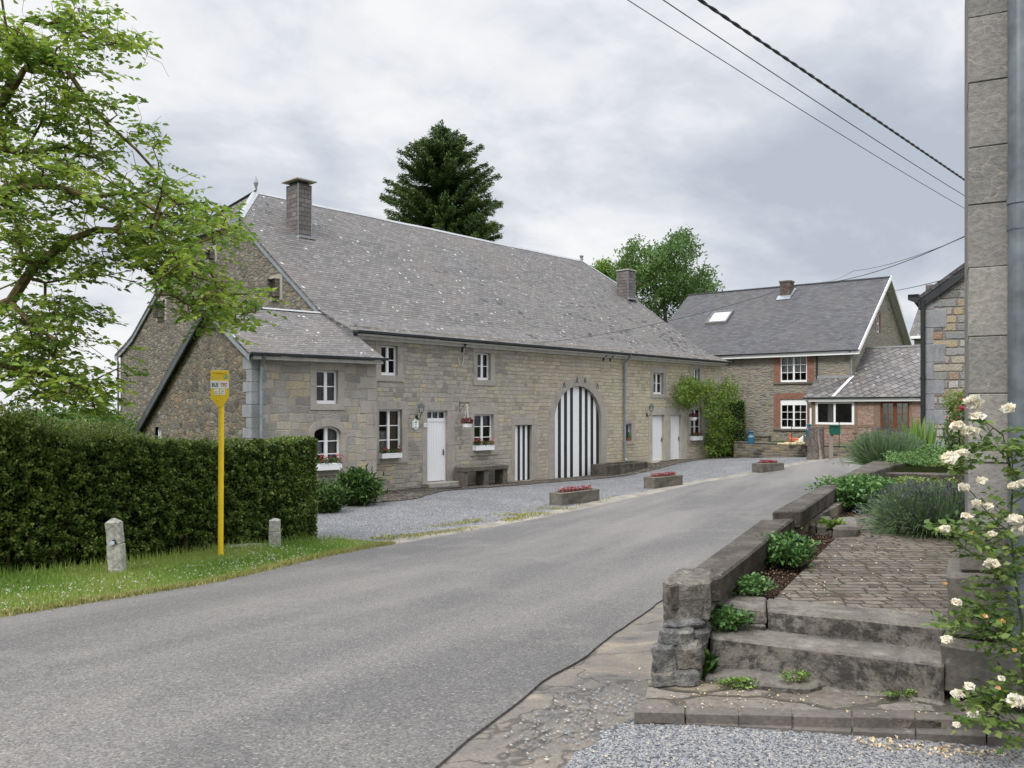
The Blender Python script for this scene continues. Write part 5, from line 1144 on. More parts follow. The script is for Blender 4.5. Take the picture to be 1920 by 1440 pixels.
for a, b in ((-.088, -.012), (.010, .086)): MB().box(a, b, -.0555, -.0525, pz(740.5), pz(729.5)).build('line_plate', K['white'], pan)
for k in (pz(750),): MB().tube([(-.035, -.052, k), (-.035, -.07, k)], .014, 8).build('bolt', K['yellow'], pan)
def text(s, x, z, size, mat, parent, y=-.0565, name='lettering', shear=0, align='LEFT', sx=1, off=0):
    cu = bpy.data.curves.new('txt', 'FONT'); cu.body = s; cu.size = size; cu.extrude = .0006; cu.shear = shear; cu.align_x = align; cu.offset = off
    t = bpy.data.objects.new('txt', cu); COL.objects.link(t); bpy.context.view_layer.update()
    me = bpy.data.meshes.new_from_object(t.evaluated_get(bpy.context.evaluated_depsgraph_get())); bpy.data.objects.remove(t); bpy.data.curves.remove(cu)
    zo = ZB[parent.name]
    for v in me.vertices: a, b, c = v.co; v.co = (x+a*sx, y-c, z+b-zo)
    me.materials.clear(); me.materials.append(mat); o = bpy.data.objects.new(name, me); COL.objects.link(o); o.parent = parent; ZB[o.name] = zo; return o
text('R. Oppagne 3', -.105, pz(703)+.012, .040, K['brownink'], pan, y=-.0525, sx=.92)
text('Zone', -.118, pz(712)+.01, .066, K['fadeink'], pan, y=-.0525)
MB().lathe([(.036, 0), (.036, .003)], n=20).build('tmp', K['green2']) if False else None
def disc(x, z, r, mat, y, name, n=20, sx=1): MB().xz([(x+sx*r*math.cos(2*math.pi*k/n), z+r*math.sin(2*math.pi*k/n)) for k in range(n)], y, y+.002).build(name, mat, pan)
disc(.092, pz(706.5), .036, K['green2'], -.0545, 'zone_badge', sx=.85); disc(.092, pz(706.5), .027, K['mint'], -.0558, 'zone_badge', sx=.75); text('3', .082, pz(706.5)-.016, .045, K['ink'], pan, y=-.0562)
text('BUS', -.122, pz(725.3), .090, K['ink'], pan, sx=.66, off=.002); text('TEC', .016, pz(724.9), .084, K['redink'], pan, shear=.25, sx=.66, off=.0015)
MB().box(-.008, .125, -.0578, -.0572, pz(720.6), pz(719.9)).build('stripe', K['orange'], pan)
text('1011', -.075, pz(735.5), .026, K['ink'], pan, sx=.8); text('MANHAY', -.082, pz(738.4), .015, K['ink'], pan, sx=.8); text('11a', .022, pz(735), .040, K['ink'], pan, sx=.75); text('ERPIGNY', .014, pz(738.4), .015, K['ink'], pan, sx=.8)
# ------------------------------------------------------------ stone markers
def marker(u, v, Y, w, h, lean, label, sticker):
    x, y, z = gp(u, v, Y); o = thing('stone_marker', (x, y, z), R(8), label, 'stone post', 'old concrete roadside markers on the verge')
    mb = MB(); t = w/2; mb.box(-t, t, -t, t, z-.1, z+h*.55); mb.box(-t*.97, t*.97, -t*.97, t*.97, z+h*.555, z+h*.93)
    mb2 = MB()
    b = [(-t*.97, -t*.97), (t*.97, -t*.97), (t*.97, t*.97), (-t*.97, t*.97)]
    for i in range(4): p, q = b[i], b[(i+1) % 4]; mb.poly([(*p, z+h*.932), (*q, z+h*.932), (q[0]*.25, q[1]*.25, z+h), (p[0]*.25, p[1]*.25, z+h)])
    mb.poly([(p[0]*.25, p[1]*.25, z+h) for p in b])
    mb.v = [(a+lean*(c-z), b_, c) for a, b_, c in mb.v]; p_ = mb.build('post', K['concrete'], o, bevel=.012, sub=2, rough=.008)
    if sticker: MB().xz([(-t*.5+lean*h*.5, z+h*.55), (t*.35+lean*h*.5, z+h*.56), (t*.35+lean*h*.5, z+h*.645), (-t*.05+lean*h*.5, z+h*.645)], -t-.022, -t-.015).build('sticker', K['black'], o); MB().xz([(-t*.8+lean*h*.5, z+h*.55), (t*.2+lean*h*.5, z+h*.56), (t*.2+lean*h*.5, z+h*.62), (-t*.2+lean*h*.5, z+h*.62)], -t-.027, -t-.023).build('sticker', K['stick'], o)
marker(221, 1078, 12.0, .20, .80, -.07, 'taller pale stone marker on the left with a torn blue sticker, leaning left', True)
marker(515.5, 1024, 14.8, .185, .52, -.01, 'shorter stone marker standing by the right end of the hedge', False)
x, y, z = gp(455, 1026, 14.6); cv = MB().lathe([(.55, z-.02), (.5, z+.045), (.42, z+.055)], (x+.15, y+.1), 18, sy=.5).build('cover_slab', K['concrete'], bevel=.01); tag(cv, 'flat concrete drain cover in the grass beside the bus stop pole', 'drain cover')
x, y, z = H.w(H.x(843, -.9), -.9)[0], H.w(H.x(843, -.9), -.9)[1], 0; z = float(gz(x, y)); cv = MB().box(-.35, .35, -.25, .25, z, z+.06).build('drain_grate', K['iron'], loc=(x, y, 0)); cv.rotation_euler.z = H.ang; tag(cv, 'flat iron grate on the ground in front of the white entrance door', 'drain grate')
# ------------------------------------------------------------ stone planters
def flowers_on(o, x0, x1, y0, y1, z, n, fl, lf='shrub', h=.12, sz=.045, frac=.5):
    c = np.c_[rng.uniform(x0, x1, n), rng.uniform(y0, y1, n), z+rng.uniform(0, h*.7, n)]; leaves('foliage', c, sz*1.1, K[lf], o, asp=.7)
    m_ = int(n*frac); cc = np.c_[rng.uniform(x0, x1, m_), rng.uniform(y0, y1, m_), z+h*rng.uniform(.5, 1.1, m_)]; cc = np.repeat(cc, 4, 0)+rng.normal(0, sz*.22, (m_*4, 3)); leaves('flowers', cc, sz*.7, K[fl], o, asp=.9)
def planter(u, v, L, Wd, hh, Y, label, ang):
    x, y, z = gp(u, v, Y); o = thing('stone_planter', (x, y, z), ang, label, 'planter', 'stone troughs of red begonias along the road edge')
    mb = MB(); a, b = L/2, Wd/2; mb.box(-a, a, -b, b, z-.05, z+hh*.6); 
    for p in ((-a, a, -b, -b+.09), (-a, a, b-.09, b), (-a, -a+.10, -b+.09, b-.09), (a-.10, a, -b+.09, b-.09)): mb.box(*p, z+hh*.6, z+hh)
    mb = MB(); i0 = [(-a, -b), (a, -b), (a, b), (-a, b)]; i1 = [(-a+.1, -b+.09), (a-.1, -b+.09), (a-.1, b-.09), (-a+.1, b-.09)]
    mb.v = [(*p, z-.05) for p in i0]+[(*p, z+hh) for p in i0]+[(*p, z+hh) for p in i1]+[(*p, z+hh*.75) for p in i1]
    mb.f = [(3, 2, 1, 0), (8+4, 13, 14, 15)]+[(k, (k+1) % 4, 4+(k+1) % 4, 4+k) for k in range(4)]+[(4+k, 4+(k+1) % 4, 8+(k+1) % 4, 8+k) for k in range(4)]+[(8+k, 8+(k+1) % 4, 12+(k+1) % 4, 12+k) for k in range(4)]; mb.m = [0]*len(mb.f)
    mb.build('trough', K['trough'], o, bevel=.02, sub=2, rough=.012); MB().box(-a+.1, a-.1, -b+.09, b-.09, z+hh*.7, z+hh*.85).build('soil', K['soil'], o)
    flowers_on(o, -a+.16, a-.16, -b+.12, b-.12, z+hh*.80, 420, 'redp', 'redleaf', .16, .040, .45)
pa = math.atan2(4.8, 3.05); 
planter(1078, 944, 1.75, .46, .36, 23.7, 'nearest and longest of the three stone troughs of red begonias', R(48)); planter(1244, 913, 1.62, .46, .38, 28.6, 'middle one of the three stone troughs of red begonias', R(44)); planter(1440, 885, 1.25, .55, .36, 33.6, 'farthest and smallest of the three stone troughs of red begonias', R(30))
# ------------------------------------------------------------ things along the farmhouse front
def at(x, q=0): return H.w(x, q)
def bench():
    q0 = -.62; xa, xb = H.x(869.5, q0), H.x(954, q0); zt = H.z(870, 876.5, q0); zb_ = H.z(870, 911.5, q0); cx = (xa+xb)/2
    o = thing('stone_bench', (*at(cx, q0), zb_), H.ang, 'dark stone bench against the facade between the white door and the striped door', 'bench'); hw = (xb-xa)/2
    MB().box(-hw, hw, 0, .5, zt-.17, zt).build('seat', K['trough'], o, bevel=.015, sub=2, rough=.008)
    for c in (-hw+.13, .03, hw-.13): MB().box(c-.12, c+.12, .04, .48, zb_-.1, zt-.172).build('leg', K['trough'], o, bevel=.015)
bench()
def trough():
    q0 = -1.0; xa, xb = H.x(1137, q0), H.x(1222, q0)-.3; zt = H.z(1150, 872, q0); o = thing('stone_trough', (*at((xa+xb)/2, -.6), -2.85), H.ang, 'long dark stone water trough at the foot of the facade right of the barn door', 'trough')
    h = (xb-xa)/2; mb = MB(); zt = H.z(1137, 872, q0); i0 = [(-h, -.4), (h, -.4), (h, .4), (-h, .4)]; i1 = [(-h+.14, -.28), (h-.14, -.28), (h-.14, .28), (-h+.14, .28)]
    mb.v = [(*p, -2.85) for p in i0]+[(*p, zt) for p in i0]+[(*p, zt) for p in i1]+[(*p, zt-.2) for p in i1]; mb.f = [(3, 2, 1, 0), (12, 13, 14, 15)]+[(k+j, (k+1) % 4+j, 4+(k+1) % 4+j, 4+k+j) for j in (0, 4, 8) for k in range(4)]; mb.m = [0]*len(mb.f)
    mb.build('basin', K['coping'], o, bevel=.02, sub=2, rough=.01)
trough()
def wall_lamp(fr, u, v_top, v_bot, label, q=0):
    x = fr.x(u, q); z1, z0 = fr.z(u, v_top, q), fr.z(u, v_bot, q); c = z1-z0; o = thing('wall_lamp', (*fr.w(x, q), z0-.1), fr.ang, label, 'wall lamp', 'black lantern lamps on the farmhouse front')
    y = -.24; h = c*.62; b = z1-h
    MB().lathe([(.13, b+h*.62), (.10, b+h*.78), (.05, b+h*.93), (.015, b+h*.97), (.02, b+h)], (0, y), 6).lathe([(.05, b), (.05, b+.03)], (0, y), 6).build('lantern_cap', K['lampgreen'], o)
    gl_ = MB().lathe([(.055, b+.02), (.10, b+h*.62)], (0, y), 6).build('lantern_glass', K['milk'], o); mb = MB()
    for k in range(6): w = k*math.pi/3; mb.tube([(.057*math.cos(w), y+.057*math.sin(w), b), (.104*math.cos(w), y+.104*math.sin(w), b+h*.63)], .008, 4)
    mb.build('lantern_frame', K['iron'], o)
    MB().tube([(0, 0, z0+.05), (0, -.1, z0-.0), (0, -.2, z0+.05), (0, y, b)], .014, 6).lathe([(.06, z0-.03), (.06, z0+.12)], (0, -.0), 8, sy=.35).build('bracket', K['iron'], o)
wall_lamp(H, 781, 756, 785, 'black lantern on the wall between the tall window and the white entrance door'); wall_lamp(H, 1213, 758, 780, 'black lantern on the wall left of the pair of white doors')
x = H.x(778.3); zt, zm, zbm = H.z(778.3, 785), H.z(778.3, 795.5), H.z(778.3, 806); o = thing('hexagonal_sign', (*at(x), zbm), H.ang, 'white pointed hexagonal enamel sign with a green roof mark under the left lantern', 'sign'); k = .14
hx = lambda s, d=0: [(0, zm-(zm-zbm)*s), (k*s, zm-(zm-zbm)*.55*s), (k*s, zm+(zt-zm)*.55*s), (0, zm+(zt-zm)*s), (-k*s, zm+(zt-zm)*.55*s), (-k*s, zm-(zm-zbm)*.55*s)]
p_ = MB().xz(hx(1), -.03, -.012).build('plate', K['white'], o); MB().xz(hx(.84), -.033, -.0305).build('border', K['green2'], p_); MB().xz(hx(.79), -.036, -.0335).build('plate_face', K['white'], p_)
MB().xz([(-.07, zm+.05), (.07, zm+.05), (0, zm+.10)], -.039, -.0365).xz([(.035, zm+.10), (.06, zm+.09), (.05, zm+.14)], -.039, -.0365).xz([(-.05, zm-.11), (.05, zm-.11), (.03, zm-.08), (-.03, zm-.08)], -.039, -.0365).build('emblem', K['green2'], p_); disc2 = MB().xz([(.035*math.cos(w), zm-.01+.035*math.sin(w)) for w in np.linspace(0, 6.28, 14)[:-1]], -.039, -.0365).build('emblem', K['mint'], p_)
x = H.x(797); z = H.z(797, 797); o = tag(MB().box(-.06, .06, -.03, -.013, z-.07, z+.07).build('house_number_plate', K['white'], loc=(*at(x), z-.07)), 'small house number plate on the stone jamb left of the white door', 'number plate'); o.rotation_euler.z = H.ang
text('12', -.05, z-.045, .12, K['ink'], o, y=-.0305, sx=.8)
def basket(u, q, vt, vb, label, un):
    x = H.x(u, q); z1, z0 = H.z(u, vt, q), H.z(u, vb, q); o = thing('hanging_basket', (*at(x, q), z0), H.ang, label, 'hanging basket', 'white hanging pots on the farmhouse front'); zz = z1+.62
    MB().tube([(-.0, -q, zz+.02), (0, -.1, zz+.03), (0, -.0, zz)], .012, 5).tube([(0, -q, zz-.3), (0, -q, zz+.08)], .012, 5).tube([(0, -q, zz-.25), (0, -q*.4, zz-.05), (0, -q*.2, zz)], .009, 5).build('bracket', K['iron'], o)
    mb = MB()
    for w in (0, 2.1, 4.2): mb.tube([(.12*math.cos(w), .12*math.sin(w), z1-.05), (0, 0, zz)], .006, 4)
    mb.build('hanger', K['white'], o); MB().lathe([(.09, z0), (.15, z0+.05), (.17, z1-.08)], n=14).build('pot', K['white'], o)
    leaves('flowers', blob(260, (0, 0, z1), (.24, .24, .13)), .06, K['redleaf2'], o, asp=.8)
basket(876, -.38, 790, 803.5, 'white hanging pot of dark red flowers left of the middle ground-floor window', 865); basket(1300, -.4, 779, 789, 'white hanging pot of dark red flowers beside the vine at the far facade end', 1288)
def window_box(fr, u0, u1, v0, v1, label, q=0, n=260, fl='pinkr', right=0):
    xa, xb = fr.x(u0, q-.1), fr.x(u1, q-.1); z0, z1 = fr.z(u0, v1, q-.1), fr.z(u0, v0, q-.1); c = (xa+xb)/2; o = thing('window_box', (*fr.w(c, q-.10), z0), fr.ang, label, 'window box', 'white window boxes of red geraniums'); h = (xb-xa)/2
    MB().prism([(-h, -.10), (h, -.10), (h, .10), (-h, .10)], z0, z1).build('box', K['white'], o, bevel=.006)
    c_ = np.c_[rng.uniform(-h, h, n), rng.uniform(-.12, .12, n), z1+rng.uniform(-.02, .14, n)]; leaves('foliage', c_, .055, K['shrub'], o, asp=.9)
    s = np.concatenate([rng.normal(-h*.62, h*.2, 13), rng.normal(h*.82, h*.13, 10), rng.uniform(-h, h, 4)]); c_ = np.c_[s, rng.uniform(-.16, .06, len(s)), z1+rng.uniform(.04, .24, len(s))]; c_ = np.repeat(c_, 5, 0)+rng.normal(0, .018, (len(s)*5, 3)); leaves('flowers', c_, .04, K[fl], o, asp=.9)
window_box(A1, 592, 638.5, 869.5, 882.5, 'white window box of pink-red geraniums under the arched annex window', AY); window_box(H, 713, 751, 850.5, 860, 'white window box of geraniums under the tall window left of the white door')
window_box(H, 889.5, 924, 835.5, 845, 'white window box of geraniums above the stone bench'); window_box(H, 1296, 1315, 818, 826, 'white window box of geraniums half behind the vine')
x = H.x(1180, .05); z = H.z(1178, 827); o = thing('potted_plant', (*at(H.x(1178.5, .06), .06), z), 0, 'small potted plant in the narrow slit window right of the downpipe', 'potted plant'); MB().lathe([(.06, z), (.08, z+.14)], n=12).build('pot', K['terra'], o); leaves('foliage', blob(90, (0, 0, z+.26), (.12, .1, .16)), .06, K['bush'], o)
# loose cable ends with insulators under the eaves
for u, v, lab in ((866, 650, 'black insulator bracket with a drooping white cable left of the small upper window'), (1131, 668, 'black insulator brackets with looped cables above the barn door')):
    x = H.x(u); z = H.z(u, v); o = thing('insulator_bracket', (*at(x), z-.5), H.ang, lab, 'insulator', 'old cable brackets under the farmhouse eaves'); 
    for dx in ((0,) if u < 900 else (0, .5)): MB().tube([(dx, 0, z-.05), (dx, -.16, z-.02), (dx, -.18, z+.1)], .02, 6).lathe([(.02, z+.02), (.06, z+.06), (.05, z+.16), (.02, z+.18)], (dx, -.18), 8).tube([(dx, -.01, z-.2), (dx, -.03, z)], .04, 6).build('bracket', K['iron'], o)
    MB().tube([(.0, -.12, z-.05), (.02, -.05, z-.55), (-.06, -.05, z-.68), (-.18, -.05, z-.62), (-.22, -.04, z-.4)], .014, 6).build('cable_end', K['offwhite'], o)
# ------------------------------------------------------------ far forecourt: low wall, log, mailbox and yard things
y0_, y1_ = np.array([12.0, 41.9]), np.array([16.6, 36.1]); dd = (y1_-y0_)/np.linalg.norm(y1_-y0_); wf = Fr(*y0_, *dd); L = float(np.linalg.norm(y1_-y0_))
zt = (HY-833)/F*39.3; o = thing('yard_wall', (*y0_, -2.7), wf.ang, 'low brown rubble wall with a thin coping in front of the grey stone house', 'wall'); MB().box(-1.2, L, 0, .35, -2.8, zt-.06).build('wall', K['retain'], o); MB().box(-1.2, L+.03, -.04, .40, zt-.058, zt).build('coping', K['dark_stone'], o, bevel=.01)
yb = [(*wf.w(-1.2, .3),), wf.w(L, .3), (19, 36), B.w(8, -1.0), B.w(8, .5), B.w(-4.6, .5), B.w(-4.5, -1)]; tag(MB().prism(yb, -2.8, zt-.05).build('yard', K['earth']), kind='structure')
fr_ = wf; o = thing('inner_wall', (*wf.w(-1.3, 1.6), -2.2), wf.ang, 'short upper wall with stone coping behind the climbing vine', 'wall'); MB().box(-.8, 1.0, 0, .3, -2.2, -1.42).build('wall', K['retain'], o); MB().box(-.85, 1.04, -.04, .34, -1.418, -1.36).build('coping', K['dark_stone'], o)
x, y, z = gp(1530, 866, 36.8); o = thing('tree_trunk_post', (x, y, z), 0, 'thick upright barky log standing as a post beside the mailbox', 'log'); mb = MB(); n = 26; rows = []
for zz, s in ((-.05, 1.22), (.12, 1.1), (.3, 1.02), (.6, 1), (.9, .98), (1.2, .97), (1.43, .96)):
    rows.append([((.335+.03*mnoise.noise((math.cos(w)*3, math.sin(w)*3, zz*1.5))-.09*math.exp(-((w-4.75-.12*(zz-.7))/.16)**2))*s*math.cos(w), (.335+.03*mnoise.noise((math.cos(w)*3, math.sin(w)*3, zz*1.5))-.09*math.exp(-((w-4.75-.12*(zz-.7))/.16)**2))*s*math.sin(w), z+zz) for w in np.linspace(0, 2*math.pi, n)])
mb.grid(rows); mb.poly(rows[-1][:-1]); mb.build('log', K['barkg'], o); MB().tube([(-.03, -.25, z+1.42), (.0, -.27, z+.9), (.07, -.29, z+.45), (.09, -.33, z+.0)], [.05, .06, .05, .07], 7).build('climbing_stem', K['wood'], o)
x, y, z = gp(1558, 866, 36.3); o = thing('mailbox', (x, y, z), R(-8), 'dark green mailbox on a grey wooden post beside the log', 'mailbox'); MB().box(-.085, .085, -.06, .06, z-.1, z+1.12).build('post', K['wood'], o, bevel=.008); MB().box(-.05, .36, -.14, .12, z+1.08, z+1.44).build('box', K['green'], o, bevel=.02); MB().xz([(-.07, z+1.442), (.38, z+1.442), (.36, z+1.5), (-.05, z+1.5)], -.17, .14).build('lid', K['green'], o, bevel=.008); MB().box(.05, .26, -.148, -.141, z+1.36, z+1.385).build('slot', K['black'], o)
def churn(u, v, Y, h, z, label):
    x, y = P(u, v, Y)[:2]; o = thing('milk_churn', (x, y, z), 0, label, 'milk churn', 'blue painted milk churns in the yard'); r = h*.27
    MB().lathe([(r*.95, z), (r, z+h*.04), (r, z+h*.55), (r*.62, z+h*.74), (r*.62, z+h*.86), (r*.8, z+h*.9)], n=16).build('body', K['teal'], o, smooth=False); MB().lathe([(r*.84, z+h*.9), (r*.84, z+h*.97), (r*.3, z+h)], n=16).build('lid', K['teal'], o); MB().lathe([(r*1.02, z+h*.52), (r*.93, z+h*.6)], n=16).build('band', K['lead'], o)
churn(1408, 833, 41, .62, zt-.05, 'blue milk churn behind the low yard wall near the vine'); churn(1517, 803, 39.3, .55, -1.25, 'blue milk churn on a stand behind the top of the log')
x, y = P(1517, 803, 39.3)[:2]; tag(MB().box(-.2, .2, -.2, .2, zt-.05, -1.25).build('stand', K['dark_stone'], loc=(x, y, zt-.05)), 'small stone stand under the blue churn behind the log', 'stand')
x, y = P(1492, 826, 40)[:2]; z = zt-.05; o = thing('terracotta_planter', (x, y, z), R(-20), 'orange terracotta wheelbarrow-shaped planter in front of the lower window', 'planter'); MB().prism([(-.3, -.16), (.34, -.16), (.34, .16), (-.3, .16)], z+.13, z+.32).build('tray', K['terra'], o, bevel=.03); MB().lathe([(.12, -.03), (.12, .03)], n=12).build('wheel', K['terra'], o) if False else MB().tube([(-.25, -.04, z+.12), (-.25, .04, z+.12)], .12, 12).build('wheel', K['terra'], o); MB().tube([(-.28, 0, z+.3), (-.3, 0, z+.48), (-.18, 0, z+.52)], .05, 6).build('handle', K['terra'], o)
x, y = P(1503, 826, 39.6)[:2]; o = tag(MB().prism([(-.4, -.05), (.1, -.05), (.25, .05), (-.25, .05)], z, z+.05).xz([(-.1, z), (.3, z+.12), (.42, z+.5), (.05, z+.42), (-.15, z+.25)], -.04, .02).build('white_slab', K['white'], loc=(x, y, z), bevel=.01), 'white slab leaning beside pale stones behind the log', 'slab')
mb = MB()
for k in range(7): cx_ = -.9+k*.27; mb.box(cx_, cx_+.26, -.15+random.uniform(-.1, .1), .12, z, z+random.uniform(.08, .22))
x, y = P(1495, 826, 39.3)[:2]; tag(mb.build('stone_pile', K['yellowstone'], loc=(x, y, z), bevel=.05, sub=1, rough=.03), 'pile of pale yellow stones on the yard behind the low wall', 'stones')
for i, (u, v0, v1, Y) in enumerate(((1385, 795, 832, 41), (1397, 792, 832, 40.9), (1484, 797, 833, 39.2), (1573.5, 793, 832, 37.2))):
    a, b = P(u, v1, Y), P(u, v0, Y); labs = ['thin iron fence stake nearest the vine on the low wall', 'thin iron fence stake beside the blue churn', 'thin iron fence stake in front of the lower window', 'thin iron fence stake behind the mailbox']
    tag(MB().tube([(0, 0, zt-.08), (0, 0, b[2])], .016, 6).lathe([(.03, b[2]), (.03, b[2]+.04)], n=6).build('fence_stake', K['iron'], loc=(a[0], a[1], zt-.08)), labs[i], 'stake', 'thin iron stakes on the yard wall')
# ------------------------------------------------------------ cables
def cable(pts, r, label, sag=0, n=24, twist=False):
    pts = [Vector(p) for p in pts]; out = []
    for a, b in zip(pts, pts[1:]):
        for k in range(n): t = k/n; p = a.lerp(b, t); p.z -= sag*4*t*(1-t); out.append(p)
    out.append(pts[-1]); o0 = out[0]; mb = MB()
    if twist:
        for s in (0, math.pi):
            f = [p+Vector((math.cos(i*.55+s), 0, math.sin(i*.55+s)))*r*.55 for i, p in enumerate(out)]; mb.tube([tuple(p-Vector((o0.x, o0.y, 0))) for p in f], r*.75, 6)
    else: mb.tube([tuple(p-Vector((o0.x, o0.y, 0))) for p in out], r, 6)
    tag(mb.build('overhead_cable', K['black'], loc=(o0.x, o0.y, o0.z)), label, 'cable', 'overhead cables')
cable([P(1180, -90, 7.6), P(1860, 372, 17)], .016, 'thick twisted black cable, topmost of the three crossing the upper right sky', .0, 300, True)
cable([P(1110, -90, 7.6), P(1860, 398, 17)], .0058, 'thin cable just below the thick twisted one, middle of the three', .05)
cable([P(1030, -95, 7.6), P(1860, 420, 17)], .0048, 'thinnest and lowest of the three cables crossing the upper right sky', .06)
pe = Vector((*H.w(H.x(1000), -.3), H.z(1000, 646)+.05))
cable([P(1840, 428, 14), P(1500, 533, 26), pe], .008, 'thin service cable running from the right over the slate roofs to the farmhouse gutter', .25); cable([P(1840, 430, 14), P(1600, 508, 24), (*B.w(-.5, AP), q2(AP)+.1)], .006, 'second thin service cable ending on the grey house roof', .12)
cable([P(1830, 508, 15), (*B.w(3.0, 3.2), B.yz(1660, 561, S1))], .010, 'short cable running to the white-edged gable beside its small window', .1)
# ------------------------------------------------------------ hedge
def hedge():
    a, b = np.array([-3.72, 16.15]), np.array([-11.5, 6.6]); L = np.linalg.norm(b-a); d = (b-a)/L; n = np.array([-d[1], d[0]]); n = n if n[0] < 0 else -n    # n points away from the road
    o = thing('hedge', (float(a[0]), float(a[1]), float(gz(*a))), 0, 'dense dark green clipped hedge beside the verge, straggly and taller towards the left', 'hedge')
    T = 1.1
    def top(s): return .025*np.sin(s*5.1+1)+.02*np.sin(s*11.3)+-.60+.06*np.clip(s-2, 0, 9)+.30*np.clip((s-4.2)/1.5, 0, 1)+.05*np.sin(s*2.3)*np.clip((s-3)/2, 0, 1)
    N_ = 60000; s = L*rng.uniform(0, 1, N_)**1.25; u = rng.uniform(0, 1, N_); P2 = a+d*s[:, None]; g0 = gz(P2[:, 0], P2[:, 1]); tp = top(s)
    h = np.array([mnoise.noise((x*1.5, y*2.2, 0))+.5*mnoise.noise((x*4, y*4, 9)) for x, y in zip(s, u*2)])
    kind = rng.uniform(0, 1, N_); dep = np.where(kind < .74, np.abs(rng.normal(0, .06, N_))-.22*h*np.clip(.3+s*.22, 0, 1.6)-.10*np.clip((s-4.5)/2, 0, 1)*rng.uniform(0, 1, N_)+.03, rng.uniform(0, T, N_))
    z = np.where(kind < .74, g0+.03+(tp-g0)*u, tp-np.abs(rng.normal(0, .05, N_))+.05*h)
    lean = np.clip((g0+.5-z), 0, 1)*.35; dep = dep+np.where(kind < .74, lean*.5, 0)
    # rounded top edge
    C = np.c_[P2+n*dep[:, None], z]
    # end face of the hedge
    m = 7000; e = np.c_[a-d*np.abs(rng.normal(0, .03, m))[:, None]*-1+n*rng.uniform(0, T, m)[:, None], np.zeros(m)]; e[:, 2] = float(gz(*a))+rng.uniform(0, 1, m)*(-.6-float(gz(*a)))
    rn = np.clip(.40+.30*h+rng.normal(0, .22, N_)+np.clip((s-3.6)*.10, 0, .3)*(.4+u), 0, 1)
    leaves('foliage', np.r_[C, e]-[a[0], a[1], 0], .050, K['hedge'], o, asp=.75, up=.25, rnd=np.r_[rn, rng.uniform(.1, .8, m)], jit=.4)
    # loose young growth on top and on the left half
    N2 = 15000; s2 = L*rng.uniform(.17, 1, N2)**.8; P3 = a+d*s2[:, None]; k = np.array([mnoise.noise((x*1.7, 5, 1)) for x in s2]); hh = (.04+.36*np.clip((s2-2)/5, 0, 1)*(1+1.2*k))*rng.uniform(0, 1, N2)**1.6
    C2 = np.c_[P3+n*rng.uniform(-.1, T, N2)[:, None], top(s2)+hh]; leaves('young_growth', C2-[a[0], a[1], 0], .05, K['hedgel'], o, asp=.6, up=.2)
    # tall single shoots
    mb = MB(); cs = []
    for i in range(85):
        s_ = rng.uniform(4.0, L); p = a+d*s_+n*rng.uniform(.1, T); z0 = float(top(s_)); H_ = rng.uniform(.3, .75); lx, ly = rng.normal(0, .09, 2)
        pts = [(p[0]-a[0]+lx*t*t, p[1]-a[1]+ly*t*t, z0-.1+H_*t) for t in (0, .35, .7, 1)]; mb.tube(pts, [.006, .005, .004, .002], 3)
        for t in np.linspace(.15, 1, 14): cs += [(p[0]-a[0]+lx*t*t+rng.normal(0, .025), p[1]-a[1]+ly*t*t+rng.normal(0, .025), z0-.1+H_*t)]*1
    mb.build('shoots', K['bark'], o); leaves('shoot_leaves', cs, .045, K['hedgel'], o)
    # sprays of twigs pushing out of the clipped face
    M_ = 1900; ss = L*rng.uniform(.02, 1, M_)**.75; uu = rng.uniform(.08, 1.0, M_); pp = a+d*ss[:, None]; gg = gz(pp[:, 0], pp[:, 1]); zz_ = gg+(top(ss)-gg)*uu; k_ = 26; ln = (.09+.30*np.clip((ss-3.2)/4, 0, 1))*rng.uniform(.5, 1.3, M_)
    dv = np.c_[-n[0]*np.ones(M_), -n[1]*np.ones(M_), rng.uniform(.1, 1.1, M_)]+np.c_[d[0]*np.ones(M_), d[1]*np.ones(M_), np.zeros(M_)]*rng.normal(0, .7, M_)[:, None]; dv /= np.linalg.norm(dv, axis=1)[:, None]
    tt = rng.uniform(0, 1, (M_, k_)); CS = np.c_[pp-n*.02, zz_][:, None, :]+dv[:, None, :]*(tt*ln[:, None])[..., None]+rng.normal(0, .022, (M_, k_, 3)); rs = np.clip(.25+.45*tt+rng.normal(0, .12, (M_, k_))+.18*np.clip((ss-3.5)/3, 0, 1)[:, None]*uu[:, None], 0, 1)
    leaves('sprays', CS.reshape(-1, 3)-[a[0], a[1], 0], .044, K['hedge'], o, asp=.7, up=.4, rnd=rs.ravel(), jit=.4)
    # solid twiggy heart so that no light shows through
    rows = []
    for t in np.linspace(.16, L, 34):
        q = a+d*t-a; g_ = float(gz(*(a+q))); tz = float(top(t))-.10; rows.append([(*(q+n*.22), g_-.05), (*(q+n*.18), tz-.08), (*(q+n*.3), tz), (*(q+n*(T-.15)), tz), (*(q+n*(T-.15)), g_-.05)])
    mb = MB().grid(rows); mb.poly(rows[0]); mb.poly(rows[-1][::-1]); mb.build('twigs', K['hedgecore'], o)
    mb = MB()
    for i in range(46):
        s_ = rng.uniform(0, L); p = d*s_+n*rng.uniform(.12, .3); g_ = float(gz(*(a+p))); mb.tube([(p[0], p[1], g_-.05), (p[0]+rng.normal(0, .05), p[1], g_+.4), (p[0]+rng.normal(0, .12), p[1]+rng.normal(0, .1), g_+.95)], [.022, .016, .01], 5)
    mb.build('stems', K['bark'], o)
hedge()
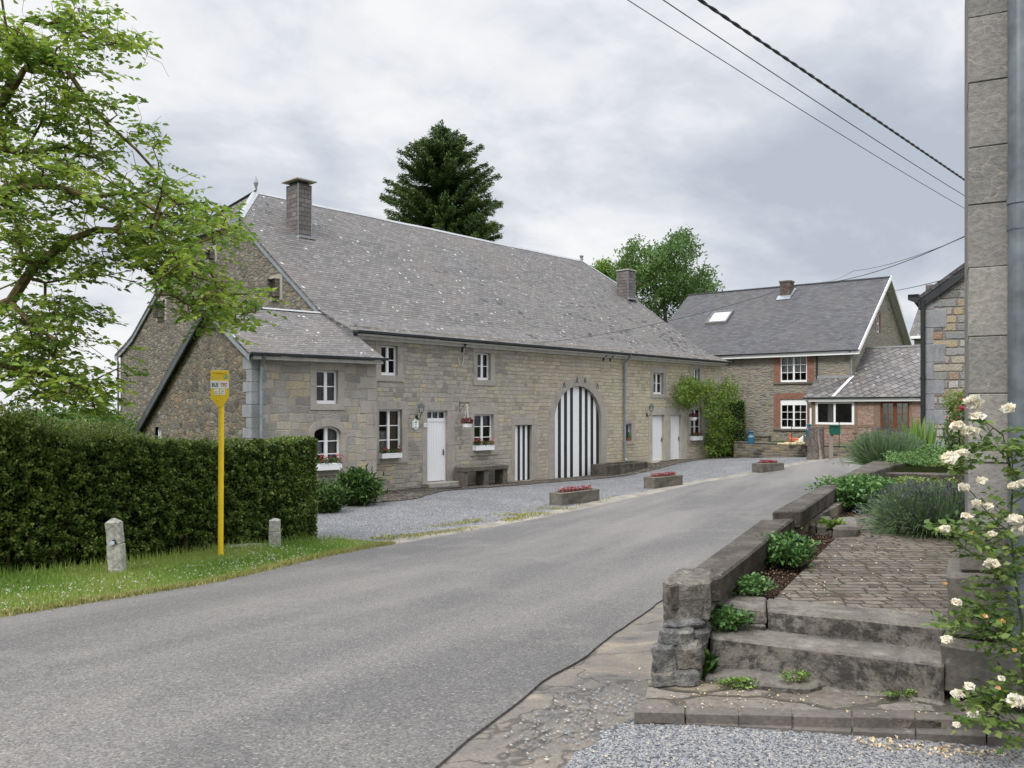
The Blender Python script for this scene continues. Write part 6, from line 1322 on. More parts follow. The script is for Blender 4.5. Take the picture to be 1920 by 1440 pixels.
# ------------------------------------------------------------ shrubs helper
def bushy(name, c, r, n, size, mat, label, cat, group=None, asp=.55, up=.5, shell=.45, stems=10, k=0, core=True, D=None):
    x, y, z = c; o = thing(name, (x, y, z), 0, label, cat, group)
    if k:
        cc = blob(k, (0, 0, z+r[2]), (r[0]*.85, r[1]*.85, r[2]*.85), .6); cc = cc[cc[:, 2] > z+min(.05, r[2]*.3)]; w = rng.integers(0, len(cc), n); C = cc[w]+rng.normal(size=(n, 3))*np.array(r)*.17
    else: C = blob(n, (0, 0, z+r[2]*.9), r, shell)
    C = C[C[:, 2] > z+.01]; dd = C-np.array([0, 0, z+r[2]*.4]); dd /= np.linalg.norm(dd, axis=1)[:, None]+1e-6
    leaves('foliage', C, size, mat, o, asp=asp, up=up, D=dd*.9+unit(len(C))*.7)
    mb = MB()
    for i in range(stems):
        e = blob(1, (0, 0, z+r[2]), np.array(r)*.8, .7)[0]; mb.tube([(0+rng.normal(0, r[0]*.12), rng.normal(0, r[1]*.12), z-.03), (e[0]*.5, e[1]*.5, z+(e[2]-z)*.5), tuple(e)], [size*.14, size*.1, size*.05], 4)
    mb.build('stems', K['bark'], o); return o
# trees behind the hedge at the left, and the light green shrub against the gable
def gw_(u, v, Y): p = P(u, v, Y); return (p[0], p[1], float(gz(p[0], p[1])))
bushy('shrub', gw_(195, 800, 30), (1.6, 1.6, 1.55), 7000, .12, K['ash'], 'rounded mid-green shrub behind the hedge at the farmhouse rear corner', 'shrub', k=30)
bushy('shrub', gw_(125, 800, 20), (1.5, 1.2, 1.3), 7000, .09, K['hedgel'], 'pale green straggly shrub rising behind the left part of the hedge', 'shrub', k=26)
bushy('shrub', gw_(40, 820, 17), (1.5, 1.2, 1.15), 7000, .08, K['hedgel'], 'straggly shrub behind the hedge at the far left edge', 'shrub', k=26)
c = gw_(300, 850, 20.5); bushy('shrub', c, (1.2, .8, 1.1), 5000, .06, K['hedgel'], 'reddish-green wild shrub against the lower left gable wall', 'shrub', k=26, shell=.2)
c = gw_(408, 850, 19.8); bushy('shrub', c, (1.3, .8, 1.05), 4200, .055, K['hedgel'], 'thin wild shrub behind the hedge, directly behind the bus stop pole', 'shrub', k=24, shell=.2)
for i, (u, Y, rr, hh, lb) in enumerate(((60, 150, 14, 9, 'dark distant tree on the horizon at the far left'), (205, 190, 16, 9, 'dark distant tree on the horizon left of the farmhouse'), (130, 240, 22, 11, 'farthest tree clump low on the left horizon'))):
    p = P(u, 795, Y); bushy('distant_tree', (p[0], p[1], -9), (rr, rr, hh*.44), 6000, .9, K['ash'], lb, 'tree', k=26)
# peonies by the annex
c = gw_(672, 932, 23.0); bushy('peony_bush', (c[0], c[1], c[2]), (.72, .6, .50), 2600, .15, K['shrub'], 'rounded glossy dark green bush at the right corner of the annex', 'shrub', asp=.34, k=60)
c = gw_(612, 940, 21.4); bushy('peony_bush', (c[0], c[1], c[2]), (.50, .5, .40), 1500, .13, K['shrub'], 'lower leafy bush between the hedge end and the round peony bush', 'shrub', asp=.34, k=40)
# ------------------------------------------------------------ walnut
def walnut():
    Y0 = 11.5; Q = lambda u, v, dy=0: np.array(P(u, v, Y0+dy)); base = np.array([-10.6, 12.6, float(gz(-10.6, 12.6))])
    o = thing('walnut_tree', tuple(base), 0, 'large walnut tree reaching in from the left edge with lichen-covered crooked branches', 'tree')
    main = [[base, base+[.1, 0, 1.4], base+[.5, -.2, 2.6], Q(-190, 640, .4), Q(-60, 600), Q(20, 566), Q(50, 520), Q(66, 500), Q(130, 450), Q(180, 432), Q(222, 432), Q(255, 480, .1), Q(300, 530, .1), Q(350, 565, .1), Q(400, 578, .1), Q(440, 572)],
     [Q(50, 545), Q(85, 530), Q(140, 520), Q(200, 516), Q(250, 506, -.1)], [Q(200, 516), Q(250, 528, -.2), Q(285, 548, -.2), Q(330, 590, -.2)],
     [Q(60, 500), Q(40, 480), Q(35, 430, .3), Q(20, 390, .5)], [Q(222, 432), Q(225, 405, .2), Q(190, 385, .4), Q(160, 400, .4), Q(155, 440, .3)], [Q(190, 385, .4), Q(235, 410, .5), Q(285, 470, .5), Q(330, 530, .4)],
     [base+[.5, -.2, 2.6], Q(-180, 420, .2), Q(-60, 260, 0), Q(0, 200, 0), Q(18, 150, 0), Q(18, 80, 0), Q(8, 30, 0), Q(-5, -60, 0)], [Q(0, 200), Q(35, 150, -.3), Q(45, 130, -.3), Q(80, 115, -.3), Q(125, 130, -.4), Q(165, 190, -.4), Q(200, 230, -.4), Q(255, 280, -.4), Q(300, 330, -.3)],
     [Q(18, 80), Q(45, 38, .2), Q(85, 45, .3), Q(120, 38, .3), Q(160, 70, .3), Q(210, 80, .3)], [Q(-60, 260), Q(40, 290, .5), Q(85, 215, .3), Q(88, 170, .3), Q(80, 142, .3)], [Q(40, 290, .5), Q(120, 275, .6), Q(190, 300, .6), Q(250, 345, .6)],
     [Q(-180, 420, .2), Q(-40, 380, -.3), Q(40, 350, -.5), Q(110, 350, -.6), Q(170, 370, -.6), Q(235, 360, -.6), Q(300, 400, -.5)], [Q(-190, 640, .4), Q(-60, 660, -.4), Q(20, 690, -.5), Q(80, 700, -.5), Q(140, 720, -.5)], [Q(20, 566), Q(60, 610, -.4), Q(110, 640, -.5), Q(160, 660, -.5)],
     [base+[.5, -.2, 2.6], base+[-1.2, .6, 4.6], base+[-2.2, .8, 6.5]], [base+[-1.2, .6, 4.6], base+[-3.2, -.3, 5.4]], [base+[.5, -.2, 2.6], base+[.6, 1.6, 4.4], base+[1.2, 2.6, 6.2]]]
    regs = [([(-40, -60), (50, -60), (92, 10), (60, 60), (90, 110), (60, 200), (-40, 220)], 60), ([(105, 25), (150, 22), (180, 40), (175, 110), (150, 150), (115, 60)], 22), ([(205, 60), (225, 68), (270, 82), (262, 108), (240, 92), (208, 82)], 9), ([(60, 60), (140, 70), (150, 150), (225, 140), (230, 165), (180, 200), (80, 200), (60, 130)], 34),
      ([(-40, 210), (120, 180), (235, 200), (245, 232), (310, 255), (300, 275), (200, 300), (60, 330), (-40, 330)], 100), ([(-40, 320), (210, 290), (315, 320), (310, 360), (260, 385), (60, 420), (-40, 420)], 92), ([(290, 365), (350, 370), (400, 395), (428, 415), (432, 438), (395, 440), (350, 430), (290, 410)], 44), ([(180, 400), (330, 430), (390, 480), (395, 530), (330, 545), (280, 500), (190, 450)], 66),
      ([(20, 440), (180, 440), (240, 490), (170, 520), (90, 510), (20, 480)], 44), ([(340, 520), (400, 545), (452, 552), (450, 600), (425, 610), (380, 585), (340, 560)], 44), ([(-40, 380), (60, 400), (30, 500), (-40, 540)], 16), ([(-40, 590), (90, 580), (180, 575), (198, 600), (170, 640), (-40, 650)], 58), ([(-40, 640), (160, 630), (180, 670), (196, 700), (185, 770), (120, 785), (95, 740), (-40, 700)], 76), ([(60, 700), (190, 700), (185, 780), (130, 812), (90, 790)], 26)]
    T = []
    for poly, n in regs:
        for u, v in pts_in(poly, max(3, int(n*.31))):
            c_ = Q(u, v, rng.normal(0, .7)); T += [c_+rng.normal(0, 1, 3)*[.17, .17, .12] for _ in range(rng.integers(3, 6))]
    for i in range(150): T.append(base+np.array([-1.6, .8, 5.4])+unit(1)[0]*np.array([3.6, 3.2, 2.6])*rng.uniform(.4, 1))
    for i in range(40): T.append(base+np.array([1.0, 3.0, 5.4])+unit(1)[0]*np.array([2.2, 1.6, 1.6])*rng.uniform(.4, 1)*[1, 1, 1])
    T = np.array([t for t in T if not (t[1] > 13.6 and (t[0]/t[1]*F+CX) > 190)])
    mb, pts, tips, cnt = tree_skeleton(main, T, root_r=.34, step=.34, tipr=.0046, power=.47); mb.v = [(x-base[0], y-base[1], z) for x, y, z in mb.v]; mb.build('trunk', K['bark'], o)
    # fine bare twigs and leaflets on stalks around every tip
    tw = MB(); C = []; D = []; Rn = []
    for t in tips:
        p = pts[t]; tone = rng.uniform(0, 1)
        for j in range(rng.integers(2, 5)):
            d = unit(1)[0]; d[2] = abs(d[2])*.3-.12; d[0] += .25; d /= np.linalg.norm(d); L = rng.uniform(.14, .30); st = p+rng.normal(0, .07, 3)
            k = rng.integers(2, 4); side = np.cross(d, [0, 0, 1]); side /= np.linalg.norm(side)+1e-6
            for m in range(k):
                q = st+d*L*(m+1)/(k+.5)-[0, 0, .03*m]
                for s in (-1, 1): C.append(q+side*s*.062); D.append(d*.55+side*s+[0, 0, -.15]); Rn.append(np.clip(.55*tone+.45*rng.uniform(), 0, 1))
            C.append(st+d*(L+.07)-[0, 0, .07]); D.append(d+[0, 0, -.35]); Rn.append(tone)
            tw.tube([tuple(a-np.array([base[0], base[1], 0])) for a in (p, st+d*L*.5, st+d*L-[0, 0, .04])], [.003, .0025, .002], 3, cap=False)
        if rng.uniform() < .6:
            e = p+unit(1)[0]*rng.uniform(.15, .4); m_ = (p+e)/2+rng.normal(0, .05, 3); tw.tube([tuple(a-np.array([base[0], base[1], 0])) for a in (p, m_, e)], [.004, .003, .002], 3, cap=False)
    tw.build('twigs', K['bark'], o); leaves('foliage', np.array(C)-[base[0], base[1], 0], .112, K['walnut'], o, asp=.46, up=.45, D=D, fold=.10, rnd=np.array(Rn), jit=.3)
walnut()
# ------------------------------------------------------------ spruce behind the ridge
def spruce():
    Y = 62; bx = (828-CX)/F*Y; top = (HY-232)/F*Y; base = -3.0; o = thing('spruce_tree', (bx, Y, base), 0, 'big dark spruce with drooping boughs behind the farmhouse ridge', 'tree')
    MB().tube([(0, 0, base), (.1, 0, 8), (0, 0, top-.5)], [.38, .26, .03], 9).build('trunk', K['bark'], o)
    C = []; D = []; R_ = []; mb = MB(); z = top-.3; lv = 0
    def rad(z):
        t = (top-z); return np.interp(t, [0, .5, 1, 1.6, 2.6, 4.2, 6.3, 10, 21], [.3, .95, 1.6, 2.2, 3.0, 3.7, 4.2, 4.6, 4.7])
    while z > 2.5:
        nb_ = rng.integers(9, 13) if z < top-1 else 7
        for k in range(nb_):
            w = rng.uniform(0, 6.28); r = rad(z)*rng.uniform(.5, 1.16)*(1+.22*mnoise.noise((math.cos(w)*1.3, math.sin(w)*1.3, z*.45)))
            if math.cos(w) > .55 and 11.8 < z < 13.4 and math.sin(w) < .5: r = max(r, 4.4*rng.uniform(.9, 1.05))
            dx, dy = math.cos(w), math.sin(w); n = max(6, int(r*15)); tone = rng.uniform(.2, .8); pts = []
            for i in range(n+1):
                t = i/n; pts.append(np.array([dx*r*t, dy*r*t, z-.20*r*math.sin(min(1, t*1.25)*2.6)*.5+.30*r*max(0, t-.55)]))
            mb.tube(pts[::max(1, n//5)], .03, 3, cap=False)
            for i in range(1, n+1):
                t = i/n; sw = .55*(1-t*.8)
                for j in range(8):
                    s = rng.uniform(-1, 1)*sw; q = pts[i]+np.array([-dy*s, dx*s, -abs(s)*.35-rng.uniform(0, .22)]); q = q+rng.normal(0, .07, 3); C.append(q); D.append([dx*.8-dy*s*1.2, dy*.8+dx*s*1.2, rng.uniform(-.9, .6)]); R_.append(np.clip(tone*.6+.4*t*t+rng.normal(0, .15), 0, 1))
        z -= rng.uniform(.24, .36)
    for i in range(60): C.append(np.array([rng.normal(0, .1), rng.normal(0, .1), top-rng.uniform(-.25, .8)])); D.append([rng.normal(0, .5), rng.normal(0, .5), 1]); R_.append(.4)
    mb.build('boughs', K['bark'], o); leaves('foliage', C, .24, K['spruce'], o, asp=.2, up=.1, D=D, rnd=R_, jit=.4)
spruce()
# ------------------------------------------------------------ ash tree
def broadleaf(name, label, Y, base_u, limbs, regs, leaf, size, per, dy, sd=.35, tip=.012):
    Q = lambda u, v, d=0: np.array(P(u, v, Y+d)); b = np.array([(base_u-CX)/F*Y, Y, -2.4]); o = thing(name, tuple(b), 0, label, 'tree')
    main = [[b]+[Q(*p) for p in limbs[0]]]+[[Q(*p) for p in l] for l in limbs[1:]]; T = []
    for poly, n in regs:
        for u, v in pts_in(poly, n): T.append(Q(u, v, rng.normal(0, dy)))
    mb, pts, tips, cnt = tree_skeleton(main, np.array(T), root_r=.4, step=.9, tipr=tip, power=.45); mb.v = [(x-b[0], y-b[1], z) for x, y, z in mb.v]; mb.build('trunk', K['barkg'], o)
    C = []; Rn = []
    for t in tips:
        tone = rng.uniform(0, 1); c = pts[t]+rng.normal(size=(per, 3))*np.array([sd, sd, sd*.62]); C.append(c-[b[0], b[1], 0]); Rn.append(np.clip(tone*.6+rng.normal(.2, .15, per), 0, 1))
    leaves('foliage', np.concatenate(C), size, K[leaf], o, asp=.4, up=.8, rnd=np.concatenate(Rn)); return o
broadleaf('ash_tree', 'feathery green ash tree rising between the farmhouse and the grey stone house', 62, 1250, [[(1252, 700, 0), (1250, 620, 0), (1245, 570, 0), (1240, 540, 0), (1265, 480, 0), (1285, 445, 0)], [(1245, 570, 0), (1215, 520, 0), (1190, 470, 0)], [(1250, 620), (1290, 570), (1330, 545)], [(1240, 540), (1220, 500)]],
  [([(1172, 470), (1180, 455), (1192, 442), (1203, 452), (1215, 470), (1240, 465), (1262, 440), (1288, 434), (1303, 470), (1300, 490), (1285, 510), (1300, 520), (1320, 535), (1300, 560), (1240, 560), (1200, 555), (1165, 520)], 190), ([(1150, 515), (1180, 490), (1195, 560), (1210, 590), (1185, 575)], 26), ([(1300, 520), (1325, 500), (1330, 525), (1357, 530), (1345, 545), (1300, 560)], 24), ([(1200, 560), (1290, 560), (1255, 600), (1225, 600)], 22)], 'ash', .28, 48, 2.0, .40)
broadleaf('small_tree', 'light green treetop peeking over the roof edge left of the right chimney', 66, 1128, [[(1128, 700, 0), (1130, 540, 0), (1128, 515, 0)]], [([(1116, 500), (1125, 493), (1138, 495), (1146, 515), (1140, 530), (1120, 515)], 16)], 'vine', .26, 110, .6, .34)
# ------------------------------------------------------------ vine at the farmhouse end
def vine():
    q = -.25; x0 = H.x(1352, -.3); b = (*H.w(x0, -.35), -2.55); o = thing('climbing_vine', b, 0, 'bright green wisteria climbing the right end of the farmhouse front', 'vine')
    def V(u, v, dq=0): x = H.x(u, q+dq); w = H.w(x, q+dq); return np.array([w[0], w[1], (HY-v)/F*w[1]])
    main = [[V(1344, 858), V(1338, 830), V(1335, 790), V(1328, 745), V(1318, 728), V(1290, 740), V(1272, 750)], [V(1340, 858), V(1352, 800), V(1358, 750), V(1360, 720)]]
    regs = [([(1268, 735), (1282, 712), (1300, 712), (1318, 724), (1312, 752), (1292, 762), (1268, 756)], 90), ([(1312, 735), (1330, 715), (1345, 730), (1370, 705), (1385, 720), (1390, 745), (1375, 775), (1390, 800), (1372, 820), (1325, 815), (1322, 775)], 190), ([(1325, 815), (1368, 815), (1372, 845), (1356, 858), (1330, 855)], 60)]
    T = np.array([V(u, v, rng.normal(-.15, .22)) for poly, n in regs for u, v in pts_in(poly, n)])
    mb, pts, tips, cnt = tree_skeleton(main, T, root_r=.07, step=.35, tipr=.005, power=.4); mb.v = [(x-b[0], y-b[1], z) for x, y, z in mb.v]; mb.build('stem', K['bark'], o)
    C = []; Rn = []
    for t in tips: k = 34; tone = rng.uniform(0, 1); C.append(pts[t]+rng.normal(size=(k, 3))*[.15, .15, .13]-[b[0], b[1], 0]); Rn.append(np.clip(tone*.6+rng.normal(.2, .15, k), 0, 1))
    leaves('foliage', np.concatenate(C), .11, K['vine'], o, asp=.42, up=.5, rnd=np.concatenate(Rn))
vine()
p = P(1380, 785, 43.6); x, y = p[0], p[1]; o = thing('ivy_bush', (x, y, -1.7), 0, 'dark green clipped shrub behind the vine against the grey stone house', 'shrub'); leaves('foliage', np.c_[rng.uniform(-.45, .45, 4200), rng.uniform(-.35, .35, 4200), rng.uniform(-1.6, .45, 4200)], .07, K['shrub'], o, asp=.8); MB().box(-.36, .36, -.25, .25, -1.7, .35).build('twigs', K['hedgecore'], o)
# ------------------------------------------------------------ planting by the steps
def TP(u, v, z): x, y = PZ(u, v, z); return (x, y, z)
bushy('leafy_perennial', TP(1472, 1062, -1.19), (.215, .24, .13), 1300, .052, K['bush'], 'round bright green leafy clump in the narrow bed behind the coping', 'plant', asp=.5, up=.7, k=110, stems=24)
x, y, z = TP(1560, 999, -1.19); o = thing('primrose_plant', (x, y, z), 0, 'small light green broad-leaved rosette beside the edging stones', 'plant'); a = rng.uniform(0, 6.28, 46); e = rng.uniform(.3, 1.0, 46); D = np.c_[np.cos(a)*np.cos(e), np.sin(a)*np.cos(e), np.sin(e)]; leaves('foliage', np.c_[D[:, 0]*.10, D[:, 1]*.10, z+.02+D[:, 2]*.10], .13, K['lime'], o, asp=.42, D=D, up=.6)
bushy('leafy_perennial', TP(1612, 955, -1.19), (.50, .60, .20), 4200, .065, K['bush'], 'wide bright green leafy bed behind the second coping stone', 'plant', asp=.5, up=.7, k=220, stems=30)
bushy('weed_clump', TP(1402, 1118, -1.19), (.17, .12, .07), 900, .022, K['bush'], 'small round-leaved weed clump at the left end of the top step', 'weeds', asp=.9, up=.9, k=60)
bushy('weed_clump', TP(1362, 1182, -1.30), (.15, .10, .075), 900, .022, K['bush'], 'round-leaved weeds growing on the middle step beside the pillar', 'weeds', asp=.95, up=.9, k=60)
bushy('weed_clump', TP(1328, 1262, -1.47), (.05, .05, .06), 26, .085, K['shrub'], 'broad green dock leaves at the foot of the pillar', 'weeds', asp=.5, up=.9, stems=4)
bushy('weed_clump', TP(1272, 1296, -1.56), (.17, .07, .05), 620, .02, K['bush'], 'low weeds with tiny white flowers along the bottom of the pillar', 'weeds', asp=.95, up=.9, k=40)
bushy('weed_clump', TP(1388, 1292, -1.51), (.13, .05, .03), 420, .016, K['lime'], 'yellowish weeds in the joint below the low edging step', 'weeds', asp=.9, up=.9, k=30)
bushy('weed_clump', TP(1492, 1278, -1.46), (.09, .04, .03), 260, .014, K['lime'], 'small yellow-green weed tuft at the middle foot of the steps', 'weeds', asp=.9, up=.9, k=20)
bushy('weed_clump', TP(1690, 1307, -1.49), (.10, .04, .025), 240, .014, K['lime'], 'small weed tuft near the right foot of the steps', 'weeds', asp=.9, up=.9, k=20)
mq = np.concatenate([pts_in([PZ(1345, 1115, -1.2), PZ(1452, 1124, -1.2), PZ(1585, 992, -1.2), PZ(1500, 980, -1.2)], 2600), pts_in([PZ(1500, 968, -1.2), PZ(1600, 972, -1.2), (4.4, 10.4), (3.8, 10.2)], 900)])
o = leaves('bark_mulch', np.c_[mq, -1.2+rng.uniform(0, .012, len(mq))], .022, K['mulch'], asp=.5, up=1.5); tag(o, 'dark reddish bark mulch covering the narrow beds behind the coping', 'mulch', kind='stuff')
ws = np.concatenate([rng.normal((1.15, 4.75), (.25, .12), (60, 2)), pts_in([PZ(1205, 1330, -1.5), PZ(1760, 1345, -1.5), PZ(1760, 1320, -1.5), PZ(1320, 1270, -1.5)], 130)])
o = leaves('step_litter', np.c_[ws, np.full(len(ws), -1.497)], .014, K['petal2'], asp=.8, up=3); tag(o, 'small dry leaves and petals lying on the flagstones below the steps', 'litter', kind='stuff')
# lavenders: fans of thin stems
def fan(name, c, r, h, n, w, mat, label, cat='plant', spread=1.0, droop=.15, tipmat=None, flip=0, base=.25):
    x, y, z = c; o = thing(name, c, 0, label, cat); a = rng.uniform(0, 6.28, n); t = np.abs(rng.normal(0, .62, n)).clip(0, 1.5)*spread; L = h*rng.uniform(.6, 1.1, n)
    b = np.c_[np.cos(a)*r*base*rng.uniform(0, 1, n), np.sin(a)*r*base*rng.uniform(0, 1, n), np.full(n, z)]; d = np.c_[np.cos(a)*np.sin(t), np.sin(a)*np.sin(t), np.cos(t)]
    lat = np.c_[np.cos(a), np.sin(a), np.zeros(n)]; k = r/h; m1 = b+d*(L*.5)[:, None]*[k, k, 1]; m2 = b+d*(L*.8)[:, None]*[k, k, 1]-[0, 0, 1]*(droop*L*.15)[:, None]; e = b+d*L[:, None]*[k, k, 1]-[0, 0, 1]*(droop*L*np.sin(t))[:, None]*1.0
    s = np.cross(d, unit(n)); s /= np.linalg.norm(s, axis=1)[:, None]; s *= w*.5
    V = np.stack([b-s, b+s, m1-s, m1+s, m2-s*.8, m2+s*.8, e], 1).reshape(-1, 3)-np.array([0, 0, z]); i = np.arange(n)*7
    T = np.stack([i, i+1, i+3, i, i+3, i+2, i+2, i+3, i+5, i+2, i+5, i+4, i+4, i+5, i+6], 1).reshape(-1, 3)
    me = bpy.data.meshes.new('stems'); me.vertices.add(len(V)); me.vertices.foreach_set('co', V.astype(np.float32).ravel()); me.loops.add(T.size); me.loops.foreach_set('vertex_index', T.astype(np.int32).ravel()); me.polygons.add(len(T)); me.polygons.foreach_set('loop_start', np.arange(0, T.size, 3, dtype=np.int32))
    at = me.attributes.new('rnd', 'FLOAT', 'POINT'); at.data.foreach_set('value', np.repeat(rng.uniform(0, 1, n), 7).astype(np.float32)); me.update(calc_edges=True); me.materials.append(mat); ob = bpy.data.objects.new('stems', me); COL.objects.link(ob); ob.parent = o; ZB[ob.name] = z
    if tipmat is not None: sel = rng.uniform(0, 1, n) < .16; cc = np.repeat(e[sel], 3, 0)+rng.normal(0, .008, (int(sel.sum())*3, 3)); leaves('flower_spikes', cc, .035, tipmat, o, asp=.4, D=np.repeat(d[sel], 3, 0))
    return o
lx = TP(1748, 1000, -1.19)
fan('lavender_bush', lx, .54, .46, 9000, .006, K['lav'], 'big rounded grey-green lavender bush beside the near wall', 'lavender', 1.0, .25, K['lavt'], base=.6)
o_ = bpy.context.scene.objects[lx and 'lavender_bush']; leaves('foliage', blob(7000, (0, 0, lx[2]+.2), (.50, .42, .30), .3), .035, K['lav'], o_, asp=.2, up=.1)
fan('lavender_bush', TP(1662, 872, -1.0)[:2]+(-1.0,), .60, .62, 4200, .012, K['lav'], 'spiky lavender clump on the upper bed in front of the half-timbered lean-to', 'lavender', 1.0, .1, K['lavt'], base=.6)
fan('daylily_clump', (9.3, 15.6, -1.0), .85, .95, 1500, .030, K['blade'], 'tall arching strap-leaved clump against the side house', 'plant', 1.0, .35, base=.7)
fan('grass_clump', (8.6, 14.2, -1.0), .7, .55, 1600, .02, K['palegrass'], 'pale variegated grassy clump between the lavender and the rose', 'plant', 1.0, .4, base=.7)
fan('iris_clump', (7.5, 15.5, -1.0), .5, .85, 160, .035, K['blade'], 'few upright yellow-green sword leaves rising at the left of the spiky lavender', 'plant', .6, .1, base=.5)
def carpet(name, poly, z0, h, n, size, mat, label):
    q = pts_in(poly, n); q = q+rng.normal(0, .07, q.shape); c = q.mean(0); o = thing(name, (float(c[0]), float(c[1]), z0), 0, label, 'ground cover'); k = np.array([mnoise.noise((a*1.6, b*1.6, 2)) for a, b in q]); z = z0+h*(.55+.5*k)+rng.uniform(-.06, .03, n); leaves('foliage', np.c_[q-c, z], size, mat, o, asp=.6, up=.9)
    hull = [(p[0]-c[0], p[1]-c[1]) for p in poly]; a = sum(hull[i][0]*hull[(i+1) % len(hull)][1]-hull[(i+1) % len(hull)][0]*hull[i][1] for i in range(len(hull))); MB().prism(hull if a > 0 else hull[::-1], z0-.05, z0+h*.08).build('stems', K['hedgecore'], o)
carpet('ground_cover', [(5.9, 13.15), (6.9, 12.95), (9.2, 12.8), (9.0, 14.6), (8.4, 16.5), (7.3, 16.3), (6.7, 15.0)], -1.0, .42, 9000, .045, K['shrub2'], 'low spreading green ground cover over the edge of the upper bed')
carpet('ground_cover', [(4.6, 10.9), (5.6, 10.9), (6.6, 12.5), (5.9, 13.0), (5.3, 12.4)], -1.19, .20, 3600, .05, K['lime2'], 'yellow-green ground cover behind the leafy bed by the second coping')
carpet('ground_cover', [(8.6, 19.0), (10, 19.6), (11.4, 23.5), (10.4, 22.8)], -1.22, .35, 3000, .06, K['shrub2'], 'dark green planting at the far end of the low wall')
# pink rose bush
def rosebush():
    b = TP(1800, 960, -1.19); b = (b[0]+.35, b[1]+1.0, -1.19); o = thing('pink_rose_bush', b, 0, 'rose bush with deep pink blooms and light green shoots left of the near wall', 'rose'); Q = lambda u, v, d=0: np.array(P(u, v, b[1]+d))
    T = np.array([Q(u, v, rng.normal(0, .15)) for poly, n in (([(1775, 780), (1790, 745), (1812, 728), (1850, 735), (1860, 890), (1790, 890), (1770, 830)], 120), ([(1768, 745), (1790, 733), (1812, 740), (1812, 770), (1780, 775)], 36)) for u, v in pts_in(poly, n)])
    mb, pts, tips, cnt = tree_skeleton([[np.array(b), Q(1800, 900), Q(1800, 830), Q(1795, 770)]], T, .02, .12, .0022, .35); mb.v = [(x-b[0], y-b[1], z) for x, y, z in mb.v]; mb.build('stems', K['bark'], o)
    C = np.concatenate([pts[t]+rng.normal(size=(16, 3))*.035-[b[0], b[1], 0] for t in tips]); zz = C[:, 2]; leaves('foliage', C, .04, K['rosel'], o, asp=.6, rnd=np.clip((zz+.35)*1.6+rng.normal(.2, .15, len(C)), 0, 1))
    for u, v, r in ((1803, 766, .030), (1793, 770, .018), (1797, 783, .014), (1813, 788, .018), (1796, 799, .014), (1786, 790, .012), (1801, 748, .010), (1775, 782, .012)): bloom(o, Q(u, v, -.34)-np.array([b[0], b[1], 0]), r*1.45, K['pinkp'])
def bloom(o, c, r, mat, n=34):
    C = []; D = []
    for i in range(n):
        t = i/n; a = i*2.4; rr = r*(.2+.8*t); el = 1.25-1.25*t; d = np.array([math.cos(a)*math.cos(el), math.sin(a)*math.cos(el), math.sin(el)*.8]); C.append(c+d*rr*.6); D.append(np.cross(d, unit(1)[0]))
    leaves('bloom', C, r*1.15, mat, o, asp=1.05, up=0, D=D, fold=.2, jit=.2)
rosebush()
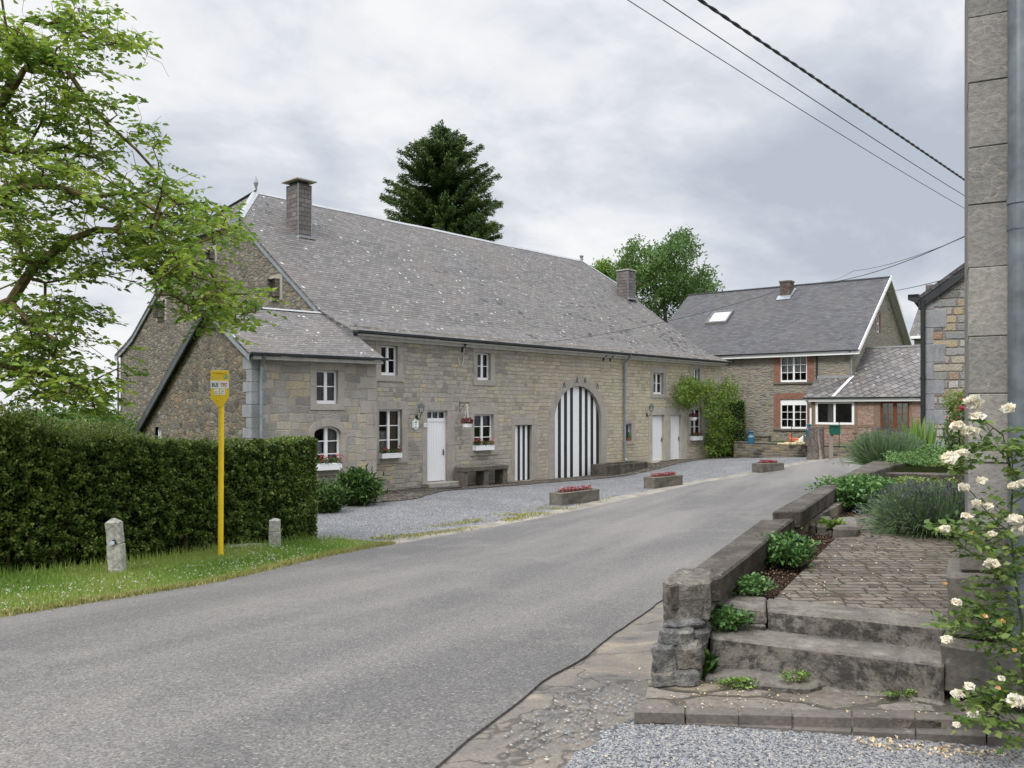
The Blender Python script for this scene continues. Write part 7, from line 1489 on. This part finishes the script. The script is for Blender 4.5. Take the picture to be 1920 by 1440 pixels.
# cream climbing rose on the near wall
def creamrose():
    Yc = 3.85; b = N.w(.62, -.30); b = (*b, -1.6); o = thing('climbing_rose', b, 0, 'cream climbing rose trained over the drainpipe of the nearest house', 'rose'); Q = lambda u, v, d=0: np.array(P(u, v, Yc+d)); off = np.array([b[0], b[1], 0])
    main = [[np.array(b), Q(1925, 1330, .15), Q(1915, 1200, .1), Q(1905, 1100, .05), Q(1895, 1000), Q(1900, 900), Q(1895, 830)], [Q(1905, 1100, .05), Q(1860, 1060, -.1), Q(1810, 1030, -.15), Q(1775, 990, -.2)], [Q(1895, 1000), Q(1850, 960, -.1), Q(1800, 900, -.2), Q(1780, 870, -.2)], [Q(1900, 900), Q(1880, 815, 0), Q(1845, 790, -.1), Q(1820, 765, -.15)], [Q(1925, 1330, .15), Q(1870, 1310, 0), Q(1820, 1290, -.15), Q(1800, 1280, -.2)], [Q(1870, 1310), Q(1830, 1345, -.1), Q(1800, 1355, -.15)], [Q(1915, 1200, .1), Q(1850, 1180, 0), Q(1790, 1195, -.1)]]
    regs = [([(1870, 830), (1930, 780), (1930, 900), (1890, 900)], 18), ([(1780, 1000), (1830, 960), (1930, 900), (1930, 1080), (1850, 1090), (1790, 1040)], 42), ([(1815, 1080), (1930, 1060), (1930, 1230), (1850, 1230), (1800, 1190)], 44), ([(1775, 1180), (1800, 1130), (1830, 1160), (1815, 1210), (1790, 1200)], 10), ([(1760, 985), (1800, 970), (1810, 1010), (1770, 1010)], 9), ([(1775, 850), (1815, 840), (1830, 880), (1800, 890)], 9), ([(1800, 1290), (1860, 1270), (1930, 1250), (1930, 1400), (1830, 1370), (1800, 1350)], 40), ([(1815, 780), (1860, 800), (1890, 830), (1830, 850)], 9)]
    T = np.array([Q(u, v, rng.normal(-.02, .10)) for poly, n in regs for u, v in pts_in(poly, n)]); mb, pts, tips, cnt = tree_skeleton(main, T, .011, .09, .0013, .36); mb.v = [(x-b[0], y-b[1], z) for x, y, z in mb.v]; mb.build('stems', K['rosestem'], o)
    C = []; D = []
    for t in tips:
        for j in range(2):
            d = unit(1)[0]; d[2] *= .4; d /= np.linalg.norm(d); s = np.cross(d, [0, 0, 1]); s /= np.linalg.norm(s)+1e-6; p = pts[t]+rng.normal(0, .015, 3)
            for m in (0, 1):
                for k in (-1, 1): C.append(p+d*.028*(m+.6)+s*k*.02); D.append(s*k+d*.5)
            C.append(p+d*.085); D.append(d)
    leaves('foliage', np.array(C)-off, .039, K['rosel'], o, asp=.66, up=.5, D=D, fold=.08)
    for u, v, r in ((1825, 754, .042), (1832, 780, .034), (1824, 762, .03), (1890, 767, .034), (1796, 800, .034), (1821, 810, .040), (1805, 845+5, .03), (1777, 862, .036), (1784, 855, .03), (1900, 912, .026), (1840, 902, .026), (1808, 915, .030), (1832, 944, .026), (1853, 950, .024), (1812, 968, .024), (1772, 993, .028), (1904, 976, .038), (1914, 996, .038), (1860, 1002, .022), (1858, 1057, .034), (1794, 1130, .026), (1775, 1200, .028), (1818, 1288, .028), (1795, 1302, .030), (1905, 1315, .044), (1824, 1340, .028), (1794, 1360, .02), (1878, 1272, .016), (1918, 908, .03)): bloom(o, Q(u, v, -.22)-off, r, K['petal'])
    for u, v in ((1772, 1095), (1846, 1155), (1880, 1165), (1825, 1000), (1870, 1290), (1902, 1220)): bloom(o, Q(u, v, -.2)-off, .014, K['orangep'], 12)
creamrose()
q = np.c_[rng.uniform(1.6, 2.7, 260), rng.normal(3.98, .05, 260)]; q[:, 1] -= (q[:, 0]-1.0)*.10; o = leaves('fallen_petals', np.c_[q, np.full(260, -1.55)-(q[:, 0]-1.6)*.05+.0], .02, K['petal2'], asp=.8, up=2); tag(o, 'dry fallen rose petals along the foot of the kerb', 'petals', kind='stuff')
q = pts_in([PZ(1460, 1120, -1.18), PZ(1768, 1160, -1.18), (3.2, 6.3), (3.4, 8.3), PZ(1600, 990, -1.18)], 130); o = leaves('path_litter', np.c_[q, np.full(130, -1.178)], .014, K['petal2'], asp=.8, up=3); tag(o, 'tiny dry leaves and petals scattered over the paved path', 'litter', kind='stuff')
# ------------------------------------------------------------ light, sky, camera
w = G('World', True); tc = w.n('ShaderNodeTexCoord').outputs['Generated']; SE, SR_ = R(48), R(215)
sky = w.n('ShaderNodeTexSky', sky_type='NISHITA'); sky.sun_disc = False; sky.sun_elevation = SE; sky.sun_rotation = SR_; sky.dust_density = 2
bg1 = w.n('ShaderNodeBackground', {'Color': sky.outputs[0], 'Strength': .10}).outputs[0]
x, y, z = w.xyz(tc)[:3]; zz = w.m('ADD', w.m('MAXIMUM', z, .0), .42); pv = w.comb(w.m('DIVIDE', x, zz), w.m('DIVIDE', y, zz), 0)
rot = w.n('ShaderNodeVectorRotate', {'Vector': pv, 'Angle': R(-24)}, rotation_type='Z_AXIS').outputs[0]
st = w.v('MULTIPLY', rot, (.95, 1.1, 1)); n1 = w.noise(w.v('ADD', st, SKY_OFF), 1.7, 7, .55, dist=.25); n2 = w.noise(w.v('ADD', st, (3, 1, 5)), 5.0, 6, .58, dist=.3)
f = w.m('ADD', w.m('MULTIPLY', n1, .70), w.m('MULTIPLY', n2, .30))
# a darker bank of cloud ahead to the right, brighter veil to the left
dk = w.v('DOT_PRODUCT', w.v('NORMALIZE', tc), tuple(Vector((.40, 1, .24)).normalized())); f = w.m('SUBTRACT', f, w.rng(dk, .955, .999, 0, .09))
br = w.v('DOT_PRODUCT', w.v('NORMALIZE', tc), tuple(Vector((-.45, 1, .35)).normalized())); f = w.m('ADD', f, w.rng(br, .86, 1, 0, .07))
cl = w.ramp(f, [(.36, (.44, .49, .56)), (.43, (.53, .575, .65)), (.485, (.64, .67, .725)), (.53, (.75, .765, .80)), (.59, (.84, .845, .86))])
zn = w.xyz(w.v('NORMALIZE', tc))[2]; bg2 = w.n('ShaderNodeBackground', {'Color': cl, 'Strength': w.m('MULTIPLY', w.rng(zn, .46, .85, 1, ZEN), SKY_K)}).outputs[0]
cov = w.rng(n2, .1, .3, .88, .99); w.n('ShaderNodeOutputWorld', {0: w.n('ShaderNodeMixShader', {0: cov, 1: bg1, 2: bg2}).outputs[0]}); SC.world = w.mat
ld = bpy.data.lights.new('sun', 'SUN'); ld.energy = SUN_E; ld.angle = R(18); ld.color = (1, .97, .92); lo = bpy.data.objects.new('sun', ld); COL.objects.link(lo)
az = SR_; dirv = Vector((math.sin(az)*math.cos(SE), math.cos(az)*math.cos(SE), math.sin(SE))); lo.rotation_euler = dirv.to_track_quat('Z', 'Y').to_euler(); lo.location = dirv*60
cd = bpy.data.cameras.new('camera'); cd.sensor_width = 36; cd.lens = 36*F/1920; cd.shift_y = 47/1920; cd.clip_start = .05; cd.clip_end = 8000
cam = bpy.data.objects.new('camera', cd); COL.objects.link(cam); cam.rotation_euler = (R(90), 0, 0); SC.camera = cam
for o in list(SC.objects):
    if o.parent is None: o.location.z += LIFT
SC.view_settings.view_transform = 'Standard'; SC.view_settings.look = 'None'; SC.view_settings.gamma = 1; SC.view_settings.exposure = EXPO
SC.render.engine = 'CYCLES'; SC.cycles.max_bounces = 6; SC.cycles.transparent_max_bounces = 16
